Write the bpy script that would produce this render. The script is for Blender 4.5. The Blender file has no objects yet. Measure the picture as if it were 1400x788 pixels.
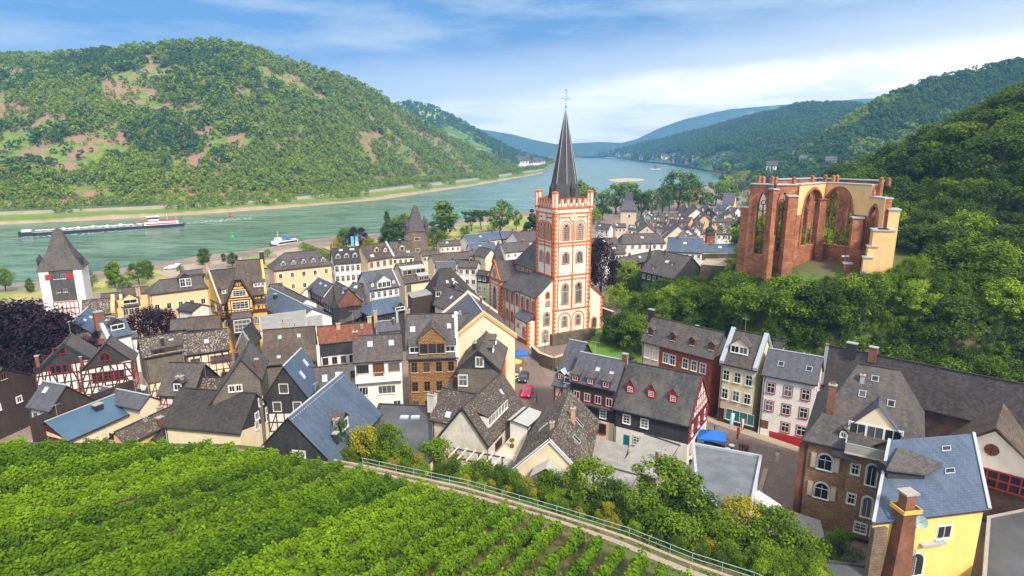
HAZE=True
import bpy, math, random
import numpy as np
from mathutils import Vector, Matrix
R = random.Random(11)
NR = np.random.default_rng(5)
rad = math.radians
SC = bpy.context.scene
COL = SC.collection
# ---------------------------------------------------------------- camera model (pixels of the 1400x788 photograph)
FPX, PITCH, CH = 835.0, rad(12.9), 45.0
CP, SP = math.cos(PITCH), math.sin(PITCH)
def ray(px, py):
    a, b = (px-700)/FPX, (394-py)/FPX
    return Vector((a, CP+b*SP, -SP+b*CP))
def G(px, py, z=0.0):
    d = ray(px, py); t = (z-CH)/d.z
    return Vector((d.x*t, d.y*t, z))
def GY(px, py, Y):
    d = ray(px, py); t = Y/d.y
    return Vector((d.x*t, Y, CH+d.z*t))
def PJ(p):
    x, y, z = p[0], p[1], p[2]-CH
    dep = y*CP-z*SP
    return (700+FPX*x/dep, 394-FPX*(y*SP+z*CP)/dep)
# ---------------------------------------------------------------- objects
def link(o):
    COL.objects.link(o); return o
def tag(o, label=None, cat=None, group=None, kind=None):
    if label: o['label'] = label
    if cat: o['category'] = cat
    if group: o['group'] = group
    if kind: o['kind'] = kind
    return o
def root(name, loc, rz=0.0, label=None, cat=None, group=None):
    o = bpy.data.objects.new(name, None); link(o)
    o.location = loc; o.rotation_euler = (0, 0, rz); o.empty_display_size = .5
    return tag(o, label, cat, group)
def put(name, me, parent=None, loc=(0,0,0), rz=0.0, sc=None):
    o = bpy.data.objects.new(name, me); link(o)
    o.parent = parent; o.location = loc; o.rotation_euler = (0, 0, rz)
    if sc is not None: o.scale = sc if hasattr(sc, '__len__') else (sc, sc, sc)
    return o
class MB:
    def __init__(s): s.v=[]; s.f=[]; s.m=[]; s.mats=[]
    def mi(s, m):
        if m not in s.mats: s.mats.append(m)
        return s.mats.index(m)
    def poly(s, pts, m):
        b=len(s.v); s.v += [tuple(p) for p in pts]; s.f.append(tuple(range(b, b+len(pts)))); s.m.append(s.mi(m))
    def box(s, c, d, m, rz=0.0, M=None):
        hx,hy,hz = d[0]/2,d[1]/2,d[2]/2
        cs,sn = math.cos(rz), math.sin(rz)
        P=[]
        for z in (-hz,hz):
            for x,y in ((-hx,-hy),(hx,-hy),(hx,hy),(-hx,hy)):
                p=Vector((c[0]+x*cs-y*sn, c[1]+x*sn+y*cs, c[2]+z))
                P.append(M@p if M is not None else p)
        for q in ((3,2,1,0),(4,5,6,7),(0,1,5,4),(1,2,6,5),(2,3,7,6),(3,0,4,7)): s.poly([P[i] for i in q], m)
    def hexa(s, P, m, skip=()):
        for i,q in enumerate(((3,2,1,0),(4,5,6,7),(0,1,5,4),(1,2,6,5),(2,3,7,6),(3,0,4,7))):
            if i not in skip: s.poly([P[j] for j in q], m)
    def bar(s, a, b, w, m, w2=None, up=Vector((0,0,1))):
        a,b=Vector(a),Vector(b); d=(b-a)
        if d.length<1e-5: return
        d.normalize()
        if abs(d.dot(up))>.98: up=Vector((0,1,0))
        x=d.cross(up).normalized()*w/2; y=x.cross(d).normalized()*(w2 or w)/2
        s.hexa([a-x-y,a+x-y,a+x+y,a-x+y,b-x-y,b+x-y,b+x+y,b-x+y], m)
    def ring(s, prof, m, n=8, c=(0,0), rot=0.0, cap=True):
        # prof: list of (r,z)
        L=[]
        for r,z in prof:
            L.append([(c[0]+r*math.cos(rot+2*math.pi*i/n), c[1]+r*math.sin(rot+2*math.pi*i/n), z) for i in range(n)])
        for a,b in zip(L,L[1:]):
            for i in range(n):
                j=(i+1)%n; s.poly([a[i],a[j],b[j],b[i]], m)
        if cap: s.poly(L[-1], m); s.poly(L[0][::-1], m)
    def tube(s, a, b, r, m, n=6, r2=None):
        a,b=Vector(a),Vector(b); d=(b-a).normalized(); up=Vector((0,0,1)) if abs(d.z)<.9 else Vector((1,0,0))
        x=d.cross(up).normalized(); y=x.cross(d); r2=r if r2 is None else r2
        A=[a+(x*math.cos(6.2832*i/n)+y*math.sin(6.2832*i/n))*r for i in range(n)]
        B=[b+(x*math.cos(6.2832*i/n)+y*math.sin(6.2832*i/n))*r2 for i in range(n)]
        for i in range(n):
            j=(i+1)%n; s.poly([A[j],A[i],B[i],B[j]], m)
        s.poly(B[::-1], m); s.poly(A, m)
    def mesh(s, name):
        me=bpy.data.meshes.new(name); me.from_pydata(s.v, [], s.f)
        for m in s.mats: me.materials.append(m)
        me.polygons.foreach_set('material_index', s.m)
        me.update()
        uv=me.uv_layers.new(name='UVMap'); out=[]
        for p in me.polygons:
            n=p.normal
            if abs(n.z)>.995: u=Vector((1,0,0)); w=Vector((0,1,0))
            else:
                u=Vector((-n.y,n.x,0)).normalized(); w=n.cross(u)
            for vi in p.vertices:
                c=me.vertices[vi].co; out += [c.dot(u), c.dot(w)]
        uv.data.foreach_set('uv', out)
        return me
    def build(s, name, parent=None, loc=(0,0,0), rz=0.0):
        return put(name, s.mesh(name), parent, loc, rz)
# ---------------------------------------------------------------- materials
def newmat(name):
    m=bpy.data.materials.new(name); m.use_nodes=True
    nt=m.node_tree; b=nt.nodes['Principled BSDF']
    return m, nt, b
def N(nt, t, **k):
    n=nt.nodes.new(t)
    for a,v in k.items():
        if a=='inp':
            for i,x in v.items(): n.inputs[i].default_value=x
        else: setattr(n,a,v)
    return n
def c4(c, f=1.0): return (min(1,c[0]*f),min(1,c[1]*f),min(1,c[2]*f),1)
def mix(nt, fac, a, b, bt='MIX'):
    n=nt.nodes.new('ShaderNodeMix'); n.data_type='RGBA'; n.blend_type=bt; L=nt.links
    for idx,v in ((0,fac),(6,a),(7,b)):
        if hasattr(v,'is_linked') or hasattr(v,'links'): L.new(v, n.inputs[idx])
        else: n.inputs[idx].default_value=v
    return n.outputs[2]
def ramp(nt, src, stops, interp='LINEAR'):
    r=nt.nodes.new('ShaderNodeValToRGB'); r.color_ramp.interpolation=interp
    e=r.color_ramp.elements
    while len(e)<len(stops): e.new(.5)
    for x,(p,c) in zip(e,stops):
        x.position=p; x.color=c if len(c)==4 else (c[0],c[1],c[2],1)
    nt.links.new(src, r.inputs[0]); return r.outputs[0]
def noise(nt, co, scale, detail=3, rough=.55, w=None):
    n=N(nt,'ShaderNodeTexNoise'); n.inputs['Scale'].default_value=scale; n.inputs['Detail'].default_value=detail; n.inputs['Roughness'].default_value=rough
    if co is not None: nt.links.new(co, n.inputs['Vector'])
    return n.outputs['Fac']
def bump(nt, b, h, s, d=.05):
    n=N(nt,'ShaderNodeBump'); n.inputs['Strength'].default_value=s; n.inputs['Distance'].default_value=d
    nt.links.new(h, n.inputs['Height']); nt.links.new(n.outputs[0], b.inputs['Normal'])
BK=(0,0,0,1); WH=(1,1,1,1)
def coords(nt):
    tc=N(nt,'ShaderNodeTexCoord'); oi=N(nt,'ShaderNodeObjectInfo')
    ad=N(nt,'ShaderNodeVectorMath',operation='ADD'); nt.links.new(tc.outputs['Object'],ad.inputs[0])
    ml=N(nt,'ShaderNodeVectorMath',operation='SCALE'); nt.links.new(oi.outputs['Location'],ml.inputs[0]); ml.inputs['Scale'].default_value=1.0
    nt.links.new(ml.outputs[0],ad.inputs[1])
    return tc, ad.outputs[0], oi
def plain(name, col, rough=.7, var=.12, scale=1.5, metal=0.0, stain=0.0, staincol=(.18,.15,.12)):
    m,nt,b=newmat(name); tc,co,oi=coords(nt)
    f=noise(nt,co,scale,4); c=ramp(nt,f,[(.3,c4(col,1-var)),(.7,c4(col,1+var))])
    if stain:
        mp=N(nt,'ShaderNodeMapping'); mp.inputs['Scale'].default_value=(1,1,.25); nt.links.new(co,mp.inputs[0])
        s=noise(nt,mp.outputs[0],.9,6,.65); s2=ramp(nt,s,[(.5,BK),(.75,c4((stain,)*3))])
        c=mix(nt,s2,c,c4(staincol))
    nt.links.new(c,b.inputs['Base Color']); b.inputs['Roughness'].default_value=rough; b.inputs['Metallic'].default_value=metal
    return m
def slate(name, col, col2, lichen=.0, var=.35, rough=.62, lcol=(.36,.33,.26), blot=.5):
    m,nt,b=newmat(name); tc,co,oi=coords(nt)
    br=N(nt,'ShaderNodeTexBrick'); nt.links.new(tc.outputs['UV'],br.inputs['Vector'])
    for k,v in (('Scale',1.0),('Mortar Size',.018),('Bias',0.0),('Brick Width',.42),('Row Height',.27)): br.inputs[k].default_value=v
    br.inputs['Color1'].default_value=c4(col,1-var); br.inputs['Color2'].default_value=c4(col,1+var); br.inputs['Mortar'].default_value=c4(col,.55)
    f=noise(nt,co,.28,6,.62); fm=ramp(nt,f,[(.42,BK),(.68,c4((blot,)*3))])
    c=mix(nt,fm,br.outputs['Color'],c4(col2))
    mp=N(nt,'ShaderNodeMapping'); mp.inputs['Scale'].default_value=(1.6,.18,1); nt.links.new(tc.outputs['UV'],mp.inputs[0])
    st=noise(nt,mp.outputs[0],1.0,4); sm=ramp(nt,st,[(.35,c4((.72,)*3)),(.65,c4((1.2,)*3,1))])
    c=mix(nt,.8,c,sm,'MULTIPLY')
    if lichen:
        vo=N(nt,'ShaderNodeTexVoronoi'); vo.inputs['Scale'].default_value=2.9; vo.inputs['Randomness'].default_value=1.0; nt.links.new(co,vo.inputs['Vector'])
        wn=noise(nt,co,5,4,.7); lf=N(nt,'ShaderNodeMath',operation='MULTIPLY_ADD'); nt.links.new(wn,lf.inputs[0]); lf.inputs[1].default_value=.5; nt.links.new(vo.outputs['Distance'],lf.inputs[2])
        big=noise(nt,co,.45,4,.7); th=N(nt,'ShaderNodeMath',operation='MULTIPLY_ADD'); nt.links.new(big,th.inputs[0]); th.inputs[1].default_value=-.75*lichen-.1; nt.links.new(lf.outputs[0],th.inputs[2])
        lm=ramp(nt,th.outputs[0],[(.06+.05*lichen,WH),(.16+.06*lichen,BK)])
        lm2=mix(nt,.3,lm,BK)
        c=mix(nt,lm2,c,c4(lcol))
    nt.links.new(c,b.inputs['Base Color']); b.inputs['Roughness'].default_value=rough+.12; b.inputs['Specular IOR Level'].default_value=.3
    bump(nt,b,br.outputs['Fac'],-.25,.03)
    return m
def brick(name, c1, c2, mort, bw=.5, rh=.2, ms=.02, rough=.85, stain=.3, bmp=.35):
    m,nt,b=newmat(name); tc,co,oi=coords(nt)
    br=N(nt,'ShaderNodeTexBrick'); nt.links.new(tc.outputs['UV'],br.inputs['Vector'])
    for k,v in (('Scale',1.0),('Mortar Size',ms),('Brick Width',bw),('Row Height',rh)): br.inputs[k].default_value=v
    br.inputs['Color1'].default_value=c4(c1); br.inputs['Color2'].default_value=c4(c2); br.inputs['Mortar'].default_value=c4(mort)
    f=noise(nt,co,.5,6,.65); fm=ramp(nt,f,[(.35,c4((1-stain,)*3)),(.65,c4((1+stain*.6,)*3))])
    c=mix(nt,1.0,br.outputs['Color'],fm,'MULTIPLY')
    f2=noise(nt,co,3,3); fm2=ramp(nt,f2,[(.3,c4((.75,)*3)),(.7,c4((1.15,)*3))])
    c=mix(nt,1.0,c,fm2,'MULTIPLY')
    nt.links.new(c,b.inputs['Base Color']); b.inputs['Roughness'].default_value=rough
    bump(nt,b,br.outputs['Fac'],-bmp,.03)
    return m
def leafmat(name, c1, c2, rough=.75, sub=.25):
    m,nt,b=newmat(name); oi=N(nt,'ShaderNodeObjectInfo'); g=N(nt,'ShaderNodeNewGeometry')
    at=N(nt,'ShaderNodeAttribute'); at.attribute_name='tone'; at.attribute_type='GEOMETRY'
    a=N(nt,'ShaderNodeMath',operation='MULTIPLY_ADD'); nt.links.new(oi.outputs['Random'],a.inputs[0]); a.inputs[1].default_value=.5
    nt.links.new(at.outputs['Fac'],a.inputs[2])
    r=N(nt,'ShaderNodeMath',operation='MULTIPLY'); nt.links.new(a.outputs[0],r.inputs[0]); r.inputs[1].default_value=.67
    c=ramp(nt,r.outputs[0],[(.05,c4(c1)),(.95,c4(c2))])
    nt.links.new(c,b.inputs['Base Color']); b.inputs['Roughness'].default_value=rough
    b.inputs['Specular IOR Level'].default_value=.25
    tr=N(nt,'ShaderNodeBsdfTranslucent'); nt.links.new(c,tr.inputs['Color'])
    ms=N(nt,'ShaderNodeMixShader'); ms.inputs[0].default_value=sub
    nt.links.new(b.outputs[0],ms.inputs[1]); nt.links.new(tr.outputs[0],ms.inputs[2])
    nt.links.new(ms.outputs[0],nt.nodes['Material Output'].inputs['Surface'])
    return m
def glass(name, c1=(.015,.018,.022), c2=(.12,.13,.13)):
    m,nt,b=newmat(name); oi=N(nt,'ShaderNodeObjectInfo')
    c=ramp(nt,oi.outputs['Random'],[(0,c4(c1)),(.55,c4(c1,1.8)),(.9,c4(c2))])
    nt.links.new(c,b.inputs['Base Color']); b.inputs['Roughness'].default_value=.2; b.inputs['Specular IOR Level'].default_value=.35
    return m
# roofs
M={}
M['s_grey']=slate('slate grey',(.095,.088,.088),(.15,.125,.10),0,.3)
M['s_dark']=slate('slate dark',(.052,.046,.046),(.075,.065,.06),0,.3)
M['s_brown']=slate('slate brown',(.108,.092,.088),(.08,.073,.075),.15,.3)
M['s_lich']=slate('slate lichen',(.088,.070,.064),(.12,.10,.08),.75,.35)
M['s_lich2']=slate('slate heavy lichen',(.082,.062,.055),(.14,.115,.085),1.0,.35)
M['s_moss']=slate('slate weathered brown',(.12,.09,.07),(.06,.045,.04),.25,.3,blot=.85)
M['s_blue']=slate('slate blue',(.078,.115,.185),(.12,.15,.20),0,.14,.5)
M['s_blue2']=slate('slate violet blue',(.105,.108,.135),(.10,.09,.095),.1,.2,.5)
M['s_streak']=slate('slate streaked',(.075,.073,.076),(.15,.14,.125),.1,.25,blot=.6)
M['tile_red']=slate('tile red brown',(.22,.075,.04),(.13,.06,.045),.1,.3)
M['seam']=plain('blue roof metal',(.055,.115,.185),.42,.08,.6)
M['zinc']=plain('zinc',(.38,.41,.46),.5,.08,2)
M['flat_dark']=plain('roof felt dark',(.075,.08,.09),.55,.3,.25,stain=.5,staincol=(.12,.11,.10))
M['flat_grey']=plain('roof felt grey',(.27,.26,.25),.7,.16,.6,stain=.4,staincol=(.15,.15,.16))
M['flat_blue']=plain('roof felt blue',(.13,.15,.17),.6,.3,.4,stain=.8,staincol=(.09,.075,.085))
M['glassroof']=plain('corrugated clear roof',(.38,.40,.40),.3,.08,2)
# walls
M['white']=plain('white render',(.78,.76,.72),.85,.05,.8,stain=.35,staincol=(.5,.46,.4))
M['dirty']=plain('stained white render',(.66,.62,.54),.9,.1,.8,stain=.8,staincol=(.36,.31,.25))
M['cream']=plain('cream render',(.78,.66,.47),.85,.06,.8,stain=.35,staincol=(.5,.4,.28))
M['tan']=plain('tan render',(.76,.50,.23),.85,.08,.8,stain=.45,staincol=(.42,.28,.17))
M['apricot']=plain('apricot render',(.80,.56,.32),.85,.05,.8,stain=.25,staincol=(.5,.36,.24))
M['beige']=plain('beige render',(.62,.50,.38),.85,.06,.8,stain=.3,staincol=(.4,.32,.25))
M['palecream']=plain('pale yellow render',(.72,.62,.38),.85,.05,.8,stain=.2,staincol=(.5,.42,.3))
M['yellow']=plain('yellow render',(.80,.58,.18),.8,.06,.7,stain=.6,staincol=(.62,.44,.12))
M['ochre']=plain('ochre render',(.74,.43,.08),.85,.08,.8,stain=.3,staincol=(.5,.3,.1))
M['pink']=plain('pink render',(.72,.52,.40),.85,.05,.8,stain=.2)
M['green']=plain('pale green render',(.50,.58,.33),.85,.05,.8)
M['redwall']=brick('red painted wall',(.42,.085,.032),(.48,.10,.04),(.30,.07,.035),.5,.2,.01,.85,.25,.1)
M['slatewall']=slate('slate wall dark',(.046,.045,.048),(.07,.067,.066),0,.25,.6)
M['brownwall']=slate('slate wall brown',(.066,.045,.038),(.08,.06,.052),0,.12,.6)
M['greywall']=brick('grey stone wall',(.19,.165,.13),(.26,.22,.17),(.14,.12,.10),.45,.25,.03)
M['ybrick']=brick('ochre brick',(.46,.23,.06),(.62,.34,.11),(.13,.07,.035),.5,.24,.05,stain=.3)
M['villabrick']=brick('brown villa brick',(.36,.19,.09),(.50,.28,.14),(.24,.16,.10),.45,.2,.03,stain=.35)
M['redbrick']=brick('red brick',(.34,.10,.04),(.26,.085,.045),(.2,.14,.1),.3,.11,.015,stain=.45)
M['darkbrick']=brick('dark brick',(.12,.07,.055),(.17,.09,.065),(.08,.06,.05),.5,.2,.02,stain=.5)
M['sand']=brick('red sandstone',(.46,.155,.07),(.62,.26,.12),(.27,.11,.06),.8,.38,.02,stain=.5)
M['rubble']=brick('rubble stone',(.17,.13,.09),(.26,.20,.14),(.10,.08,.06),.5,.25,.04,stain=.4)
M['towerstone']=brick('brown tower stone',(.23,.16,.11),(.32,.23,.16),(.17,.13,.09),.6,.3,.03,stain=.4)
M['orange']=plain('orange trim',(.60,.125,.020),.8,.2,1.5)
M['churchwhite']=plain('church plaster',(.80,.73,.61),.9,.07,.5,stain=.45,staincol=(.6,.48,.38))
M['red']=plain('red paint',(.42,.02,.025),.55,.1,2)
M['winered']=plain('wine red frames',(.26,.012,.018),.55,.1,2)
M['maroon']=plain('maroon wood',(.12,.018,.014),.6,.15,2)
M['timber']=plain('dark timber',(.075,.022,.016),.75,.25,3)
M['timberred']=plain('red timber',(.30,.025,.025),.7,.2,3)
M['frame']=plain('white frame',(.80,.80,.78),.5,.03,2)
M['stonetrim']=plain('stone trim',(.52,.42,.30),.8,.12,2)
M['dark']=plain('dark void',(.018,.016,.015),.8,.2,1)
M['glass']=glass('window glass')
M['glassteal']=glass('shop glass',(.03,.10,.10),(.06,.20,.19))
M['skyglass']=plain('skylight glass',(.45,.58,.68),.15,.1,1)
M['brown']=plain('brown wood',(.16,.06,.025),.65,.2,3)
M['chimney']=brick('chimney brick',(.38,.13,.06),(.30,.10,.05),(.25,.16,.12),.25,.1,.015,stain=.4)
M['chimtan']=plain('chimney render',(.50,.34,.20),.85,.15,2)
M['grey']=plain('grey concrete',(.34,.32,.30),.85,.12,1)
M['black']=plain('black metal',(.03,.03,.032),.5,.1,1)
M['rail']=plain('galvanised rail',(.30,.42,.40),.45,.1,3)
M['bluecloth']=plain('blue cloth',(.01,.13,.52),.7,.06,1)
M['teal']=plain('teal door',(.0,.16,.22),.5,.1,1)
# ---------------------------------------------------------------- grids and value noise
def vnoise(x, y, seed=0):
    xi=np.floor(x).astype(int); yi=np.floor(y).astype(int); xf=x-xi; yf=y-yi
    def h(a,b):
        n=(a*374761393+b*668265263+seed*974711)&0x7fffffff; n=((n^(n>>13))*1274126177)&0x7fffffff
        return ((n^(n>>16))&0xffff)/65535.0
    u=xf*xf*(3-2*xf); v=yf*yf*(3-2*yf)
    return (h(xi,yi)*(1-u)+h(xi+1,yi)*u)*(1-v)+(h(xi,yi+1)*(1-u)+h(xi+1,yi+1)*u)*v
def fbm(x,y,seed=0,o=4):
    s=0;a=.5
    for i in range(o): s=s+a*vnoise(x,y,seed+i*7); x=x*2.03+3.1; y=y*2.03+1.7; a*=.5
    return s
def gridmesh(name, X, Y, Z, mat, U=None, V=None, kind='structure', keep=None):
    nv,nu=X.shape
    co=np.stack([X,Y,Z],-1).reshape(-1,3)
    i=np.arange(nv-1)[:,None]*nu+np.arange(nu-1)[None,:]
    q=np.stack([i,i+1,i+nu+1,i+nu],-1).reshape(-1,4)
    if keep is not None:
        k=keep.reshape(-1); q=q[k[q].any(axis=1)]
    me=bpy.data.meshes.new(name); me.vertices.add(len(co)); me.vertices.foreach_set('co',co.ravel())
    me.loops.add(len(q)*4); me.loops.foreach_set('vertex_index',q.ravel().astype(np.int32))
    me.polygons.add(len(q)); me.polygons.foreach_set('loop_start',np.arange(0,len(q)*4,4,dtype=np.int32)); 
    me.update(calc_edges=True); me.validate()
    me.polygons.foreach_set('use_smooth',np.ones(len(me.polygons),bool))
    if U is not None:
        uv=me.uv_layers.new(name='UVMap'); w=np.stack([U,V],-1).reshape(-1,2)
        li=np.zeros(len(me.loops),np.int32); me.loops.foreach_get('vertex_index',li)
        uv.data.foreach_set('uv',w[li].ravel())
    me.materials.append(mat)
    o=put(name,me); 
    if kind: o['kind']=kind
    return o
def hill(cols, nu, nv, prof, amp, seed, back=.35, nsc=120.):
    """ruled slope between a foot line and a ridge line: cols=(px, foot y, foot z, ridge y, ridge distance)"""
    c=np.array(cols,float); t=np.linspace(0,1,len(c)); tu=np.linspace(0,1,nu)
    px,yf,zf,yr,Yr=[np.interp(tu,t,c[:,k]) for k in range(5)]
    Fp=np.array([G(px[i],yf[i],zf[i]) for i in range(nu)]); Rp=np.array([GY(px[i],yr[i],Yr[i]) for i in range(nu)])
    v=np.linspace(0,1+back,nv)[:,None]
    X=Fp[None,:,0]+(Rp-Fp)[None,:,0]*v; Y=Fp[None,:,1]+(Rp-Fp)[None,:,1]*v
    vv=np.clip(v,0,1); h=prof(vv)
    Z=Fp[None,:,2]+(Rp-Fp)[None,:,2]*h
    w=np.sin(np.clip(v,0,1)*np.pi)**.8
    n=fbm(X/nsc,Y/nsc,seed,5)-.5
    hh=np.abs((Rp-Fp)[None,:,2])/150.
    Z=Z+w*n*amp*np.minimum(1,hh+.2)-np.clip(v-1,0,9)*(Rp[None,:,2]*.9)
    return X,Y,Z,np.broadcast_to(tu[None,:],X.shape),np.broadcast_to(v,X.shape)
def hillmat(name, g1, g2, dirt, patch=.0, sc=.02, dirtamt=.6):
    m,nt,b=newmat(name); tc,co,oi=coords(nt)
    f=noise(nt,co,sc*4,5,.6); c=ramp(nt,f,[(.3,c4(g1)),(.7,c4(g2))])
    f2=noise(nt,co,sc,6,.65); fm=ramp(nt,f2,[(dirtamt-.04,BK),(dirtamt+.04,WH)])
    c=mix(nt,fm,c,c4(dirt))
    nt.links.new(c,b.inputs['Base Color']); b.inputs['Roughness'].default_value=.9
    return m
# ---------------------------------------------------------------- trees
def leafmesh(name, clumps, per, lsz, mat, trunk=None, squash=1.0, seed=0, tone_h=.35):
    """clumps: (cx,cy,cz,r,tone); leaf-sized quads scattered through each clump, mostly near its surface"""
    g=np.random.default_rng(seed)
    C=np.array([c[:5] for c in clumps]); n=len(C)*per
    idx=np.repeat(np.arange(len(C)),per)
    d=g.normal(size=(n,3)); d/=np.linalg.norm(d,axis=1)[:,None]
    r=(g.random(n)**.4); P=C[idx,:3]+d*(C[idx,3]*r)[:,None]*np.array([1,1,squash])
    nrm=d+g.normal(size=(n,3))*.55+np.array([0,0,.45]); nrm/=np.linalg.norm(nrm,axis=1)[:,None]
    a=np.cross(nrm,g.normal(size=(n,3))); a/=np.linalg.norm(a,axis=1)[:,None]+1e-9; b=np.cross(nrm,a)
    s=lsz*(.6+.8*g.random(n))[:,None]
    a=a*s; b=b*s*.75
    V=np.stack([P-a,P-b*.9,P+a,P+b],1).reshape(-1,3)
    me=bpy.data.meshes.new(name); me.vertices.add(n*4); me.vertices.foreach_set('co',V.ravel())
    me.loops.add(n*4); me.loops.foreach_set('vertex_index',np.arange(n*4,dtype=np.int32))
    me.polygons.add(n); me.polygons.foreach_set('loop_start',np.arange(0,n*4,4,dtype=np.int32))
    me.update(calc_edges=True)
    tn=np.clip(C[idx,4]+(g.random(n)-.5)*tone_h,0,1)
    at=me.attributes.new('tone','FLOAT','FACE'); at.data.foreach_set('value',tn.astype(np.float32))
    me.materials.append(mat); return me
def clumpset(kind, seed, n):
    g=random.Random(seed); out=[]
    for i in range(n):
        a=g.random()*6.283
        if kind=='round':   # unit tree: height 1, crown radius .42
            h=g.random(); rr=.36*math.sqrt(max(.05,1-(h*1.7-.75)**2))*math.sqrt(g.random()*.8+.2)
            z=.28+.62*h; r=.065+.085*g.random()
        elif kind=='broad':
            h=g.random()**.8; rr=.46*math.sqrt(max(.05,1-h**2.2))*math.sqrt(g.random()*.85+.15)
            z=.20+.68*h; r=.065+.09*g.random()
        elif kind=='tall':
            h=g.random(); rr=.20*math.sqrt(max(.04,1-(h*1.8-.8)**2))*math.sqrt(g.random()*.8+.2)
            z=.12+.80*h; r=.06+.05*g.random()
        elif kind=='cone':
            h=g.random()**1.3; rr=.26*(1-h)*math.sqrt(g.random()*.7+.3); z=.08+.86*h; r=.05+.05*(1-h)
        elif kind=='bush':
            h=g.random(); rr=.52*math.sqrt(max(.05,1-h**2))*math.sqrt(g.random()); z=.10+.76*h; r=.09+.10*g.random()
        elif kind=='pine':
            h=g.random(); rr=.40*math.sqrt(g.random()); z=.68+.22*h; r=.07+.05*g.random()
            if g.random()<.25: z=.45+.2*g.random(); rr=.25*g.random()
        out.append((rr*math.cos(a),rr*math.sin(a),z,r,g.random()))
    return out
bark=plain('bark',(.09,.065,.045),.9,.3,6)
def trunkmesh(name, kind, seed, clumps):
    g=random.Random(seed); mb=MB(); top=.62 if kind!='pine' else .8
    p=Vector((0,0,-.03)); r=.026
    pts=[p]
    for i in range(4):
        p=p+Vector((g.uniform(-.02,.02),g.uniform(-.02,.02),top/4)); pts.append(p)
    for i,(a,b) in enumerate(zip(pts,pts[1:])): mb.tube(a,b,r*(1-.18*i),bark,6,r*(1-.18*(i+1)))
    for c in g.sample(clumps,min(7,len(clumps))):
        a=pts[g.randint(1,3)]; e=Vector(c[:3]); m=(a+e)/2+Vector((0,0,-.03))
        mb.tube(a,m,r*.45,bark,5,r*.3); mb.tube(m,e,r*.3,bark,5,r*.12)
    return mb.mesh(name)
LEAF={
 'mid':leafmat('leaves mid green',(.035,.085,.004),(.18,.28,.010)),
 'dark':leafmat('leaves dark green',(.024,.058,.006),(.095,.165,.016)),
 'bright':leafmat('leaves bright green',(.085,.17,.005),(.30,.42,.02)),
 'yellow':leafmat('leaves yellow green',(.13,.15,.008),(.46,.40,.02)),
 'copper':leafmat('copper leaves',(.016,.008,.012),(.055,.022,.032)),
 'hill':leafmat('leaves hill',(.09,.17,.004),(.38,.48,.012)),
 'hilldk':leafmat('leaves dark hill',(.026,.082,.006),(.14,.24,.014)),
 'vine':leafmat('vine leaves',(.018,.07,.001),(.26,.44,.004),sub=.3),
}
TREES={}
def tree_meshes(kind, leaf, q, var):
    key=(kind,leaf,q,var)
    if key not in TREES:
        nc,per,ls={'n':(64,100,.0155),'m':(34,60,.025),'f':(16,26,.05)}[q]
        if kind=='bush' and q=='n': ls*=1.15
        cl=clumpset(kind,hash_(kind)+var*31,nc)
        TREES[key]=(leafmesh('crown_'+kind,cl,per,ls,LEAF[leaf],seed=var*17+3),trunkmesh('trunk',kind,var+5,cl))
    return TREES[key]
def hash_(s): return sum(ord(c)*(i+3) for i,c in enumerate(s))
def tree(p, h, kind='round', leaf='mid', q='n', var=None, label=None, cat='tree', group=None, name=None, wide=1.0):
    var=R.randint(0,3) if var is None else var
    c,t=tree_meshes(kind,leaf,q,var)
    r=root(name or {'bush':'shrub','cone':'conifer','pine':'pine_tree'}.get(kind,'tree'),p,R.random()*6.28,label,cat,group)
    s=(h*wide,h*wide,h)
    put('crown',c,r,sc=s); put('trunk',t,r,sc=s)
    return r
def treepx(px,ytop,ybase,zb,**k):
    p=G(px,ybase,zb); top=GY(px,ytop,p.y); return tree(p,max(1.0,top.z-zb),**k)
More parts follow.
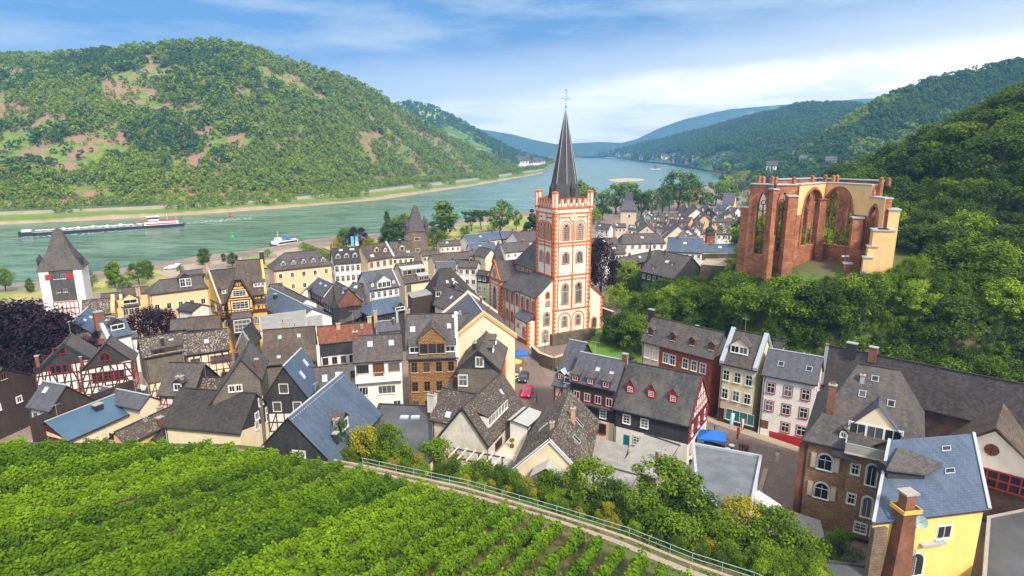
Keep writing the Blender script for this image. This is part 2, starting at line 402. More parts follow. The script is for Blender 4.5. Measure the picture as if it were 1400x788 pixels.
def scatter(name, pts, sizes, leaf, q='f', seed=1, kinds=('round','broad'), kind_='stuff', label=None, cat=None):
    """a wood nobody could count: crowns instanced on the points of ONE object"""
    coll=bpy.data.collections.get('src_'+leaf+q)
    if coll is None:
        coll=bpy.data.collections.new('src_'+leaf+q)
        for k in kinds:
            for v in range(2):
                me=tree_meshes(k,leaf,q,v)[0]; o=bpy.data.objects.new('src_'+k,me); coll.objects.link(o)
    g=np.random.default_rng(seed); n=len(pts)
    me=bpy.data.meshes.new(name); me.vertices.add(n); me.vertices.foreach_set('co',np.asarray(pts,float).ravel())
    a=me.attributes.new('size','FLOAT','POINT'); a.data.foreach_set('value',np.asarray(sizes,np.float32))
    a=me.attributes.new('turn','FLOAT','POINT'); a.data.foreach_set('value',(g.random(n)*6.283).astype(np.float32))
    o=put(name,me); o['kind']='stuff'
    if label: o['label']=label
    if cat: o['category']=cat
    ng=bpy.data.node_groups.new('wood','GeometryNodeTree')
    ng.interface.new_socket('Geometry',in_out='INPUT',socket_type='NodeSocketGeometry'); ng.interface.new_socket('Geometry',in_out='OUTPUT',socket_type='NodeSocketGeometry')
    i=ng.nodes.new('NodeGroupInput'); ou=ng.nodes.new('NodeGroupOutput'); ip=ng.nodes.new('GeometryNodeInstanceOnPoints')
    ci=ng.nodes.new('GeometryNodeCollectionInfo'); ci.inputs['Collection'].default_value=coll; ci.inputs['Separate Children'].default_value=True; ci.inputs['Reset Children'].default_value=True
    s=ng.nodes.new('GeometryNodeInputNamedAttribute'); s.data_type='FLOAT'; s.inputs['Name'].default_value='size'
    t=ng.nodes.new('GeometryNodeInputNamedAttribute'); t.data_type='FLOAT'; t.inputs['Name'].default_value='turn'
    cx=ng.nodes.new('ShaderNodeCombineXYZ'); L=ng.links
    L.new(t.outputs[0],cx.inputs[2]); L.new(i.outputs[0],ip.inputs['Points']); L.new(ci.outputs[0],ip.inputs['Instance'])
    ip.inputs['Pick Instance'].default_value=True
    L.new(s.outputs[0],ip.inputs['Scale']); L.new(cx.outputs[0],ip.inputs['Rotation']); L.new(ip.outputs[0],ou.inputs[0])
    o.modifiers.new('wood','NODES').node_group=ng
    return o
def sample_hill(H, n, seed, dens=None, vmax=1.05):
    X,Y,Z,U,V=H; g=np.random.default_rng(seed); nv,nu=X.shape
    A=np.abs((X[1:,1:]-X[:-1,:-1])*(Y[1:,:-1]-Y[:-1,1:])-(X[1:,:-1]-X[:-1,1:])*(Y[1:,1:]-Y[:-1,:-1]))
    A=A*(V[1:,1:]<=vmax)*(V[:-1,:-1]>.0)
    # nearer cells are seen larger: keep density by area
    p=(A/A.sum()).ravel(); k=g.choice(len(p),size=n,p=p); i=k//(nu-1); j=k%(nu-1); a=g.random(n); b=g.random(n)
    def I(Q): return Q[i,j]*(1-a)*(1-b)+Q[i,j+1]*a*(1-b)+Q[i+1,j]*(1-a)*b+Q[i+1,j+1]*a*b
    P=np.stack([I(X),I(Y),I(Z)],1); v=I(V); u=I(U)
    if dens is not None:
        keep=dens(P,u,v)>g.random(n); P=P[keep]; u=u[keep]; v=v[keep]
    return P,u,v
# ---------------------------------------------------------------- water, ground, banks
def polyobj(name, pts, mat, kind='structure', z=None):
    mb=MB(); mb.poly([(p[0],p[1],p[2] if z is None else z) for p in pts],mat); o=mb.build(name); o['kind']=kind; return o
m,nt,b=newmat('river water'); M['water']=m; tc,co,oi=coords(nt)
mp=N(nt,'ShaderNodeMapping'); mp.inputs['Scale'].default_value=(.35,1.0,1); mp.inputs['Rotation'].default_value=(0,0,.25); nt.links.new(co,mp.inputs[0])
n1=noise(nt,mp.outputs[0],.16,5,.6); n2=noise(nt,mp.outputs[0],.03,4)
c=ramp(nt,n2,[(.35,(.085,.165,.115,1)),(.65,(.14,.24,.17,1))]); c=mix(nt,1.0,c,ramp(nt,n1,[(.38,(.5,.55,.55,1)),(.56,(1.15,1.12,1.12,1))]),'MULTIPLY')
nt.links.new(c,b.inputs['Base Color']); b.inputs['Roughness'].default_value=.22; b.inputs['IOR'].default_value=1.33
n3=noise(nt,mp.outputs[0],.55,3); bump(nt,b,n3,.5,.5)
polyobj('river_water',[(-6000,100,-4),(6000,100,-4),(6000,6500,-4),(-6000,6500,-4)],M['water'])
m,nt,b=newmat('town paving'); M['paving']=m; tc,co,oi=coords(nt)
f=noise(nt,co,.08,5); c=ramp(nt,f,[(.35,(.19,.145,.12,1)),(.65,(.30,.23,.19,1))]); vo=N(nt,'ShaderNodeTexVoronoi'); vo.inputs['Scale'].default_value=2.2; nt.links.new(co,vo.inputs['Vector'])
c=mix(nt,.6,c,ramp(nt,vo.outputs['Distance'],[(0,(1.1,1.1,1.1,1)),(.6,(.7,.7,.7,1))]),'MULTIPLY'); nt.links.new(c,b.inputs['Base Color']); b.inputs['Roughness'].default_value=.85
def grassmat(name,c1,c2,sc=.5,c3=None):
    m,nt,b=newmat(name); tc,co,oi=coords(nt); f=noise(nt,co,sc,6,.7); c=ramp(nt,f,[(.3,c4(c1)),(.7,c4(c2))])
    if c3: 
        f2=noise(nt,co,.07,4); c=mix(nt,ramp(nt,f2,[(.45,BK),(.6,WH)]),c,c4(c3))
    nt.links.new(c,b.inputs['Base Color']); b.inputs['Roughness'].default_value=.95
    f3=noise(nt,co,3,3); bump(nt,b,f3,.6,.3); return m
M['grass']=grassmat('grass',(.05,.14,.01),(.14,.27,.02),1.2)
M['parkgrass']=grassmat('park grass',(.15,.22,.03),(.26,.30,.05),.2,(.40,.32,.12))
M['sandy']=grassmat('bank sand',(.42,.32,.19),(.50,.40,.26),.3)
M['soil']=grassmat('soil',(.10,.075,.035),(.19,.14,.06),.9,(.06,.13,.012))
M['path']=grassmat('path stone',(.30,.24,.18),(.42,.34,.26),.9)
M['road']=plain('asphalt',(.22,.18,.165),.85,.2,.5)
M['cobble']=brick('cobbled street',(.30,.215,.18),(.24,.175,.15),(.17,.13,.11),.3,.25,.03,stain=.25,bmp=.15)
SH=[(-260,430),(-100,405),(0,397),(60,392),(134,379),(178,372),(216,366),(271,357),(327,351),(372,343),(412,335),(480,328),(519,325),(560,319),(640,303),(735,291),(800,284),(860,275),(910,266),(960,258),(1008,246.5),(983,239),(950,231),(912,224),(877,221),(840,216.5),(822,214.6)]
sh=[G(x,y,-4.2) for x,y in SH]
sh2=[]
for i,p in enumerate(sh):
    a=sh[max(0,i-1)]; b_=sh[min(len(sh)-1,i+1)]; t=(b_-a); n_=Vector((t.y,-t.x,0)).normalized(); sh2.append(p+n_*8+Vector((0,0,3.6)))
ext=[(6000,3600,-.6),(6000,-60,-.6),(-600,-60,-.6),(-600,sh2[0].y,-.6)]
mb=MB(); mb.poly([tuple(p) for p in sh2][::-1]+[Vector(e) for e in ext[::-1]][::1],M['paving'])
gr=mb.build('ground'); gr['kind']='structure'
mb=MB()
for a,b_,c_,d_ in zip(sh,sh[1:],sh2[1:],sh2): mb.poly([a,b_,c_,d_],M['sandy'])
o=mb.build('river_bank'); o['kind']='structure'
M['gravelbar']=M['sandy']
# sand bars in the river
for cx,cy,w,h,nm in ((856,246.5,26,3.2,'sand_bar'),(896,231.5,9,.8,'sand_bar')):
    c0=G(cx,cy,-4); pts=[]
    for i in range(24):
        a=i/24*6.283; pts.append(G(cx+w*math.cos(a)*(1+.1*math.sin(3*a)),cy-h*math.sin(a)*(.8+.2*math.sin(2*a)),-4))
    mb=MB(); cen=sum(pts,Vector())/24
    inn=[cen+(p-cen)*.7+Vector((0,0,.9)) for p in pts]; low=[p+Vector((0,0,-.3)) for p in pts]
    for i in range(24): j=(i+1)%24; mb.poly([low[i],low[j],inn[j],inn[i]],M['sandy'])
    mb.poly(inn,M['sandy']); o=mb.build(nm); o['kind']='structure'
    if nm=='sand_bar' and w<10: islet=cen
# town plateau: the town stands a little above the bank
def flat(name, pix, z, mat, h=None):
    pts=[G(x,y,z) for x,y in pix]
    return polyobj(name,pts,mat)
# far bank with beach, road and railway, drawn by bands across the strip
fb=[(-300,322),(-100,313),(0,308),(130,302),(270,294),(350,288),(512,275),(571,266),(645,255),(718,242),(742,237.5),(752,230),(768,222),(800,216),(830,214.2)]
ft=[(-300,292),(-100,288),(0,283),(130,279),(270,274),(350,270),(512,252),(571,246),(645,240),(718,231),(742,229),(752,224),(768,218),(800,214.3),(830,213.6)]
nu=120; tt=np.linspace(0,1,len(fb)); tu=np.linspace(0,1,nu)
fx=np.interp(tu,tt,[p[0] for p in fb]); fy=np.interp(tu,tt,[p[1] for p in fb]); gx=np.interp(tu,tt,[p[0] for p in ft]); gy=np.interp(tu,tt,[p[1] for p in ft])
A0=np.array([G(fx[i],fy[i],-4.3) for i in range(nu)]); A1=np.array([G(gx[i],gy[i],3.0) for i in range(nu)])
vs=np.array([0,.06,.12,.3,.36,.5,.75,1.0]); zz=np.array([-4.3,-3.0,-1.0,.5,2.2,2.2,2.6,3.0])
X=A0[None,:,0]*(1-vs[:,None])+A1[None,:,0]*vs[:,None]; Y=A0[None,:,1]*(1-vs[:,None])+A1[None,:,1]*vs[:,None]; Z=np.broadcast_to(zz[:,None],X.shape)
m,nt,b=newmat('far bank'); tc,co,oi=coords(nt); sx=N(nt,'ShaderNodeSeparateXYZ'); nt.links.new(tc.outputs['UV'],sx.inputs[0])
nn=noise(nt,co,.02,4); ad=N(nt,'ShaderNodeMath',operation='MULTIPLY_ADD'); nt.links.new(nn,ad.inputs[0]); ad.inputs[1].default_value=.16; nt.links.new(sx.outputs[1],ad.inputs[2])
c=ramp(nt,ad.outputs[0],[(0,(.40,.30,.20,1)),(.15,(.34,.25,.15,1)),(.18,(.11,.18,.02,1)),(.36,(.14,.21,.03,1)),(.40,(.31,.25,.18,1)),(.50,(.28,.24,.19,1)),(.54,(.08,.14,.02,1)),(.72,(.07,.13,.02,1)),(.76,(.22,.14,.10,1)),(.80,(.07,.13,.02,1))])
c=mix(nt,.5,c,ramp(nt,noise(nt,co,.15,5),[(.3,(.7,.7,.7,1)),(.7,(1.2,1.2,1.2,1))]),'MULTIPLY')
nt.links.new(c,b.inputs['Base Color']); b.inputs['Roughness'].default_value=.95
gridmesh('far_bank',X,Y,Z,m,np.broadcast_to(tu[None,:],X.shape),np.broadcast_to(vs[:,None],X.shape))
FBANK=(X,Y,Z,np.broadcast_to(tu[None,:],X.shape),np.broadcast_to(vs[:,None],X.shape))
# ---------------------------------------------------------------- hills
lin=lambda v:v
conv=lambda v:np.where(v<1,v**.9,1)
LH=hill([(-700,293,3,150,900),(-350,291,3,105,900),(-100,288,3,84,880),(0,283,3,80,850),(60,282,3,82,850),(130,279,3,75,850),(200,277,3,65,850),(300,272,3,62,850),(335,270,3,66,860),(400,265,3,89,900),(470,257,3,109,950),(520,251,3,134,1000),(560,247,3,163,1060),(620,242,3,194,1180),(670,236,3,218,1330),(705,232.5,3,231.5,1480)],260,90,lambda v:v**1.05,62,3,.35,150.)
M['hill']=hillmat('hill ground',(.08,.14,.010),(.18,.25,.02),(.27,.155,.095),sc=.05,dirtamt=.50)
gridmesh('hill',LH[0],LH[1],LH[2],M['hill'],LH[3],LH[4])
H2=hill([(470,234,2,150,1900),(560,233,2,142,1900),(590,233,2,147,1900),(620,233,2,161,1900),(650,232,2,179,1950),(690,231,2,201,2000),(720,227,2,214,2050),(755,222,2,221,2100)],80,40,lin,30,8)
M['vhill']=hillmat('vineyard hill',(.24,.36,.03),(.42,.46,.08),(.08,.15,.02),sc=.006,dirtamt=.5)
gridmesh('far_hill',H2[0],H2[1],H2[2],M['vhill'],H2[3],H2[4])
M['bhill']=hillmat('far forest hill',(.02,.055,.03),(.035,.085,.04),(.20,.22,.09),sc=.0016,dirtamt=.66)
H3=hill([(560,214.2,0,168,3900),(640,214.2,0,173,3900),(700,214.2,0,183,3900),(730,214.2,0,191,3900),(760,214.2,0,197,3900),(820,214,0,194,4000),(880,214,0,196,4000),(960,214,0,196,4000)],70,30,lin,60,18,nsc=500)
gridmesh('distant_hills',H3[0],H3[1],H3[2],M['bhill'],H3[3],H3[4])
HR1=hill([(770,214,0,209,4200),(820,214,0,203,4300),(870,214,0,190,4300),(905,214,0,173,4300),(940,214,0,161,4300),(1000,214,0,148,4300),(1100,214,0,139,4300),(1180,214,0,134,4300),(1245,214,0,131,4300),(1450,214,0,124,4300),(1900,214,0,120,4300)],100,30,lin,70,28,nsc=600)
gridmesh('distant_ridge',HR1[0],HR1[1],HR1[2],M['bhill'],HR1[3],HR1[4])
M['fhill']=hillmat('forest floor',(.05,.11,.015),(.10,.17,.025),(.16,.14,.06),sc=.006,dirtamt=.66)
HR2=hill([(818,214.3,0,213,3300),(850,216.5,0,206,3000),(880,220.5,0,199,2700),(915,223.5,0,192,2500),(955,230,0,182,2200),(985,236,0,175,2000),(1010,240,0,168,1900),(1050,246,0,160,1800),(1100,250,0,147,1700),(1160,252,0,148,1600),(1220,252,0,152,1500),(1400,252,0,160,1500)],120,50,lin,50,38,nsc=220)
gridmesh('forest_hill',HR2[0],HR2[1],HR2[2],M['fhill'],HR2[3],HR2[4])
HR3=hill([(1020,258,0,250,700),(1060,260,0,232,760),(1095,262,0,212,800),(1130,262,0,190,830),(1180,262,0,155,850),(1220,262,0,134,860),(1260,262,0,120,860),(1330,262,0,102,860),(1400,262,0,88,860),(1600,262,0,50,860),(1900,262,0,40,900)],130,50,lin,40,48,nsc=160)
gridmesh('wooded_hill',HR3[0],HR3[1],HR3[2],M['fhill'],HR3[3],HR3[4])
# woods on the hills
def dens_left(P,u,v):
    n=fbm(P[:,0]/70,P[:,1]/70,91,4); d=np.clip((n-.33)*9,0.6,1)
    r_=fbm(P[:,0]/38,P[:,1]/38,191,3); d=np.where((r_<.385)&(v<.9),.10,d)
    return np.where(v<.02,0,d)
P,u,v=sample_hill(LH,40000,1,dens_left)
g=np.random.default_rng(3); tone=fbm(P[:,0]/110,P[:,1]/110,55,3)+g.random(len(P))*.35-.16
sz=(4.6+6.2*g.random(len(P))**2.2)*(.85+.5*np.clip(P[:,1]/1000,0,1))
dk=tone<.36
P[:,2]-=.9
scatter('hill_wood',P[dk],sz[dk],'hilldk',seed=4,label='dark woodland covering the big hill across the river',cat='wood')
scatter('hill_wood',P[~dk],sz[~dk],'hill',seed=5,label='bright green scrub and trees on the hill across the river',cat='wood')
def dflat(a):
    return lambda P,u,v: np.full(len(P),a)
P,u,v=sample_hill(H2,2600,2,lambda P,u,v:np.where((fbm(P[:,0]/130,P[:,1]/130,12,3)>.5)|(v>.72),.95,.03))
scatter('far_wood',P,8+7*NR.random(len(P)),'hilldk',seed=6,label='dark wood along the vineyard hill above the far village',cat='wood')
P,u,v=sample_hill(HR2,9000,3,lambda P,u,v:np.where((v<.3)&(fbm(P[:,0]/150,P[:,1]/150,12,3)<.42),.1,1))
scatter('forest',P,11+11*NR.random(len(P)),'hilldk',seed=7,label='forest on the middle hill right of the river bend',cat='forest')
P,u,v=sample_hill(HR3,7500,4,lambda P,u,v:np.where((v<.16)&(fbm(P[:,0]/60,P[:,1]/60,12,3)<.42),.1,1))
t_=fbm(P[:,0]/60,P[:,1]/60,77,3)<.5
s_=8+7*NR.random(len(P))
scatter('forest',P[t_],s_[t_],'hilldk',seed=8,label='dark forest on the steep hill behind the ruin',cat='forest')
scatter('forest',P[~t_],s_[~t_],'hill',seed=9,label='lighter forest on the steep hill behind the ruin',cat='forest')
P,u,v=sample_hill(FBANK,5200,6,lambda P,u,v:np.where(((v>.55)|((v>.14)&(v<.33)&(fbm(P[:,0]/40,P[:,1]/40,3,3)>.5))),.8,0),1.0)
scatter('bank_bushes',P,3.5+4.5*NR.random(len(P)),'hill',seed=10,label='bushes along the road and railway on the far bank',cat='bushes')
# ---------------------------------------------------------------- near hillside on the right
ctrl=[(20,137,-.5),(30,126,-.5),(40,114,-.5),(50,105,-.5),(60,98,1),(75,90,2),(95,80,4),(120,70,6),(150,60,12),
(52,121,20.5),(63,118,21.3),(76,115,22),(58,134,21),(78,130,22.5),(46,128,15),(42,150,6),(32,160,-1),(60,165,10),(82,190,10),(60,225,-2),(100,260,-1),(50,111,18.5),(60,109,19.5),(72,107.5,20),(84,107,20),(92,110,20),(62,113,21),(78,112,21.5),
(104,172,30),(120,172,38),(140,165,49),(170,150,62),(108,122,23),(130,115,33),(160,110,46),(100,100,13),(135,92,24),(150,230,40),(200,200,65),(112,230,20),(130,320,2),(180,320,20),(240,150,85),(240,280,70),(220,80,60),(15,170,-3),(20,220,-4),(40,280,-4)]
cp=np.array(ctrl,float)
def phi(r): return r
K=phi(np.linalg.norm(cp[:,None,:2]-cp[None,:,:2],axis=2)); n=NCP=len(cp)
Am=np.zeros((n+3,n+3)); Am[:n,:n]=K; Am[:n,n]=1; Am[:n,n+1:]=cp[:,:2]; Am[n,:n]=1; Am[n+1:,:n]=cp[:,:2].T
wv=np.linalg.solve(Am,np.concatenate([cp[:,2],[0,0,0]]))
def HZ(x,y):
    x=np.atleast_1d(np.asarray(x,float)); y=np.atleast_1d(np.asarray(y,float))
    r=np.sqrt((x[...,None]-cp[:,0])**2+(y[...,None]-cp[:,1])**2)
    return (phi(r)@wv[:NCP])+wv[NCP]+wv[NCP+1]*x+wv[NCP+2]*y
gx,gy=np.meshgrid(np.arange(14,262,3.),np.arange(56,340,3.))
gz=HZ(gx,gy)+(fbm(gx/9,gy/9,4,3)-.5)*1.5; gz=np.maximum(gz,-1.4)
M['hfloor']=grassmat('hillside floor',(.03,.07,.008),(.10,.17,.015),.9,(.12,.095,.045))
gridmesh('hillside',gx,gy,gz,M['hfloor'],keep=gz>-1.3)
# ---------------------------------------------------------------- windows, doors
WC={}
def win_meshes(w,h,style):
    key=(round(w,2),round(h,2),style)
    if key in WC: return WC[key]
    pm=MB(); fm=MB()
    arch='a' in style; fr=M['frame']
    pane=M['glassteal'] if 'S' in style else M['glass']
    if 'D' in style: pane=M['teal'] if 'T' in style else M['brown']
    K=8
    def outline(hw,z0,z1,round_):
        P=[(-hw,z0),(hw,z0)]
        if round_:
            zs=z1-hw
            for i in range(K+1):
                a=math.pi*i/K; P.append((hw*math.cos(a),zs+hw*math.sin(a)))
        else: P += [(hw,z1),(-hw,z1)]
        return P
    def slab(mb,P,y,m,back=.03):
        F=[(x,y,z) for x,z in P]; B=[(x,back,z) for x,z in P]
        mb.poly(F,m)
        for i in range(len(P)):
            j=(i+1)%len(P); mb.poly([F[j],F[i],B[i],B[j]],m)
    slab(pm,outline(w/2,-h/2,h/2,arch),-.02,pane)
    # surround behind the frame
    tm=None
    for k,mm in (('r','red'),('s','stonetrim'),('o','orange'),('g','slatewall'),('m','maroon'),('w','frame'),('t','timberred')):
        if k in style: tm=M[mm]
    if 'R' in style: tm=M['winered']
    def border(mb,hw,z0,z1,t,y,m):
        if not arch:
            mb.box((0,y/2,z1+t/2),(2*hw+2*t,abs(y),t),m); mb.box((0,y/2,z0-t/2),(2*hw+2*t,abs(y),t),m)
            for s in (-1,1): mb.box((s*(hw+t/2),y/2,(z0+z1)/2),(t,abs(y),z1-z0),m)
        else:
            a=outline(hw,z0,z1,True); b=outline(hw+t,z0-t,z1+t,True)
            n=len(a)
            for i in range(n):
                j=(i+1)%n
                mb.poly([(a[i][0],y,a[i][1]),(b[i][0],y,b[i][1]),(b[j][0],y,b[j][1]),(a[j][0],y,a[j][1])][::-1],m)
                mb.poly([(b[i][0],y,b[i][1]),(b[i][0],.02,b[i][1]),(b[j][0],.02,b[j][1]),(b[j][0],y,b[j][1])],m)
    if tm: border(fm,w/2+.06,-h/2-.02,h/2+.04,.10 if not 'o' in style else .24,-.05,tm)
    if not 'D' in style:
        ft=max(.06,.06*w); fm_=fr if not 'k' in style else M['brown']
        if 'm' in style: fm_=M['maroon']
        if 'R' in style: fm_=M['winered']
        border(fm,w/2-.05,-h/2+.03,h/2-.05,.045,-.08,fm_)
        fm.box((0,-.045,0 if not arch else -.1*h),(.045,.07,h*.94 if not arch else h*.8),fm_)
        if 'c' in style: fm.box((0,-.047,h*.12),(w*.94,.066,.06),fm_)
        if 'x' in style:
            for z in (-.18*h,.2*h): fm.box((0,-.047,z),(w*.94,.066,.05),fm_)
        if 'l' in style:
            for i in range(6): fm.box((0,-.05,-h*.38+i*h*.14),(w*.9,.07,.07),M['stonetrim'])
        if 'q' in style:
            for s in (-1,1): fm.box((s*w*.27,-.045,0),(.05,.06,h*.94),fm_)
    fm.box((0,-.09,-h/2-.07),(w+.3,.2,.09),tm or M['stonetrim'])
    WC[key]=(pm.mesh('window_pane'),fm.mesh('window_frame')); return WC[key]
HL=[]
FACE={'F':((0,-1),0.0),'K':((0,1),math.pi),'A':((-1,0),-math.pi/2),'B':((1,0),math.pi/2)}
class House:
    """box on a frame: x along the ridge, -y is the side of the front eave"""
    def __init__(s,name,label,cat,A,B,C,ze=8,k=1.1,zr=None,wall='white',roof='s_grey',oh=.35,wb=None,hip=(0,0),zg=0,ext=(0,0),Cb=None,Bp=None,group=None,gm=None,bands=None,flatten=False):
        gA=gB=None
        def solve(zr):
            a,b=G(*A,zr),G(*B,zr); c=G(*C,ze); d=(b-a); d.z=0; d.normalize(); n=Vector((-d.y,d.x,0))
            return a,b,(c-a).dot(n),d,n
        if zr is None:
            sg0=1 if solve(ze)[2]>0 else -1
            lo,hi=ze,ze+16
            for _ in range(40):
                m_=(lo+hi)/2
                if (m_-ze) < k*solve(m_)[2]*sg0: lo=m_
                else: hi=m_
            zr=(lo+hi)/2
        a,b,w,d,n=solve(zr)
        s.flip=False
        if w>0: a,b=b,a; d=-d; n=-n; s.flip=True; hip=hip[::-1]; ext=ext[::-1]
        w=abs(w); s.wf=w; s.k=(zr-ze)/max(w,.1); s.wb=w if wb is None else wb
        a=a-d*ext[0]; b=b+d*ext[1]
        s.L=(b-a).length; s.zr=zr; s.ze=ze; s.zeb=zr-s.k*s.wb; s.hip=hip; s.oh=oh; s.zg=zg
        mid=(a+b)/2; s.rz=math.atan2(d.y,d.x)
        s.root=root(name,(mid.x,mid.y,0),s.rz,label,cat,group)
        s.wall=M[wall]; s.roofm=M[roof]; s.gm=M[gm] if gm else s.wall
        s.xa=-s.L/2-hip[0]+oh*.8; s.xb=s.L/2+hip[1]-oh*.8
        s.yf=-(s.wf-oh); s.yk=s.wb-oh
        s.make_walls(bands); s.make_roof(); HL.append(s)
        print('%-34s L%5.1f wf%5.1f zr%5.1f k%4.2f at %5.0f,%4.0f'%((label or name)[:34],s.L,s.wf,zr,s.k,mid.x,mid.y))
    def roof_z(s,y):
        return s.zr-s.k*abs(y)
    def make_walls(s,bands):
        mb=MB(); t=.2
        zf=s.ze+s.k*s.oh-t; zk=s.zeb+s.k*s.oh-t; zt=s.zr-t
        lv=[s.zg]+[z for z,_ in (bands or [])]+[None]; mats=[M[m] for _,m in (bands or [])]
        # bands: list of (z_top, material) from the ground upwards; above them the wall material
        zs=s.zg-.6; segs=[]
        for z,m_ in (bands or []): segs.append((zs,z,M[m_])); zs=z
        segs.append((zs,None,s.wall))
        for z0,z1,m_ in segs:
            a=zf if z1 is None else min(z1,zf); b=zk if z1 is None else min(z1,zk)
            mb.poly([(s.xa,s.yf,z0),(s.xb,s.yf,z0),(s.xb,s.yf,a),(s.xa,s.yf,a)],m_)
            mb.poly([(s.xb,s.yk,z0),(s.xa,s.yk,z0),(s.xa,s.yk,b),(s.xb,s.yk,b)],m_)
            for x,sg,h in ((s.xa,-1,s.hip[0]),(s.xb,1,s.hip[1])):
                q=[(x,s.yf,z0),(x,s.yk,z0),(x,s.yk,b),(x,s.yf,a)]
                mb.poly(q if sg>0 else q[::-1],m_)
        for x,sg,h in ((s.xa,-1,s.hip[0]),(s.xb,1,s.hip[1])):
            if h==0:
                q=[(x,s.yf,zf),(x,s.yk,zk),(x,0,zt)]; mb.poly(q if sg>0 else q[::-1],s.gm)
        s.w=mb.build('wall',s.root)
    def make_roof(s):
        mb=MB(); t=.17; m_=s.roofm; xa,xb=-s.L/2,s.L/2; ha,hb=s.hip; wf,wb=s.wf,s.wb
        r0,r1=Vector((xa,0,s.zr)),Vector((xb,0,s.zr))
        f0,f1=Vector((xa-ha,-wf,s.ze)),Vector((xb+hb,-wf,s.ze)); k0,k1=Vector((xa-ha,wb,s.zeb)),Vector((xb+hb,wb,s.zeb))
        dn=Vector((0,0,-t))
        mb.poly([f0,f1,r1,r0],m_); mb.poly([k1,k0,r0,r1],m_)
        if ha: mb.poly([k0,f0,r0],m_)
        if hb: mb.poly([f1,k1,r1],m_)
        fm=M['s_dark']
        mb.poly([f0+dn,f1+dn,f1,f0],fm); mb.poly([k1+dn,k0+dn,k0,k1],fm)
        if not ha: mb.poly([r0+dn,f0+dn,f0,r0],fm); mb.poly([k0+dn,r0+dn,r0,k0],fm)
        else: mb.poly([k0+dn,f0+dn,f0,k0],fm)
        if not hb: mb.poly([f1+dn,r1+dn,r1,f1],fm); mb.poly([r1+dn,k1+dn,k1,r1],fm)
        else: mb.poly([f1+dn,k1+dn,k1,f1],fm)
        mb.poly([f1+dn,f0+dn,r0+dn,r1+dn],fm); mb.poly([k0+dn,k1+dn,r1+dn,r0+dn],fm)
        s.roof=mb.build('roof',s.root)
        cap=MB(); cap.bar(r0+Vector((0,0,.03)),r1+Vector((0,0,.03)),.28,M['zinc'] if s.roofm.name.find('blue')>=0 else M['s_dark'],.10)
        cap.build('ridge_cap',s.roof)
        g=MB(); g.bar(f0+Vector((0,-.07,-.1)),f1+Vector((0,-.07,-.1)),.13,M['black']); 
        x=s.xa+.25; zt=s.ze-.1
        g.bar((x,s.yf-.06,zt),(x,s.yf-.06,s.zg),.09,M['black'])
        g.build('gutter',s.roof)
    # face point: u along the wall seen from outside (left to right), z height
    def fo(s,f):
        if f=='F': return Vector(((s.xa+s.xb)/2,s.yf,0)),(s.xb-s.xa)
        if f=='K': return Vector(((s.xa+s.xb)/2,s.yk,0)),(s.xb-s.xa)
        yc=(s.yf+s.yk)/2
        if f=='A': return Vector((s.xa,yc,0)),(s.yk-s.yf)
        return Vector((s.xb,yc,0)),(s.yk-s.yf)
    def fp(s,f,u,z,off=0.0):
        (nx,ny),r=FACE[f]; o,_=s.fo(f)
        return Vector((o.x-ny*u+nx*off, o.y+nx*u+ny*off, z))
    def fa(s,f):   # A/B swapped when the frame was flipped, so callers keep the photo's A and B
        return {'A':'B','B':'A'}.get(f,f) if s.flip else f
    def win(s,f,u,z,w=1.0,h=1.4,style='w',parent=None):
        f=s.fa(f); pm,fm=win_meshes(w,h,style)
        p=put('door' if 'D' in style else 'window',pm,parent or s.root,s.fp(f,u,z,.0),FACE[f][1])
        put('frame',fm,p); return p
    def rows(s,f,n,floors,z0=None,dz=3.0,w=1.0,h=1.45,style='w',margin=.0,skip=()):
        ff=s.fa(f); W=s.fo(ff)[1]-2*margin
        zt=(s.ze if z0 is None else z0+1.4)-1.4
        for i in range(floors):
            for j in range(n):
                if (i,j) in skip: continue
                u=(j+.5)/n*W-W/2; s.win(f,u,zt-i*dz,w,h,style)
        return s
    def attic(s,f,n=1,dz=0,w=.8,h=1.0,style='w'):
        W=(s.zr-s.ze)/s.k
        for j in range(n): s.win(f,(j-(n-1)/2)*1.5,s.ze+1.2+dz,w,h,style)
        return s
    def timber(s,f,z0,z1,mat='timber',step=1.15,seed=0,gable=False,w=.14,u0=None,u1=None,rails=1):
        f=s.fa(f); g=random.Random(seed+17); mb=MB(); W=s.fo(f)[1]; a=-W/2+.1 if u0 is None else u0; b=W/2-.1 if u1 is None else u1; m_=M[mat]; t=.07
        (nx,ny),r=FACE[f]; upn=Vector((nx,ny,0))
        def bar(p,q): mb.bar(s.fp(f,*p,t/2),s.fp(f,*q,t/2),w,m_,t,up=upn) if False else mb.hexa(_strip(s,f,p,q,w,t),m_)
        n=max(2,round((b-a)/step)); us=[a+(b-a)*i/n for i in range(n+1)]
        fl=[z0+(z1-z0)*i/rails for i in range(rails+1)]
        for z in fl: bar((a-.08,z),(b+.08,z))
        for z,zz in zip(fl,fl[1:]):
            bar((a,(z+zz)/2),(b,(z+zz)/2))
            for i,u in enumerate(us): bar((u,z),(u,zz))
            for i in range(n):
                c=g.random()
                if c<.3 or i==0: bar((us[i],z),(us[i+1],zz))
                elif c<.5 or i==n-1: bar((us[i+1],z),(us[i],zz))
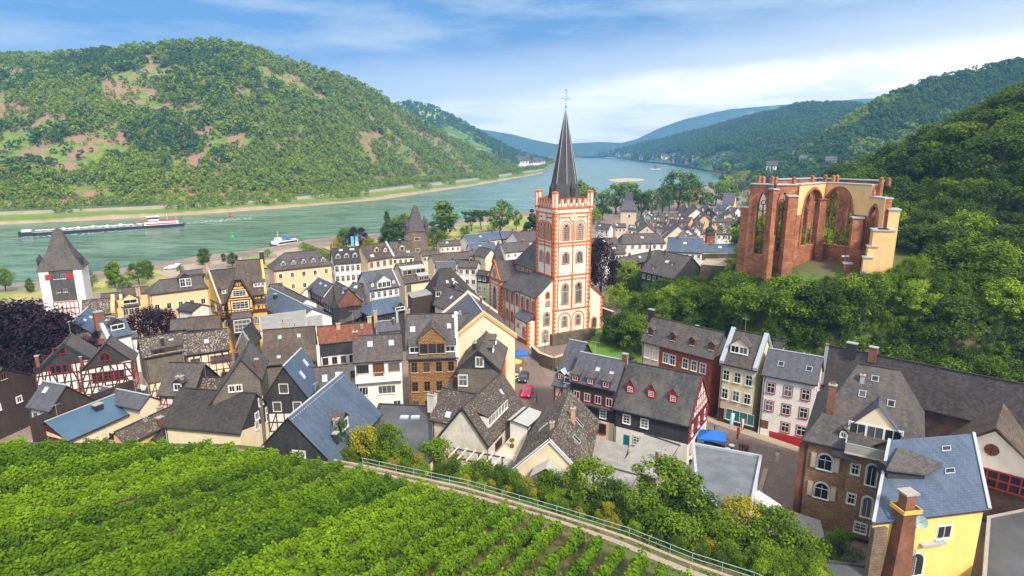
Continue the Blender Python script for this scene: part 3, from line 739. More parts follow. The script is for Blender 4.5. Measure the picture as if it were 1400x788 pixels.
        if gable:
            top=s.zr-.4; z=z1
            o,_=s.fo(f)
            while z<top-.8:
                zz=min(z+1.5,top); hw=(s.zr-.3-z)/s.k; bar((-hw,z),(hw,z)); k_=int(hw*2/step)
                for i in range(k_+1):
                    u=-hw+2*hw*i/max(1,k_); hz=min(zz,s.zr-.3-abs(u)*s.k)
                    if hz>z+.2: bar((u,z),(u,hz))
                z=zz
            hw=(s.zr-.3-z1)/s.k
            bar((-hw,z1),(0,top)); bar((hw,z1),(0,top))
        mb.build('timber_frame',s.w); return s
    def quoins(s,f,mat,z0,z1,side,w=.6):
        return s
    def sp(s,t,q):
        """point on the front (q>0) or back (q<0) slope, t along the ridge from photo A to B"""
        t=1-t if s.flip else t
        x=-s.L/2+t*s.L; w=s.wf if q>=0 else s.wb
        y=-q*s.wf if q>=0 else -q*s.wb
        return Vector((x,y,s.zr-s.k*abs(y)))
    def chimney(s,t,q=0.0,h=1.4,mat='chimney',w=.7,d=.55,pots=2,top=None):
        p=s.sp(t,q); mb=MB(); b=p.z-1.2; tz=p.z+h; m_=M[mat]
        mb.box((p.x,p.y,(b+tz)/2),(w,d,tz-b),m_); mb.box((p.x,p.y,tz+.06),(w+.16,d+.16,.14),M['grey'])
        c=mb.build('chimney',s.roof)
        if pots:
            mb=MB()
            for i in range(pots): mb.ring([(.11,tz+.12),(.09,tz+.5)],M['chimney'],8,(p.x+(i-(pots-1)/2)*.3,p.y))
            mb.build('chimney_pot',c)
        return s
    def skylight(s,t,q=.5,w=.8,h=1.1,lit=True):
        p=s.sp(t,q); an=math.atan(s.k)*(1 if q>=0 else -1); Mx=Matrix.Translation(p)@Matrix.Rotation(an,4,'X')
        mb=MB(); 
        for c,d in (((0,h/2,.06),(w+.16,.08,.14)),((0,-h/2,.06),(w+.16,.08,.14)),((w/2,0,.06),(.08,h,.14)),((-w/2,0,.06),(.08,h,.14))): mb.box(c,d,M['zinc'],M=Mx)
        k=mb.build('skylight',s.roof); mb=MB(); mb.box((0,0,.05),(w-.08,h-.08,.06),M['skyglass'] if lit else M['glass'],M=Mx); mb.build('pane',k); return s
    def dormer(s,t,q=.6,w=1.3,h=1.2,roof=None,wall=None,style='w',kind='gable',wn=1,wh=None,face=None,rk=.8):
        p=s.sp(t,q); sg=-1 if q>=0 else 1; y0=p.y; z0=p.z-.1; x=p.x; rm=M[roof] if roof else s.roofm; wm=M[wall] if wall else M['slatewall']; fw=M[face] if face else wm
        zt=p.z+h; rz=zt+w/2*rk if kind!='shed' else zt+.05
        yt=-sg*0+((s.zr-zt)/s.k)*sg if True else 0     # where the main slope reaches zt
        yr=((s.zr-rz)/s.k)*sg
        if zt>=s.zr: yt=0
        if rz>=s.zr: yr=0
        mb=MB(); hw=w/2
        mb.poly([(x-hw,y0,z0),(x+hw,y0,z0),(x+hw,y0,zt),(x-hw,y0,zt)][::(1 if sg<0 else -1)],fw)
        for e in (-1,1):
            mb.poly([(x+e*hw,y0,z0),(x+e*hw,yt,zt),(x+e*hw,y0,zt)],wm)
            mb.poly([(x+e*hw,y0,z0),(x+e*hw,yt,zt-.3),(x+e*hw,yt,zt)],wm)
        if kind=='gable' or kind=='round': mb.poly([(x-hw,y0,zt),(x+hw,y0,zt),(x,y0,rz)],fw)
        D=mb.build('dormer',s.roof)
        mb=MB(); o=.14; yf=y0+sg*.18
        if kind=='shed':
            ys=yt-sg*.3*1
            a=[(x-hw-o,yf,zt-.02),(x+hw+o,yf,zt-.02),(x+hw+o,((s.zr-zt-.55)/s.k)*sg if zt+.55<s.zr else 0,min(zt+.6,s.zr+.03)),(x-hw-o,((s.zr-zt-.55)/s.k)*sg if zt+.55<s.zr else 0,min(zt+.6,s.zr+.03))]
            up=[Vector(v)+Vector((0,0,.12)) for v in a]; mb.hexa([Vector(v) for v in a]+up,rm)
        else:
            for e in (-1,1):
                P=[Vector((x+e*(hw+o),yf,zt-o*rk)),Vector((x,yf,rz)),Vector((x,yr,rz)),Vector((x+e*(hw+o),yt,zt-o*rk))]
                if e<0: P=P[::-1]
                mb.hexa(P+[v+Vector((0,0,.1)) for v in P],rm)
        mb.build('roof',D)
        wh=wh or h*.72; pm,fm=win_meshes((w-.35)/wn-.1,wh,style)
        for i in range(wn):
            u=(i-(wn-1)/2)*((w-.25)/wn)
            pn=put('window',pm,D,(x+u,y0,p.z+h*.5),0 if sg<0 else math.pi); put('frame',fm,pn)
        return s
    def verge(s,ends='AB',mat='zinc',w=.35,h=.3,side='FK'):
        for e in ends:
            e2=s.fa(e); x=(-s.L/2-s.hip[0]+w/2) if e2=='A' else (s.L/2+s.hip[1]-w/2)
            mb=MB()
            for sd in side:
                y=-s.wf if sd=='F' else s.wb; z=s.zr-s.k*abs(y)
                a=Vector((x,0,s.zr)); b=Vector((x,y,z)); dx=Vector((w/2,0,0)); up=Vector((0,0,h)); dn=Vector((0,0,-.4))
                P=[a-dx,a+dx,b+dx,b-dx]
                if y>0: P=P[::-1]
                mb.hexa([q+dn for q in P][::-1] if False else [q+dn for q in P]+[q+up for q in P],M[mat])
            mb.build('parapet',s.root)
        return s
    def base(s,f,z,mat,t=.05):
        f=s.fa(f); o,W=s.fo(f); mb=MB(); P=[s.fp(f,-W/2-.03,s.zg-.5,t),s.fp(f,W/2+.03,s.zg-.5,t),s.fp(f,W/2+.03,s.zg-.5,-.05),s.fp(f,-W/2-.03,s.zg-.5,-.05)]
        mb.hexa(P+[p+Vector((0,0,z+.5)) for p in P],M[mat]); mb.build('plinth',s.w); return s
    def panel(s,f,u0,u1,z0,z1,mat,t=.04,name='cladding'):
        f=s.fa(f); mb=MB(); P=[s.fp(f,u0,z0,t),s.fp(f,u1,z0,t),s.fp(f,u1,z0,-.02),s.fp(f,u0,z0,-.02)]
        mb.hexa(P+[p+Vector((0,0,z1-z0)) for p in P],M[mat]); mb.build(name,s.w); return s
def _strip(s,f,p,q,w,t):
    (p0,z0),(q0,z1)=p,q; d=Vector((q0-p0,z1-z0)); L=d.length or 1; d/=L; n=Vector((-d.y,d.x))*w/2
    pts=[(p0-n.x,z0-n.y),(p0+n.x,z0+n.y),(q0+n.x,z1+n.y),(q0-n.x,z1-n.y)]
    j=.002*(hash((round(p0,2),round(q0,2),round(z0,2),round(z1,2)))%7)
    return [s.fp(f,u,z,-.02) for u,z in pts]+[s.fp(f,u,z,t+j) for u,z in pts]
def awn(s): pass
H=House
def V2(a,b): return a
# ---- lower left, dark roofs next to the vineyard
h=H('stone_house','rough stone house with arched windows and red verge at the left edge','house',(-30,430),(8,448),(-60,470),ze=8,k=1,wall='greywall',roof='s_brown',gm='greywall',wb=6)
h.rows('B',2,2,dz=3.2,style='s'); h.rows('K',3,2,style='s')
h=H('barn','dark brown slate clad barn with two small white windows at the left edge','barn',(-70,497),(4,503),(-60,560),ze=6.5,k=.62,wall='brownwall',roof='s_brown',gm='brownwall')
h.rows('B',2,1,z0=4.6,w=.75,h=.9,margin=3); h.attic('B',1,dz=1.6,style='k')
h=H('town_house','narrow white house with a slate grey roof and dark brown slate rear gable','house',(58.4,521),(91,527),(27,555),ze=8.5,k=1.0,wall='white',roof='s_blue2',gm='brownwall',wb=8)
h.rows('F',2,2,w=.8,h=1,style='k'); h.rows('A',1,2,w=.8,style='k'); h.skylight(.35,.3,.7,.9)
h.panel('B',-8,8,0,h.ze,'brownwall')
h=H('long_hall','long hall with a blue standing seam metal roof and red framed glazed gable','hall',(61,577),(160,538),(109,596),ze=5.2,k=.55,wall='cream',roof='seam',gm='maroon',wb=2.5)
h.chimney(.62,.3,.7,'black',1.2,.9,0); h.panel('A',-2.4,4,2.2,5.1,'maroon')
for i in range(4): h.win('A',-2+i*1.5,3.6,1.2,1.7,'mt')
for i in range(5): h.panel('F',-6.5+i*3.3,-6.35+i*3.3,0,4.9,'beige',.03,'pilaster')
h=H('shed','blue grey roofed annex with a pale gable behind the blue metal roof','annex',(140,528),(205,541),(131,548),ze=6.5,k=.75,wall='cream',roof='s_blue2')
h=H('cottage','low cottage with a lichen speckled roof and tan gable beside the vineyard','cottage',(156,591),(261,543),(175,608),ze=4.5,k=.85,wall='tan',roof='s_lich',wb=4)
h.chimney(.45,.85,1.3,'redbrick',.8,.6,0); h.attic('A',1,dz=-.5,style='k'); h.chimney(.35,.15,.5,'grey',.5,.4,0); h.chimney(.62,-.2,.9,'chimtan',.8,.6,1)
h=H('shed','small lean to shed with a dark roof at the vineyard edge','shed',(208,588),(272,588),(214,602),ze=3.4,k=.4,wall='brown',roof='s_dark',wb=.8)
h=H('barn','big barn with a plain dark slate roof and black slate gable','barn',(245,530),(350,538),(317,592),ze=6,k=.95,wall='cream',roof='s_dark',gm='slatewall',wb=7)
h.panel('B',-20,20,0,6.4,'slatewall') if False else None
h.rows('B',2,1,w=.7,h=1.1,z0=5.2,margin=2.5); h.attic('B',1,dz=1.2,w=.9,h=1.2); h.win('B',-1.2,h.ze+.6,.8,1); h.win('B',1.4,h.ze+.4,.6,.8)
h=H('slate_house','steep blue slate roofed house with black gable and dotted ridge','house',(393,571),(468,509),(534,553),ze=6.2,wb=4,k=1.05,wall='slatewall',roof='s_blue',gm='slatewall')
h.win('A',-.5,h.ze+.9,.5,1.4); h.win('A',.5,h.ze+.9,.5,1.4)
h.dormer(.42,.72,2.2,1.6,'s_brown','slatewall'); h.chimney(.22,.75,1.2,'slatewall',.7,.6,0); h.chimney(.34,.62,1.4,'grey',.6,.6,2)
mb=MB()
for i in range(30):
    p=h.sp(.02+.95*i/29,.07); mb.box((p.x,p.y,p.z+.1),(.16,.12,.12),M['zinc'])
mb.build('snow_guard',h.roof)
h=H('slate_house','blue slate roofed house with two skylights and a grey slate gable','house',(387,501),(412,476),(425,540),ze=8.5,k=1.5,wall='slatewall',roof='s_blue',gm='slatewall',bands=[(6,'white')])
h.win('A',-.3,h.ze+1.4,1.1,1.3,'wk'); h.rows('A',2,1,w=1,h=1.3,style='wk',z0=7); h.skylight(.35,.5,.7,1.3); h.skylight(.75,.35,.7,1.2); h.timber('A',3,6,'timber')
h=H('stone_house','grey slate hung house with two pairs of white windows and grey gable','house',(329,491),(341,466),(307,513),ze=9,k=1.35,wb=2.6,wall='greywall',roof='s_grey',gm='greywall')
h.win('A',-.55,h.ze+1.9,.7,.9); h.win('A',.35,h.ze+1.9,.7,.9); h.rows('A',1,2,z0=8.6,w=1.3,h=1.4,style='wq'); h.chimney(.2,-.7,1.6,'redbrick',.5,.5,0)
h=H('pointed_house','narrow house with a very steep dark slate gable and curled white verge','house',(331,452),(345,440),(318,500),ze=9,k=2.1,wall='greywall',roof='s_dark',gm='greywall')
h.verge('A','zinc',.3,.2)
h=H('timber_house','small house with a dark brown hipped roof and a timbered corner','house',(346,500),(360,494),(320,518),ze=8.0,k=1.15,hip=(3.5,2.5),wall='brownwall',roof='s_brown',bands=[(4.5,'cream')])
h.timber('A',2,4.4); h.timber('F',2,4.4)
h=H('slate_house','house with a smooth dark roof with one skylight and dark blue slate gable','house',(231,495.5),(280,496.5),(208,541),ze=6.5,k=.95,wall='white',roof='s_brown',gm='slatewall')
h.skylight(.5,.55,.7,1.1); h.timber('F',3.5,6.2,'timberred'); h.dormer(.55,.85,1.5,1.3,'s_dark'); h.chimney(.55,.65,1.3,'grey',1,.7,1)
h=H('cottage','small cottage with a heavily speckled roof and black side gable','cottage',(274,516),(314,516),(270,536),ze=6.5,k=.9,wall='white',roof='s_lich2',gm='slatewall')
h.timber('F',3.5,6.2); h.skylight(.9,.4,.5,.6)
h=H('brown_house','brown roofed house squeezed behind the blue slate roof','house',(425,503),(476,498),(432,545),ze=7,k=.9,wall='white',roof='s_brown')
h.skylight(.35,.4,.7,1.2); h.skylight(.7,.35,.7,1.2)
# ---- half timbered pair on the square
h=H('half_timbered_house','white half timbered house with red windows, first of the pair on the square','house',(87,470.6),(97.7,455),(127,489),ze=10,k=.98,wall='white',roof='s_grey',gm='slatewall',wb=5.0)
h.timber('A',3.6,9.8,rails=2,seed=3,w=.2,step=1.0); h.win('A',-1.7,5.3,2.0,1.5,'rRq'); h.win('A',2.4,5.5,1.2,1.5,'rRc'); h.win('A',-.2,h.ze-.9,3.0,1.3,'rRq'); h.win('A',.0,h.ze+2.2,1.5,1,'rR')
h.rows('A',3,1,z0=1.8,w=1.2,h=1.2,style='rRc'); h.verge('A','slatewall',.3,.2); h.timber('B',3.6,9.8,rails=2); h.chimney(.1,-.8,2.2,'redbrick',.5,.5,0)
h.win('A',3.4,1.3,1.6,2.4,'D')
h=H('half_timbered_house','half timbered house with a long band of red windows and arched attic window','house',(144.7,469),(152,458),(184,491),ze=9.4,k=1.05,wall='white',roof='s_grey',gm='slatewall',wb=4.6)
h.timber('A',4.4,9.2,rails=2,seed=5,w=.2,step=1.0); h.win('A',-1.5,7.2,1.5,1.5,'rRc'); h.win('A',.1,7.2,1.5,1.5,'rRc'); h.win('A',1.7,7.2,1.5,1.5,'rRc'); h.win('A',0,h.ze+1.3,1.4,1.3,'raR'); h.win('A',-.2,h.ze+4,.7,.7,'rR')
h.win('A',-.5,2.6,3.4,1.2,'rRq'); h.win('A',-3.5,2.3,1,1.6,'m'); h.timber('F',4.4,9.2,'timberred',seed=2); h.timber('K',4.4,9.2,'timberred',seed=8); h.chimney(.3,-.9,2,'redbrick',.4,.4,0)
h.panel('A',2.2,4.6,0,4.2,'brownwall',.1); h.win('A',3.3,2.6,1.1,.9,'wx')
h=H('stone_house','grey stone gabled house with a lattice window and two skylights in its blue roof','house',(98,441),(120,420),(137,443),ze=10.2,k=.8,wall='greywall',roof='s_blue',gm='slatewall')
h.win('A',-.6,h.ze-1.2,1.5,1.2,'wx'); h.skylight(.35,.35,1,.5); h.skylight(.6,.45,1,.5); h.chimney(.15,-.5,1.4,'black',.8,.6,0)
h=H('town_house','house with a bright blue grey roof, hooded dormer and orange brick chimney','house',(134,441),(170,434),(137,466),ze=9,k=.9,wall='white',roof='s_blue')
h.dormer(.55,.62,2.6,1.2,'s_dark','slatewall'); h.chimney(.02,.1,2.4,'chimney',1.5,.9,0); h.verge('A','white',.6,.6)
h=H('outbuilding','white flat roofed outbuilding beside the copper tree','outbuilding',(173,455),(187,453),(174,463),ze=7,k=.25,wall='white',roof='s_blue2')
h=H('tan_house','tan house with a dark speckled roof behind the blue roofs','house',(112,411),(157,407),(118,432),ze=8.5,k=.9,wall='tan',roof='s_lich2')
h.verge('B','tan',.7,.8); h.rows('F',3,1,style='w')
h=H('tan_house','tan house with a small pointed dormer and tall gable chimneys','house',(163,406),(190,403),(166,420),ze=8.5,k=.9,wall='tan',roof='s_brown')
h.verge('A','tan',.6,.6); h.dormer(.5,.8,3.2,1.2,'s_grey','tan'); h.rows('F',3,2,style='s'); h.chimney(.97,0,1.6,'chimtan',.9,.6,2)
h=H('cafe','small brown house with a pale gutter near the river road','house',(137,402),(168,399),(139,410),ze=5.5,k=.8,wall='tan',roof='s_brown')
h=H('long_house','long low roofed house on the riverside promenade, brown and weathered','house',(166,394),(203,391),(168,403),ze=6,k=.8,wall='tan',roof='s_moss')
h=H('apricot_house','large apricot house with a grey brown roof and a slate hung dormer','house',(217,383),(280,376),(205,403),ze=9.5,k=.85,wall='apricot',roof='s_brown',hip=(3,0))
h.dormer(.52,.8,2.8,2.6,'s_grey','slatewall',wn=2,style='wc'); h.rows('F',5,1,z0=6,style='w'); h.win('B',0,6.5,1.2,1)
h=H('dark_shed','dark pitched shed roof in front of the apricot house','shed',(254,413),(276,416),(252,425),ze=8,k=.4,wall='white',roof='s_dark')
h=H('brown_house','small brown roofed house behind the apricot house by the river','house',(246,371),(277,368),(249,377),ze=7,k=.7,wall='tan',roof='s_brown')
h=H('tan_house','tall narrow tan house with a blue roof beside the ornate yellow house','house',(283,370),(300,367),(280,385),ze=12,k=.8,wall='tan',roof='s_blue'); h.chimney(.02,0,1.8,'chimtan',.8,.6,2)
# two speckled roofs before the yellow house
h=H('long_house','long house with a heavily lichened roof and two tiers of eaves','house',(188,463),(249,453),(189.5,491),ze=8.2,k=.9,wall='greywall',roof='s_lich2',bands=[(3,'cream')])
h.dormer(.62,.95,6,1.0,'s_lich','slatewall',kind='shed',wn=3,style='k'); h.chimney(.48,.75,2.2,'black',.5,.4,0); h.timber('F',0,3); h.skylight(.7,.4,.7,.8)
h=H('half_timbered_house','cream timber framed house with a heavily speckled long roof and a row of brown windows','house',(249,456.6),(311,449),(250,486.5),ze=8.6,k=.9,wall='cream',roof='s_lich2')
h.timber('F',1.6,8.2,'timber',rails=2,seed=9); h.win('F',-2.2,6.8,1.4,1.3,'m'); h.win('F',2.1,6.9,3.4,1.2,'mq'); h.win('F',5.2,6.9,1.6,1.2,'m'); h.win('F',2.6,3.2,1.5,1.8,'m'); h.skylight(.5,.5,.7,.8)
h.timber('B',1.6,8.2,'timberred',rails=2)
h=H('brown_house','weathered brown roofed house between the speckled roofs and the ornate yellow house','house',(257,434),(302,431),(256,452),ze=10,k=.8,wall='greywall',roof='s_moss',ext=(0,0))
h=H('brown_house','plain grey brown roofed house left of the weathered roof','house',(233,437),(257,435),(234,452),ze=9,k=.8,wall='greywall',roof='s_brown')
# ---- red brown roofs in the middle
h=H('long_house','tall house with a big rough weathered brown roof','house',(359,451.5),(431,446),(363,500),ze=8.8,k=1.0,wall='greywall',roof='s_moss'); h.skylight(.32,.25,.5,.6); h.skylight(.68,.25,.5,.6); h.skylight(.3,.8,.5,.5); h.chimney(.38,-.15,1.6,'chimtan',.45,.4,1); h.chimney(.6,-.15,.7,'chimney',.4,.35,1)
h=H('tiled_house','white house under a long red brown tiled roof with dark lower band','house',(433,447),(508,440),(434,471),ze=11.5,k=.9,wall='white',roof='tile_red')
h.panel('F',-20,20,h.ze-2.2,h.ze+.1,'slatewall',.25) if False else None
h.chimney(.38,.2,.8,'chimtan',.7,.5,0); h.chimney(.96,.0,.9,'chimtan',.7,.5,0); h.chimney(.8,.3,.4,'grey',.4,.4,0); h.rows('F',6,2,style='k',z0=h.ze-3.4,w=.9,h=1.3)
s_=h; W=h.xb-h.xa
h.panel('F',-W/2,W/2,h.ze-2.3,h.ze-.05,'slatewall',.3,'skirt_roof')
h=H('balcony_house','white house with a flat brown tiled roof, two skylights and a recessed balcony','house',(482,460),(549,456),(483,496.5),ze=10.5,k=.85,wall='white',roof='s_brown')
h.skylight(.35,.35,.8,1.0); h.skylight(.78,.35,.8,1.0); h.chimney(.06,.1,1.2,'chimney',.8,.6,1); W=h.xb-h.xa
h.rows('F',3,1,z0=h.ze-1.3,w=1.9,h=1.4,style='kq'); h.win('F',0,h.ze-1.6,1.5,2.1,'Dr'); h.panel('F',-W/2,W/2,h.ze-3.5,h.ze-2.7,'white',.9,'balcony'); h.win('F',1.2,h.ze-5.2,2.8,1.4,'wq'); h.win('F',-2.8,h.ze-5.2,1.8,1.4,'wq'); h.win('F',2.8,h.ze-8,1.2,1.3,'w')
h=H('brick_house','ochre brick house with four columns of windows and central brick gable','house',(556,430),(625,428),(543,492),ze=11,k=1.0,wall='ybrick',roof='s_grey')
print('ybrick w',h.xb-h.xa)
h.rows('F',4,3,z0=h.ze-1.6,dz=3.4,w=.95,h=1.7,style='kc')
for i in range(3): h.panel('F',-(h.xb-h.xa)/2,(h.xb-h.xa)/2,h.ze-3.0-3.4*i,h.ze-2.75-3.4*i,'ybrick',.12,'string_course')
h.dormer(.5,.97,4.4,3.0,'s_lich','ybrick',style='k',wn=3,wh=1.7,face='ybrick',rk=.95); h.dormer(.16,.88,1.9,1.3,'s_grey','slatewall',kind='shed'); h.dormer(.84,.88,1.9,1.3,'s_grey','slatewall',kind='shed')
h.skylight(.12,.35,.8,1); h.skylight(.83,.3,.6,.9); h.skylight(.93,.08,.5,.5); h.verge('B','white',.5,.25); h.panel('B',-20,20,0,0.1,'white') if False else None
h.chimney(.02,-.1,1.2,'grey',.7,.6,1)
hb=h
h.panel('B',-(h.yk-h.yf)/2,(h.yk-h.yf)/2,0,h.ze,'white',.06,'render')
h=H('party_wall_house','house with a tall bare white party wall beside the ochre brick house','house',(622,432),(640,428),(627,480),ze=10,k=1.1,wall='white',roof='s_grey')
h=H('gabled_house','cream gabled house with a stepped parapet and cream end wall','house',(662,429),(640,400),(700,452),ze=11.5,k=.78,wall='cream',roof='s_blue2',gm='cream')
h.verge('A','tan',.5,.45); h.verge('B','cream',.5,.45); h.skylight(.6,-.5,.7,1.0); h.chimney(.75,.3,1.3,'redbrick',.4,.4,0); h.chimney(.3,.3,1.3,'redbrick',.4,.4,0); h.chimney(.3,-.6,1.6,'white',.7,.5,1)
h=H('long_house','long house behind the cream gable with its parapet running up to the church lane','house',(640,400),(622,386),(660,421),ze=11.8,k=.75,wall='cream',roof='s_grey',gm='cream'); h.verge('AB','cream',.5,.4)
h=H('gabled_house','black slate gabled house with one orange lit attic window','house',(653.5,480),(668,446),(685,506),ze=9.5,k=.92,wall='greywall',roof='s_grey',gm='slatewall')
h.win('A',.2,h.ze+1.4,1.1,1.5,'w'); h.win('A',-2.6,h.ze-1.9,1.3,1.8,'wc'); h.timber('F',4,9.2,'orange',seed=4,step=2.2); h.panel('F',-(h.xb-h.xa)/2,(h.xb-h.xa)/2,0,4,'cream',.04)
h.dormer(.35,.5,1.8,1.0,'s_grey','slatewall'); h.dormer(.65,.5,1.8,1.0,'s_grey','slatewall'); h.verge('A','s_dark',.25,.12); h.chimney(.25,-.3,1.2,'black',.7,.6,1)
def flatroof(name,label,cat,pix,z,wall='white',roof='flat_dark',par=.0,parmat='white',lit=(),zg=0,pw=.35):
    P=[G(x,y,z) for x,y in pix]; c=sum(P,Vector())/len(P); r=root(name,(c.x,c.y,zg),0,label,cat)
    n=len(P); area=sum(P[i].x*P[(i+1)%n].y-P[(i+1)%n].x*P[i].y for i in range(n))
    if area<0: P=P[::-1]
    Q=[Vector((p.x-c.x,p.y-c.y,z-zg)) for p in P]; mb=MB()
    for i in range(n):
        j=(i+1)%n; a,b=Q[i],Q[j]; mb.poly([(a.x,a.y,-.5),(b.x,b.y,-.5),b,a],M[wall])
    mb.build('wall',r)
    mb=MB(); mb.poly([q*1+Vector((0,0,.02)) for q in Q],M[roof]); rf=mb.build('roof',r)
    if par:
        mb=MB()
        for i in range(n):
            a,b=Q[i],Q[(i+1)%n]; d=(b-a).normalized()*pw/2; mb.bar(a-d+Vector((0,0,par/2)),b+d+Vector((0,0,par/2)),pw,M[parmat],par+.02*(i%2))
        mb.build('parapet',rf)
    for (x,y) in lit:
        p=G(x,y,z); mb=MB(); mb.box((p.x-c.x,p.y-c.y,z-zg+.15),(1.3,.9,.3),M['zinc']); k=mb.build('skylight',rf)
        mb=MB(); mb.box((p.x-c.x,p.y-c.y,z-zg+.31),(1.1,.7,.05),M['skyglass']); mb.build('pane',k)
    return r
# ---- riverside row
h=H('hotel','big apricot four storey house with a hipped roof and five white dormers','house',(388,346),(433,342),(366,371),ze=13,k=.95,wall='apricot',roof='s_brown',hip=(4,3),Cb=None)
h.rows('F',5,3,z0=h.ze-1.8,w=.9,h=1.3,style='w',dz=3.2)
for i in range(5): h.dormer(-.12+.3*i,.78,1.3,1.0,'s_brown','frame',style='g')
h.win('F',-1,1.8,1.1,2.2,'D'); h.win('F',1,1.8,1.1,1.8,'k')
h=H('town_house','bright white three storey house with a dark roof and three gabled dormers','house',(452,340),(490,337.6),(459,361),ze=11,k=1.1,wall='white',roof='s_dark')
h.rows('F',5,2,z0=h.ze-1.7,w=1.0,h=1.7,style='wcs'); h.rows('A',2,3,w=.9,style='k'); 
for i in range(3): h.dormer(.2+.3*i,.7,1.5,1.2,'s_dark','frame',style='g')
h.skylight(.35,.15,1,.6); h.skylight(.75,.15,1.3,.6); h.chimney(.02,0,1.5,'redbrick',.5,.5,0)
h=H('cream_house','cream house with orange windows, a brown roof and two small dormers','house',(492,336),(529,331),(501,357),ze=11,k=1.1,wall='cream',roof='s_moss')
h.rows('F',4,1,z0=h.ze-1.6,w=.9,h=1.5,style='r'); h.dormer(.45,.55,1.4,1.3,'s_moss','cream',style='k'); h.dormer(.75,.62,1.2,1.1,'s_moss','cream',style='w'); h.skylight(.22,.75,1.3,.9); h.verge('B','zinc',.8,.25)
h=H('cream_house','cream house with a brown roof and one dormer beside the brown stone tower','house',(532,330.5),(563,329),(543,352),ze=10.5,k=1.1,wall='cream',roof='s_lich')
h.dormer(.5,.6,1.5,1.4,'s_brown','cream',style='k'); h.rows('F',4,1,w=.9,h=1.2,style='w'); h.skylight(.75,.7,1,.7); h.chimney(.45,.1,1,'black',.8,.6,0)
h=H('white_house','white house with blue roof, central white front gable and two tiny dormers','house',(494,372),(536,366.5),(505,398),ze=9.5,k=1.0,wall='white',roof='s_blue2')
h.dormer(.48,.98,3.8,2.0,'s_blue2','white',style='w',wn=3,wh=1.4,face='white',rk=.75); h.dormer(.15,.8,.8,.8,'s_grey','white',style='w'); h.dormer(.83,.8,.8,.8,'s_grey','white',style='w')
h.rows('F',5,2,w=.9,h=1.5,style='wcs'); h.verge('B','zinc',.35,.25); h.rows('A',1,2,w=.8,style='k')
h=H('balcony_house','house with a glazed roof terrace under a pale corrugated canopy','house',(541,361),(576,357),(553,388),ze=9,k=.9,wall='cream',roof='s_lich')
h.dormer(.5,.62,7.0,1.5,'glassroof','cream',kind='shed',wn=5,style='k'); h.dormer(.75,.98,3.2,1.4,'glassroof','pink',kind='shed',wn=2,style='r'); h.win('F',-2.5,h.ze-1.6,1.4,1.8,'k'); h.verge('B','s_dark',.3,.2)
flatroof('town_house','plain maroon brown block with a pale flat top and a square grey chimney','house',[(557,401),(563,408),(592,402.5),(583,395)],9.5,'brownwall','flat_grey')
h=H('narrow_house','blue roofed white house with a band of small attic windows','house',(419,394),(435,379),(422,396.5),ze=10.2,k=.9,wall='white',roof='s_blue2',wb=4)
h=H('pink_house','white house with pink window bands and a smooth blue grey gable roof','house',(435,379),(455,388),(422,397),ze=9.4,k=1.0,wall='white',roof='s_blue2',wb=3.5,bands=[(6.6,'white'),(9.2,'slatewall')])
h.rows('F',6,3,z0=h.ze-1.0,dz=2.9,w=.8,h=1.2,style='t'); h.skylight(.4,.3,1,.5); h.skylight(.75,.3,1,.5); h.rows('A',2,2)
h=H('brick_house','red brick house with a slate mansard roof and a thin black turret','house',(459,385),(477,394),(444,414),ze=9.2,k=1.15,wall='redbrick',roof='s_brown',wb=4.5,bands=[(6.2,'redbrick'),(9.0,'slatewall')])
h.rows('F',5,3,z0=h.ze-1.0,dz=2.9,w=.8,h=1.3,style='s'); h.dormer(.9,.3,1,1,'s_blue','slatewall')
p=h.sp(.98,.95); mb=MB(); mb.ring([(.75,h.ze-3.2),(.75,h.ze+.2),(1.0,h.ze+.2),(.35,h.ze+1.8),(.02,h.ze+6.2)],M['slatewall'],8,(p.x,p.y)); mb.build('turret',h.root)
h=H('brick_house','small red brick gabled house with stepped cream edging and arched window','house',(487,402),(490,391),(497,416),ze=8.2,k=1.6,wall='redbrick',roof='s_grey',gm='redbrick',wb=2.2)
h.win('A',0,h.ze+.9,1.3,1.5,'wasc'); h.verge('A','stonetrim',.25,.1); h.rows('A',1,2,style='s')
h=H('grey_house','house with a grey green roof and a long skylight behind the small brick gable','house',(482,386),(497,388),(480,398),ze=9,k=.7,wall='greywall',roof='s_grey'); h.skylight(.6,.5,1.2,.9)
h=H('slate_house','black slate house with a bright blue hipped roof and small blue porch gable','house',(509,411),(545,405),(506,433),ze=9.2,k=.8,wall='slatewall',roof='s_blue',hip=(2.2,0))
h.dormer(.78,.95,2.6,.8,'s_blue','slatewall',style='w'); h.win('F',-.2,h.ze-1.4,1.1,1.2,'kc')
h=H('slate_house','grey hipped roof house with a hooded dormer left of the bright blue roof','house',(488,424),(504,415),(482,439),ze=8.5,k=.9,wall='slatewall',roof='s_grey',hip=(3,0),wb=3)
h.dormer(.5,.5,1.4,.9,'s_brown','brown',style='k')
h=H('brown_house','low cluttered roof with metal flues between the tiled roof and the ochre brick house','house',(513,440),(545,437),(512,455),ze=9.5,k=.7,wall='white',roof='s_blue2'); h.chimney(.02,0,2.2,'chimtan',.6,.5,1); h.chimney(.92,.2,2.2,'zinc',.45,.45,0); h.chimney(.75,.4,1.2,'redbrick',.4,.4,0)
h=H('lowered_roof_house','blue lean roofed house in front of the apricot hotel','house',(370,394),(427,422),(377,430),ze=8.5,k=.55,wall='white',roof='s_blue'); h.chimney(.3,.35,1.0,'black',1,.7,0); h.skylight(.22,.2,1,.8)
h=H('long_house','brown roof strip with pale verge between the blue roof and the hotel','house',(382,389),(420,408),(372,394),ze=10,k=.6,wall='white',roof='s_brown',wb=2.5)
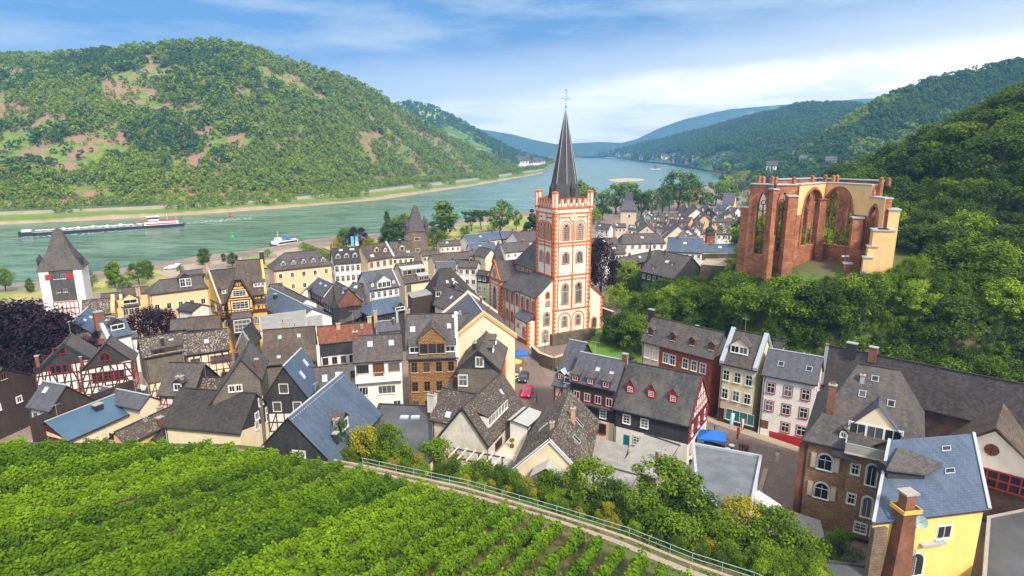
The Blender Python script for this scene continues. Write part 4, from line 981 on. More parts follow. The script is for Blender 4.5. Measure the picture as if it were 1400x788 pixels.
h=H('annex','small speckled roof beside the ornate yellow house','annex',(368,389),(386,387),(370,396),ze=9.5,k=.6,wall='tan',roof='s_lich')
flatroof('flat_roofed_house','flat pale grey roof with two slim chimneys before the ornate yellow house','house',[(355,433),(417,425),(418,447),(357,453)],10.5,'white','flat_grey',.15,'grey')
flatroof('flat_roofed_house','smaller flat pale grey roof right of the large pale flat roof','house',[(419,434),(440,431),(441,446),(420,448)],10.0,'white','flat_grey',.1,'grey')
# dark steep roofs west of the church
h=H('big_slate_house','tall dark slate roof with steep hips behind the ochre brick house','house',(600,368),(617,366.5),(590,417),ze=7.5,k=1.35,wall='slatewall',roof='s_dark',hip=(3.5,6.0))
h.skylight(.4,.4,.6,.7); h.skylight(.9,.35,.6,.7); h.verge('A','s_grey',.2,.1) if False else None; h.dormer(-.55,.8,1.6,1.5,'s_dark','slatewall',kind='shed')
h=H('slate_house','dark brown lower roof hugging the tall slate roof','house',(612,392),(640,402),(602,421),ze=8,k=.9,wall='white',roof='s_brown'); h.skylight(.5,.4,.6,.8); h.rows('A',1,1)
h=H('slate_house','blue grey roof with two white gables behind the tall dark slate roof','house',(595,358),(622,357),(600,372),ze=9,k=.8,wall='white',roof='s_blue2')
h=H('gabled_house','white gabled house with arched attic window west of the church','house',(625.5,360.5),(618,353),(636,377),ze=9,k=.95,wall='white',roof='s_brown',gm='white')
h.win('A',0,h.ze+1.0,1,1.3,'a'); h.rows('A',2,3,w=.9,style='w')
h=H('gabled_house','cream house with a large bare gable wall and brown roof by the church','house',(672,341),(655,337),(684,358),ze=8.5,k=1.0,wall='cream',roof='s_brown',gm='cream',wb=5)
h=H('white_house','tall narrow white house with a slate upper floor beside the church lane','house',(628,356),(655,357),(640,366),ze=10.5,k=.6,wall='white',roof='s_brown'); h.rows('F',3,3,w=1,h=1.3,style='w')
h=H('green_house','small pale green house with a slate top floor squeezed by the church transept','house',(654,369),(669,371),(656,376),ze=8.5,k=.9,wall='green',roof='s_grey',bands=[(6.0,'green'),(8.3,'slatewall')]); h.rows('F',2,3,z0=7.3,w=.8,h=1.1,style='w')
h=H('white_house','white gabled house with pale chimney directly behind the ochre brick house','house',(588,349),(607,347),(590,360),ze=9,k=.8,wall='cream',roof='s_moss')
for i,(a,b,c,rf,wl,lb) in enumerate([
 ((602,346),(640,344),(606,356),'s_brown','slatewall','brown roofed slate barn by the riverside park'),
 ((634,322),(682,316),(640,333),'s_blue','white','long bright blue roof nearest the riverside park'),
 ((683,316),(705,315),(686,327),'s_blue2','slatewall','blue grey roof with a dark dormer behind the church transept'),
 ((640,333),(676,331),(641,345),'s_blue','white','second bright blue roof, in front of the long blue one'),
 ((700,318),(730,315),(704,333),'s_brown','white','brown weathered roof just left of the church tower'),
 ((622,345),(652,342),(626,352),'s_lich','tan','brown speckled roof behind the large cream gable'),
 ((684,333),(722,330),(686,346),'s_grey','white','dark grey roof behind the little turret of the church'),
 ((598,330),(628,328),(602,337),'s_brown','cream','small brown roof beside the park lawn'),
 ((575,344),(600,342),(577,350),'s_grey','cream','low grey roof at the foot of the brown stone tower'),
 ]):
    h=H('house','house with a '+lb if not lb.startswith('brown roofed') else lb,'house',a,b,c,ze=7.5,k=.8,wall=wl,roof=rf)
    if i%2: h.skylight(.4,.4,1,.8)
    h.rows('F',4,1,w=.9,h=1.1,style='w'); h.chimney(.8,.1,1,'chimney',.6,.5,1)
# ---- lower middle
h=H('white_house','stained white house wing with a speckled roof and small barred window','house',(604,530),(652,539),(582,573),ze=5.5,k=1.0,wall='dirty',roof='s_lich',wb=4,hip=(0,0))
h.win('A',.5,2.4,.6,1.4,'l'); h.skylight(.45,.75,.8,.9); h.chimney(-.08,.55,1.6,'dirty',1.2,.9,3)
h=H('white_house','white house with large speckled roof and a long band of white dormer windows','house',(631,557.6),(686.5,509),(664,615),ze=4.0,k=1.3,wall='dirty',roof='s_lich',gm='dirty',wb=4.5)
h.dormer(.42,.72,7.6,1.7,'s_lich','white',kind='shed',wn=6,style='w',face='white'); h.skylight(.75,.35,.6,.9); h.verge('A','s_dark',.2,.1)
h.win('F' if not h.flip else 'F',-3,2.2,2.6,1.3,'kq')
flatroof('flat_roofed_hall','wide flat dark felt roof with two skylights behind the garden trees','hall',[(495,625),(519,553),(585,556),(592,628),(560,662)],5.2,'cream','flat_dark',.15,'black',lit=[(553,572),(568,572)])
t=flatroof('terrace','pale tiled roof terrace with plants beside the white house','terrace',[(672,627),(705,590),(733,588),(713,633)],2.6,'white','beige',.0)
# balustrade, plants and loungers on the terrace
def fence(name,label,pix,z,h=1.0,step=1.4,mat='frame',rails=2,balu=False,post=.08,cat='railing',zs=None,vis=False):
    P=[G(x,y,z if zs is None else zs[i]) for i,(x,y) in enumerate(pix)]
    r=root(name,P[0],0,label,cat); o=P[0]; mb=MB()
    for a,b in zip(P,P[1:]):
        for k in range(rails): zz=Vector((0,0,h*(1-k*(.5 if rails==2 else .8/rails)))); mb.bar(a-o+zz,b-o+zz,.055,M[mat])
    mb.build('rail',r); cnt=0
    for a,b in zip(P,P[1:]):
        n=max(1,round((b-a).length/step))
        for i in range(n+(1 if b is P[-1] else 0)):
            p=a+(b-a)*i/n-o; q=MB(); q.box((0,0,h/2),(post,post,h+.05),M[mat]); q.build('post',r,p); cnt+=1
        if balu:
            q=MB(); m_=int((b-a).length/.22)
            for i in range(m_): p=a+(b-a)*(i+.5)/m_-o; q.box((p.x,p.y,p.z+h*.45),(.06,.06,h*.85),M[mat])
            q.build('balusters',r)
    return r
fence('balustrade','white balustrade along the edge of the pale roof terrace',[(733,588),(713,633),(672,627)],2.6,1.0,1.6,balu=True)
h=H('canopy','pale glass lean to canopy between the white house and the balcony house','canopy',(700,575),(722,556.5),(716,589),ze=5.2,k=.12,zr=5.6,wall='white',roof='glassroof',wb=.8,zg=2.6)
h=H('balcony_house','cream gabled house with a speckled slate roof, covered white balcony and tall chimney','house',(751,601),(778,531),(711,618.5),ze=4.6,k=1.0,wall='cream',roof='s_lich2',gm='cream')
h.chimney(.55,-.35 if not h.flip else -.35,1.9,'chimtan',.7,.55,1); h.chimney(.2,.05,.9,'chimtan',.6,.5,1); h.skylight(.35,-.55,.8,1.3,False); h.skylight(.62,-.5,.7,1.5,False); h.skylight(.45,.45,.4,1.5,False); h.verge('A','frame',.18,.12) 
mb=MB(); f=h.fa('A'); W=h.fo(f)[1]
mb.hexa([h.fp(f,-W/2,2.6,0),h.fp(f,W/2,2.6,0),h.fp(f,W/2,2.6,2.2),h.fp(f,-W/2,2.6,2.2)][::1]+[h.fp(f,-W/2,2.85,0),h.fp(f,W/2,2.85,0),h.fp(f,W/2,2.85,2.2),h.fp(f,-W/2,2.85,2.2)],M['beige'])
bl=mb.build('balcony',h.root); mb=MB(); n=int(W/.25)
for i in range(n+1): p=h.fp(f,-W/2+i*W/n,3.35,2.1); mb.box(tuple(p),(.07,.07,1.0),M['frame'])
mb.bar(h.fp(f,-W/2,3.9,2.1),h.fp(f,W/2,3.9,2.1),.1,M['frame']); mb.build('balustrade',bl)
mb=MB()
for u in (-W/2+.1,-1.3,1.3,W/2-.1): mb.bar(h.fp(f,u,.0,2.0),h.fp(f,u,5.2 if abs(u)<2 else 2.7,2.0),.14,M['frame'])
mb.build('balcony_post',bl); mb=MB()
for e in (-1,1): mb.hexa([h.fp(f,0,6.6,.2),h.fp(f,e*2.0,5.2,.2),h.fp(f,e*2.0,5.2,2.5),h.fp(f,0,6.6,2.5)][::e]+[h.fp(f,0,6.68,.2),h.fp(f,e*2.0,5.28,.2),h.fp(f,e*2.0,5.28,2.5),h.fp(f,0,6.68,2.5)][::e],M['glassroof'])
mb.build('porch_roof',bl); h.win('A',0,4.2,2.4,2.1,'kq')
h=H('garden_shed','low tan corrugated shed roof below the white balcony','shed',(706,638),(768,655),(700,650),ze=2.2,k=.2,wall='brown',roof='flat_grey')
M['tanroof']=plain('tan roof',(.34,.25,.14),.8,.2,.8); h.roof.data.materials[0]=M['tanroof']
# ---- half timbered row in the centre
h=H('half_timbered_house','half timbered corner house with red framing and slate gable above the lane','house',(778,464),(803,469),(733,521),ze=6.8,k=1.15,wall='cream',roof='s_blue2',gm='slatewall',wb=5,ext=(0,0),bands=[(3,'cream')])
h.timber('F',3,6.6,'timberred',rails=1,seed=3); h.timber('A',3,6.6,'timberred',rails=1,seed=3); h.dormer(.35,.85,1.2,1.1,'zinc','slatewall',style='r'); h.dormer(.75,.9,1.3,1.2,'zinc','slatewall',style='w'); h.win('A',0,5,1.1,1.4,'wx'); h.win('A',2.5,5,1.1,1.4,'wx')
h=H('slate_house','slate roofed house with three small red and white dormer windows low on its roof','house',(793,481),(856,493),(777,521),ze=8.6,k=1.05,wall='slatewall',roof='s_blue2',gm='slatewall',bands=[(3.0,'cream')])
h.rows('F',4,1,z0=6.4,w=1,h=1.3,style='r'); h.rows('F',2,1,z0=4.2,w=.9,h=1.3,style='wx'); h.win('F',1.8,1.7,1.1,1.5,'m'); h.skylight(.5,.45,.6,.6); h.skylight(.8,.5,.6,.6); h.chimney(.97,.0,1.0,'redbrick',.7,.5,0); h.chimney(.99,-.2,1.5,'zinc',.2,.2,0)
W=h.xb-h.xa; h.panel('F',-W/2,W/2,5.3,5.5,'s_blue2',.7,'skirt_roof')
for t in (.12,.45,.78): h.dormer(t,.96,1.3,1.1,'s_grey','slatewall',style='r',face='slatewall',kind='shed')
h=H('slate_house','big streaked slate roof with three pointed bright red dormers and black slate wall','house',(858,494),(962,514),(844,560),ze=6.0,k=1.1,wall='slatewall',roof='s_streak',gm='white',bands=[(3.0,'white')])
W=h.xb-h.xa; print('streak W',W)
for t in (.16,.44,.72): h.dormer(t,.62,1.25,1.15,'s_grey','red',style='rx',face='red',rk=1.5)
h.win('F',-W*.33,4.6,1.0,1.3,'wx'); h.win('F',-W*.08,4.6,1.0,1.3,'wx'); h.win('F',-W*.32,1.0,1.0,2.0,'DT'); h.win('F',-W*.18,1.5,.9,1.3,'sx'); h.timber('B',3,5.7,'timberred',gable=True,seed=2,rails=1); h.rows('B',3,1,z0=4.5,w=.8,style='wx'); h.rows('B',3,1,z0=1.5,w=.8,h=1.3,style='r')
h.verge('B','maroon',.2,.15); h.chimney(.98,.95,.01,'black',.01,.01,0) if False else None
flatroof('terrace','low brownish terrace roof behind the tall chimney gable','terrace',[(812,597),(859,610),(850,640),(806,625)],3.0,'grey','flat_grey')
h=H('shed','lilac grey sheet roof below the low terrace','shed',(806,632),(872,650),(800,668),ze=2.6,k=.15,wall='grey',roof='flat_grey')
h=H('shed','tall grey sheet lean to roof against the white ground floor','shed',(881,593),(929,609),(871,645),ze=2.6,k=.35,wall='grey',roof='flat_grey',wb=.4); h.chimney(.72,.55,1.2,'chimney',.35,.35,0)
flatroof('flat_roofed_house','flat blue purple felt roof with a white parapet beside the street','house',[(948,609),(1040,626),(1027,692),(990,705),(953,667)],5.0,'white','flat_blue',.35,'zinc')
# ---- street row
h=H('row_house','red painted row house, its far end beige, with four small dormers','house',(892,432.6),(992,455),(874,466),ze=10.3,k=1.1,wall='redwall',roof='s_grey',gm='white'); W=h.xb-h.xa; print('row',W)
u0=-W/2+W*.26; h.panel('F',-W/2,u0,0,h.ze-.2,'beige',.03,'render')
for i,u in enumerate((-.42,-.30,-.14,-.04,.14,.26,.38)): h.win('F',W*u,h.ze-2.1,.95,1.7,'ws' if u<-.25 else 'wc')
for u in (-.14,-.04,.14,.26,.38): h.win('F',W*u,h.ze-5.4,.95,1.7,'wc')
h.win('F',W*.44,1.2,1.2,2.3,'D')
for t in (.1,.42,.68,.93): h.dormer(t,.72,1.1,1.2,'s_brown','brown',style='k')
h.chimney(-.02,.0,1.2,'black',1.0,.6,0); h.skylight(.05,.6,.6,.5); h.chimney(.6,-.2,.6,'chimney',.5,.4,0)
h=H('row_house','pale cream row house with shop window and one wide gabled dormer','house',(1000,450),(1051,459.5),(983,496),ze=10.5,k=1.1,wall='palecream',roof='s_brown',gm='cream',bands=[(4.2,'beige')]); W=h.xb-h.xa
h.rows('F',3,2,z0=h.ze-2.0,dz=3.2,w=1.0,h=1.7,style='wc'); h.dormer(.42,.66,3.0,1.5,'s_brown','slatewall',style='w',wn=2,face='cream'); h.verge('AB','zinc',.7,.45); h.win('F',.9,1.9,4.6,1.9,'Sq'); h.win('F',-W*.4,1.4,1.0,2.4,'k'); h.base('F',.8,'black')
h=H('row_house','white row house with red window surrounds and red base','house',(1050,476),(1126,488.5),(1038,512),ze=10.2,k=.95,wall='white',roof='s_blue2',gm='white'); W=h.xb-h.xa
h.rows('F',3,2,z0=h.ze-2.0,dz=3.0,w=1.1,h=1.6,style='rc'); h.win('F',-.02*W+.3,2.2,1.1,1.5,'rc'); h.win('F',W*.33,2.2,1.3,1.5,'rc'); h.win('F',-W*.4,1.4,1.3,2.4,'D'); h.base('F',1.0,'red'); h.panel('F',-W/2-.01,-W*.28,-.3,1.2,'white',.06,'render')
h.skylight(.3,.5,.8,.8,False); h.skylight(.8,.5,.8,.8,False); h.rows('B',2,2,w=.9,style='rc')
h=H('outbuilding','dark roofed shed peeking out behind the row houses below the wood','shed',(1052,452),(1078,456),(1046,462),ze=11,k=.5,wall='white',roof='s_dark'); h.chimney(.3,0,.8,'black',.9,.5,0)
h=H('outbuilding','dark slate roof corner behind the white row house','shed',(1058,465),(1072,467),(1060,480),ze=10.6,k=.9,wall='white',roof='s_dark')
h=H('long_hall','very long brown slate hall below the wooded slope with a white gable and round window','hall',(1129,471.5),(1430,531),(1400,592),zr=14,ze=7.5,wall='darkbrick',roof='s_brown',gm='darkbrick',wb=6); print('hall',h.k,h.wf,h.L)
LHALL=h
h.chimney(.14,.02,1.2,'black',1.4,.9,0); h.chimney(.25,.02,1.2,'chimney',1.1,.8,0); h.verge('A','zinc',.5,.3)
W=h.xb-h.xa
# ---- villa
h=H('villa','brown brick villa with arched white framed windows, hipped slate roof and roof balcony','villa',(1174,497),(1230,506),(1090,600),ze=10.5,k=1.15,wall='villabrick',roof='s_grey',gm='villabrick',hip=(4.6,3.5),wb=6); W=h.xb-h.xa; print('villa W',W,h.zr,h.wf)
VIL=h
class Block(House):
    def __init__(s,rt,xa,xb,yf,yk,z0,z1,mat,name='wall',parent=None,build=True):
        s.root=rt; s.xa,s.xb,s.yf,s.yk=xa,xb,yf,yk; s.flip=False; s.ze=z1; s.zg=z0; s.w=None
        if build:
            mb=MB(); mb.box(((xa+xb)/2,(yf+yk)/2,(z0+z1)/2),(xb-xa,yk-yf,z1-z0),M[mat]); s.w=mb.build(name,parent or rt)
    def hbar(s,mb,f,z,t=.12,h=.28,mat='orange',u0=None,u1=None):
        o,W=s.fo(f); u0=-W/2-t if u0 is None else u0; u1=W/2+t if u1 is None else u1
        P=[s.fp(f,u0,z-h/2,t),s.fp(f,u1,z-h/2,t),s.fp(f,u1,z-h/2,-.03),s.fp(f,u0,z-h/2,-.03)]; mb.hexa(P+[p+Vector((0,0,h)) for p in P],M[mat])
    def vbar(s,mb,f,u,z0,z1,w=.4,t=.1,mat='orange'):
        P=[s.fp(f,u-w/2,z0,t),s.fp(f,u+w/2,z0,t),s.fp(f,u+w/2,z0,-.03),s.fp(f,u-w/2,z0,-.03)]; mb.hexa(P+[p+Vector((0,0,z1-z0)) for p in P],M[mat])
    def quoin(s,mb,f,z0,z1,ends=(-1,1),t=.09,mat='orange',a=.8,b=.42,hh=.5):
        o,W=s.fo(f)
        for e in ends:
            z=z0;i=0
            while z<z1-.1:
                w=a if i%2 else b; s.vbar(mb,f,e*(W/2-w/2+.02),z,min(z+hh,z1),w,t+.003*(i%2),mat); z+=hh; i+=1
    def archline(s,mb,f,u,z0,zs,r,w=.25,t=.1,mat='orange',K=10,full=True):
        m_=M[mat]
        if zs>z0: 
            for e in (-1,1): s.vbar(mb,f,u+e*(r+w/2),z0,zs,w,t,mat)
        for i in range(K):
            a0,a1=math.pi*i/K,math.pi*(i+1)/K
            q=[(u+(r)*math.cos(a0),zs+r*math.sin(a0)),(u+(r+w)*math.cos(a0),zs+(r+w)*math.sin(a0)),(u+(r+w)*math.cos(a1),zs+(r+w)*math.sin(a1)),(u+r*math.cos(a1),zs+r*math.sin(a1))]
            mb.hexa([s.fp(f,*p,-.02) for p in q]+[s.fp(f,*p,t) for p in q],m_)
    def frieze(s,mb,f,z,n,u0=None,u1=None,mat='orange'):
        o,W=s.fo(f); u0=-W/2+.9 if u0 is None else u0; u1=W/2-.9 if u1 is None else u1; st=(u1-u0)/n
        for i in range(n): s.archline(mb,f,u0+(i+.5)*st,z,z,st/2-.13,.2,.12,mat,5)
# ---------------------------------------------------------------- church
zb=2.0; C0=G(755.6,457,zb); CR=G(804.6,449,zb); ex=(CR-C0); TW=ex.length; ex.normalize(); ey=Vector((-ex.y,ex.x,0)); print('tower width',TW)
crz=math.atan2(ex.y,ex.x)
ch=root('church',(C0.x,C0.y,zb),crz,'white church with orange stone trim, tall slate spire and battlemented tower','church')
def W2(x,y,z): return C0+ex*x+ey*y+Vector((0,0,z))
def solve_y(x,z,px):
    o=C0+ex*x; c=(px-700)/FPX; zz=z+zb-CH
    return (c*(o.y*CP-zz*SP)-o.x)/(ey.x-c*ey.y*CP)
TD=TW*.80
print('tower left corner px',PJ(W2(0,TD,29)),'want 733'); TD=solve_y(0,29,733.5); print('TD',TD)
tw=Block(ch,0,TW,0,TD,0,30.0,'churchwhite','tower')
T=tw.w; mb=MB()
for f in 'FABK':
    for z in (28.4,21.6,13.8,5.6): tw.hbar(mb,f,z,.16,.3)
    tw.hbar(mb,f,29.6,.2,.35); tw.quoin(mb,f,0,28.2)
    o,W=tw.fo(f); tw.vbar(mb,f,0,5.6,28,.32,.1); tw.vbar(mb,f,0,5.7,13.7,.5,.07)
    for e in (-1,1): tw.vbar(mb,f,e*W*.385,5.7,28.2,.28,.08)
    n=4 if W>8 else 3
    for z in (27.2,20.6,12.6):
        tw.frieze(mb,f,z,n,-W*.37,-.2); tw.frieze(mb,f,z,n,.2,W*.37)
    for e in (-1,1):
        r=W*.155; tw.archline(mb,f,e*W*.19,0,3.1,r,.25,.08)
        tw.archline(mb,f,e*W*.185,22.2,25.2,min(1.35,W*.14),.22,.1)
mb.build('stone_trim',T)
for f in 'FA':
    o,W=tw.fo(f); sc_=W/10.
    for e in (-1,1):
        u=e*W*.185
        tw.win(f,u,24.1,1.55*sc_**.5,3.6,'aoql',T); tw.win(f,u,18.0,1.6*sc_**.5,2.5,'aoq',T); tw.win(f,u,9.4,1.5*sc_**.5,4.8,'aoqc',T); tw.win(f,u,2.7,1.2*sc_**.5,2.4,'aoqc',T)
    # clock face between the top windows
    mb=MB(); n=20; c=27.4
    P=[(1.0*math.cos(6.2832*i/n),c+1.0*math.sin(6.2832*i/n)) for i in range(n)]
    mb.poly([tw.fp(f,u,z,.2) for u,z in P],M['stonetrim']); P2=[(u*.8,c+(z-c)*.8) for u,z in P]; mb.poly([tw.fp(f,u,z,.22) for u,z in P2],M['cream'])
    for a,l in ((.6,.65),(2.4,.5)): mb.bar(tw.fp(f,0,c,.25),tw.fp(f,l*math.cos(a),c+l*math.sin(a),.25),.08,M['stonetrim'],.02)
    mb.build('clock',T)
# battlement
mb=MB()
for f in 'FABK':
    o,W=tw.fo(f); n=5 if W>8 else 3
    for i in range(n):
        u=(i+.5)/n*(W-2.4)-(W-2.4)/2; w=(W-2.4)/n*.62
        for (z0,z1,ww,m_) in ((30,31.5,w,'churchwhite'),(31.5,31.75,w+.24,'orange')):
            P=[tw.fp(f,u-ww/2,z0,.2),tw.fp(f,u+ww/2,z0,.2),tw.fp(f,u+ww/2,z0,-.35),tw.fp(f,u-ww/2,z0,-.35)]; mb.hexa(P+[p+Vector((0,0,z1-z0)) for p in P],M[m_])
        for e in (-1,1): 
            P=[tw.fp(f,u+e*w*.36-.12,30,.23),tw.fp(f,u+e*w*.36+.12,30,.23),tw.fp(f,u+e*w*.36+.12,30,.1),tw.fp(f,u+e*w*.36-.12,30,.1)]; mb.hexa(P+[p+Vector((0,0,1.5)) for p in P],M['orange'])
    P=[tw.fp(f,-W/2,30,.2),tw.fp(f,W/2,30,.2),tw.fp(f,W/2,30,-.3),tw.fp(f,-W/2,30,-.3)]; mb.hexa(P+[p+Vector((0,0,.6)) for p in P],M['churchwhite'])
mb.build('battlement',T)
for x,y in ((.35,.35),(TW-.35,.35),(.35,TD-.35),(TW-.35,TD-.35)):
    mb=MB(); mb.ring([(.8,29),(.8,33.0)],M['churchwhite'],6,(x,y)); mb.ring([(.92,33.0),(.92,33.3),(.2,33.5)],M['orange'],6,(x,y))
    for i in range(6):
        a=6.2832*i/6; mb.box((x+.8*math.cos(a),y+.8*math.sin(a),31.2),(.18,.18,4.2),M['orange'],rz=a)
    mb.ring([(1.05,29.6),(1.05,29.9)],M['orange'],6,(x,y)); mb.build('corner_turret',T)
cx,cy=TW/2,TD/2
mb=MB(); mb.ring([(4.4,30.3),(3.85,32.0),(3.2,35.0),(1.78,42.5),(.12,51.6)],M['s_dark'],8,(cx,cy),rot=math.pi/8); M['spire']=slate('spire slate',(.075,.075,.08),(.10,.095,.09),0,.2); mb.mats=[M['spire']]
sp_=mb.build('spire',ch); mb=MB()
for i in range(8):
    a=math.pi/8+6.2832*i/8
    mb.bar((cx+3.2*math.cos(a),cy+3.2*math.sin(a),35),(cx+.14*math.cos(a),cy+.14*math.sin(a),51.5),.1,M['zinc'])
mb.build('hip_flashing',sp_)
for f,(dx,dy) in (('F',(0,-1)),('A',(-1,0))):
    mb=MB(); c=Vector((cx+dx*3.3,cy+dy*3.3,33.2)); mb.box(tuple(c),(1.1,1.1,1.5),M['slatewall']); mb.ring([(.85,33.95),(.02,35.4)],M['slatewall'],4,(c.x,c.y),rot=math.pi/4); mb.build('spire_dormer',sp_)
mb=MB(); M['gilt']=plain('gilt',(.55,.38,.08),.35,.1,2,.8); M['cross']=plain('cross',(.30,.48,.50),.4,.1,2,.3)
mb.tube((cx,cy,51.3),(cx,cy,55.6),.07,M['cross']); mb.bar((cx-1.1,cy,54.0),(cx+1.1,cy,54.0),.14,M['cross'])
for x,z in ((-1.1,54),(1.1,54),(0,55.2)): mb.box((cx+x,cy,z),(.3,.12,.3),M['cross'])
for s_ in (-1,1): mb.bar((cx+s_*.6,cy,54),(cx,cy,54.6),.08,M['cross']); mb.bar((cx+s_*.6,cy,54),(cx,cy,53.4),.08,M['cross'])
mb.ring([(.05,51.9),(.26,52.1),(.26,52.3),(.05,52.5)],M['gilt'],8,(cx,cy)); mb.ring([(.04,55.6),(.2,55.75),(.2,55.95),(.03,56.1)],M['gilt'],8,(cx,cy)); mb.build('cross',sp_)
# nave with clerestory
ny1=solve_y(0,14.4,703); print('nave end',ny1)
nv=Block(ch,0,TW,TD,ny1,0,14.4,'churchwhite','nave_wall'); mb=MB()
for z in (14.1,): nv.hbar(mb,'A',z,.15,.4)
o,W=nv.fo('A'); n=5
for i in range(n):
    u=(i+.5)/n*W-W/2; nv.win('A',u,12.2,.9,2.3,'aor',nv.w); nv.vbar(mb,'A',u-W/n/2,10.5,14.3,.3)
    nv.frieze(mb,'A',13.7,2,u-W/n*.38,u+W/n*.38)
mb.build('stone_trim',nv.w)
def roofmesh(name,parent,polys,mat,t=.2):
    mb=MB()
    for P in polys:
        P=[Vector(p) for p in P]; n=(P[1]-P[0]).cross(P[2]-P[0])
        if n.z<0: P=P[::-1]
        mb.poly(P,M[mat]); D=[p+Vector((0,0,-t)) for p in P]; mb.poly(D[::-1],M['s_dark'])
        for i in range(len(P)): j=(i+1)%len(P); mb.poly([D[i],D[j],P[j],P[i]],M['s_dark'])
    return mb.build(name,parent)
rz_=21.2; o_=.5
roofmesh('nave_roof',ch,[[(-o_,TD,14.1),(-o_,ny1,14.1),(TW/2,ny1-4,rz_),(TW/2,TD,rz_)],[(TW+o_,TD,14.1),(TW+o_,ny1,14.1),(TW/2,ny1-4,rz_),(TW/2,TD,rz_)],[(-o_,ny1,14.1),(TW+o_,ny1,14.1),(TW/2,ny1-4,rz_)]],'s_grey')
# left aisle
ax=-4.8; 
# refine aisle width so that its front corner falls on the photo's column
def solve_x(y,z,px):
    o=C0+ey*y; c=(px-700)/FPX; zz=z+zb-CH
    return (c*(o.y*CP-zz*SP)-o.x)/(ex.x-c*ex.y*CP)
ax=solve_x(0,9.4,733.5); ay=solve_y(ax,9.4,684); print('aisle',ax,ay)
al=Block(ch,ax,0,.15,ay,-2.6,9.4,'churchwhite','aisle_wall'); mb=MB()
al.quoin(mb,'F',-2.6,9.4,(-1,)); al.quoin(mb,'A',-2.6,9.4,(1,)); al.hbar(mb,'A',9.2,.15,.35)
o,W=al.fo('A'); ns=7
for i in range(ns):
    u=(i+.5)/ns*W-W/2; al.win('A',u,6.8,1.0,2.6,'aor',al.w)
    if i!=4: al.win('A',u,2.0,1.0,2.6,'aor',al.w)
    al.vbar(mb,'A',u-W/ns/2,-2.5,9.1,.28,.12)
al.win('A',W/2-W/ns*2.5,.4,1.7,3.4,'aoD' if False else 'aor',al.w)
al.hbar(mb,'A',-1.6,.14,2.2,'orange') if False else None
mb.build('stone_trim',al.w)
al.panel('A',0,W/2,-2.6,-.9,'redwall',.1,'plinth')
al.win('F',.9,7.6,.8,1.1,'aosq',al.w)
# gable slope of aisle front: triangle above
mb=MB(); mb.poly([(ax,.15,9.4),(0,.15,9.4),(0,.15,13.4)],M['churchwhite']); mb.build('aisle_gable',ch)
al.win('F',.6,3.9,1.3,3.0,'aoqc',al.w); al.win('F',.3,-.2,1.3,2.6,'aoqc',al.w); al.win('F',.8,9.6,.7,1.2,'aok',al.w)
h_=ay*.52
roofmesh('aisle_roof',ch,[[(ax-.5,-.35,9.3),(ax-.5,h_,9.3),(0,h_,13.6),(0,-.35,13.6)]],'s_streak')
roofmesh('aisle_roof',ch,[[(ax-.9,h_+.02,8.9),(ax-.9,ay+.3,8.9),(0,ay+.3,12.2),(0,h_+.02,12.9)]],'s_grey')
# lean-to porch with slate roof at the lane
pc=Block(ch,ax-2.0,ax,.6,6.5,-2.6,3.6,'churchwhite','porch'); mb=MB(); pc.quoin(mb,'F',-2.6,3.5,(-1,)); pc.quoin(mb,'A',-2.6,3.5,(1,)); mb.build('stone_trim',pc.w)
roofmesh('roof',pc.w,[[(ax-2.4,.2,3.6),(ax-2.4,6.9,3.6),(ax,6.9,5.2),(ax,.2,5.2)]],'s_blue2'); pc.win('A',1.2,.8,.9,2.2,'aor',pc.w); pc.win('A',-1.6,1.8,.8,.8,'aor',pc.w); pc.panel('A',-2.95,2.95,-2.6,-1,'redwall',.1,'plinth')
# transept
ty0=solve_y(ax-1.0,8,684)+.3; tx=ax-1.0; ty1=solve_y(tx,10,669.5); tm_=(ty0+ty1)/2; print('transept',tx,ty0,ty1)
tr=Block(ch,tx,4,ty0,ty1,-2.6,10.5,'churchwhite','transept'); mb=MB(); hw=(ty1-ty0)/2; gz=10.5+hw*1.5
g_=MB(); g_.poly([(tx,ty1,10.5),(tx,ty0,10.5),(tx,tm_,gz)],M['churchwhite']); g_.build('transept_gable',tr.w)
tr.quoin(mb,'A',-2.6,10.4); tr.quoin(mb,'F',-2.6,10.4,(-1,)); tr.hbar(mb,'A',10.4,.14,.3); tr.hbar(mb,'A',9.0,.14,.2)
for e in (-1,1): mb.bar((tx-.1,tm_+e*(hw+.1),10.4),(tx-.1,tm_,gz+.2),.5,M['orange'],.3,up=Vector((1,0,0)))
tr.frieze(mb,'A',9.6,4); mb.build('stone_trim',tr.w)
tr.win('A',0,4.4,1.3,7.5,'aor',tr.w); tr.win('A',0,11.8,.9,1.4,'aor',tr.w)
roofmesh('transept_roof',ch,[[(tx-.1,ty0-.5,10.2),(tx-.1,tm_,gz),(TW/2,tm_,gz),(TW/2,ty0-.5,10.2)],[(tx-.1,ty1+.5,10.2),(tx-.1,tm_,gz),(TW/2,tm_,gz),(TW/2,ty1+.5,10.2)]],'s_brown')
# small stair turret with cone
sx_,sy_=solve_x(ty1+1.5,12,681),ty1+1.5; mb=MB(); mb.ring([(1.5,0),(1.5,13.2)],M['churchwhite'],8,(sx_,sy_)); mb.ring([(1.65,13.0),(1.65,13.6)],M['orange'],8,(sx_,sy_)); st_=mb.build('stair_turret',ch)
mb=MB(); mb.ring([(1.9,13.6),(1.4,15.2),(.05,19.4)],M['s_grey'],8,(sx_,sy_)); mb.tube((sx_,sy_,19.2),(sx_,sy_,20.6),.08,M['cross']); mb.build('cone_roof',st_)
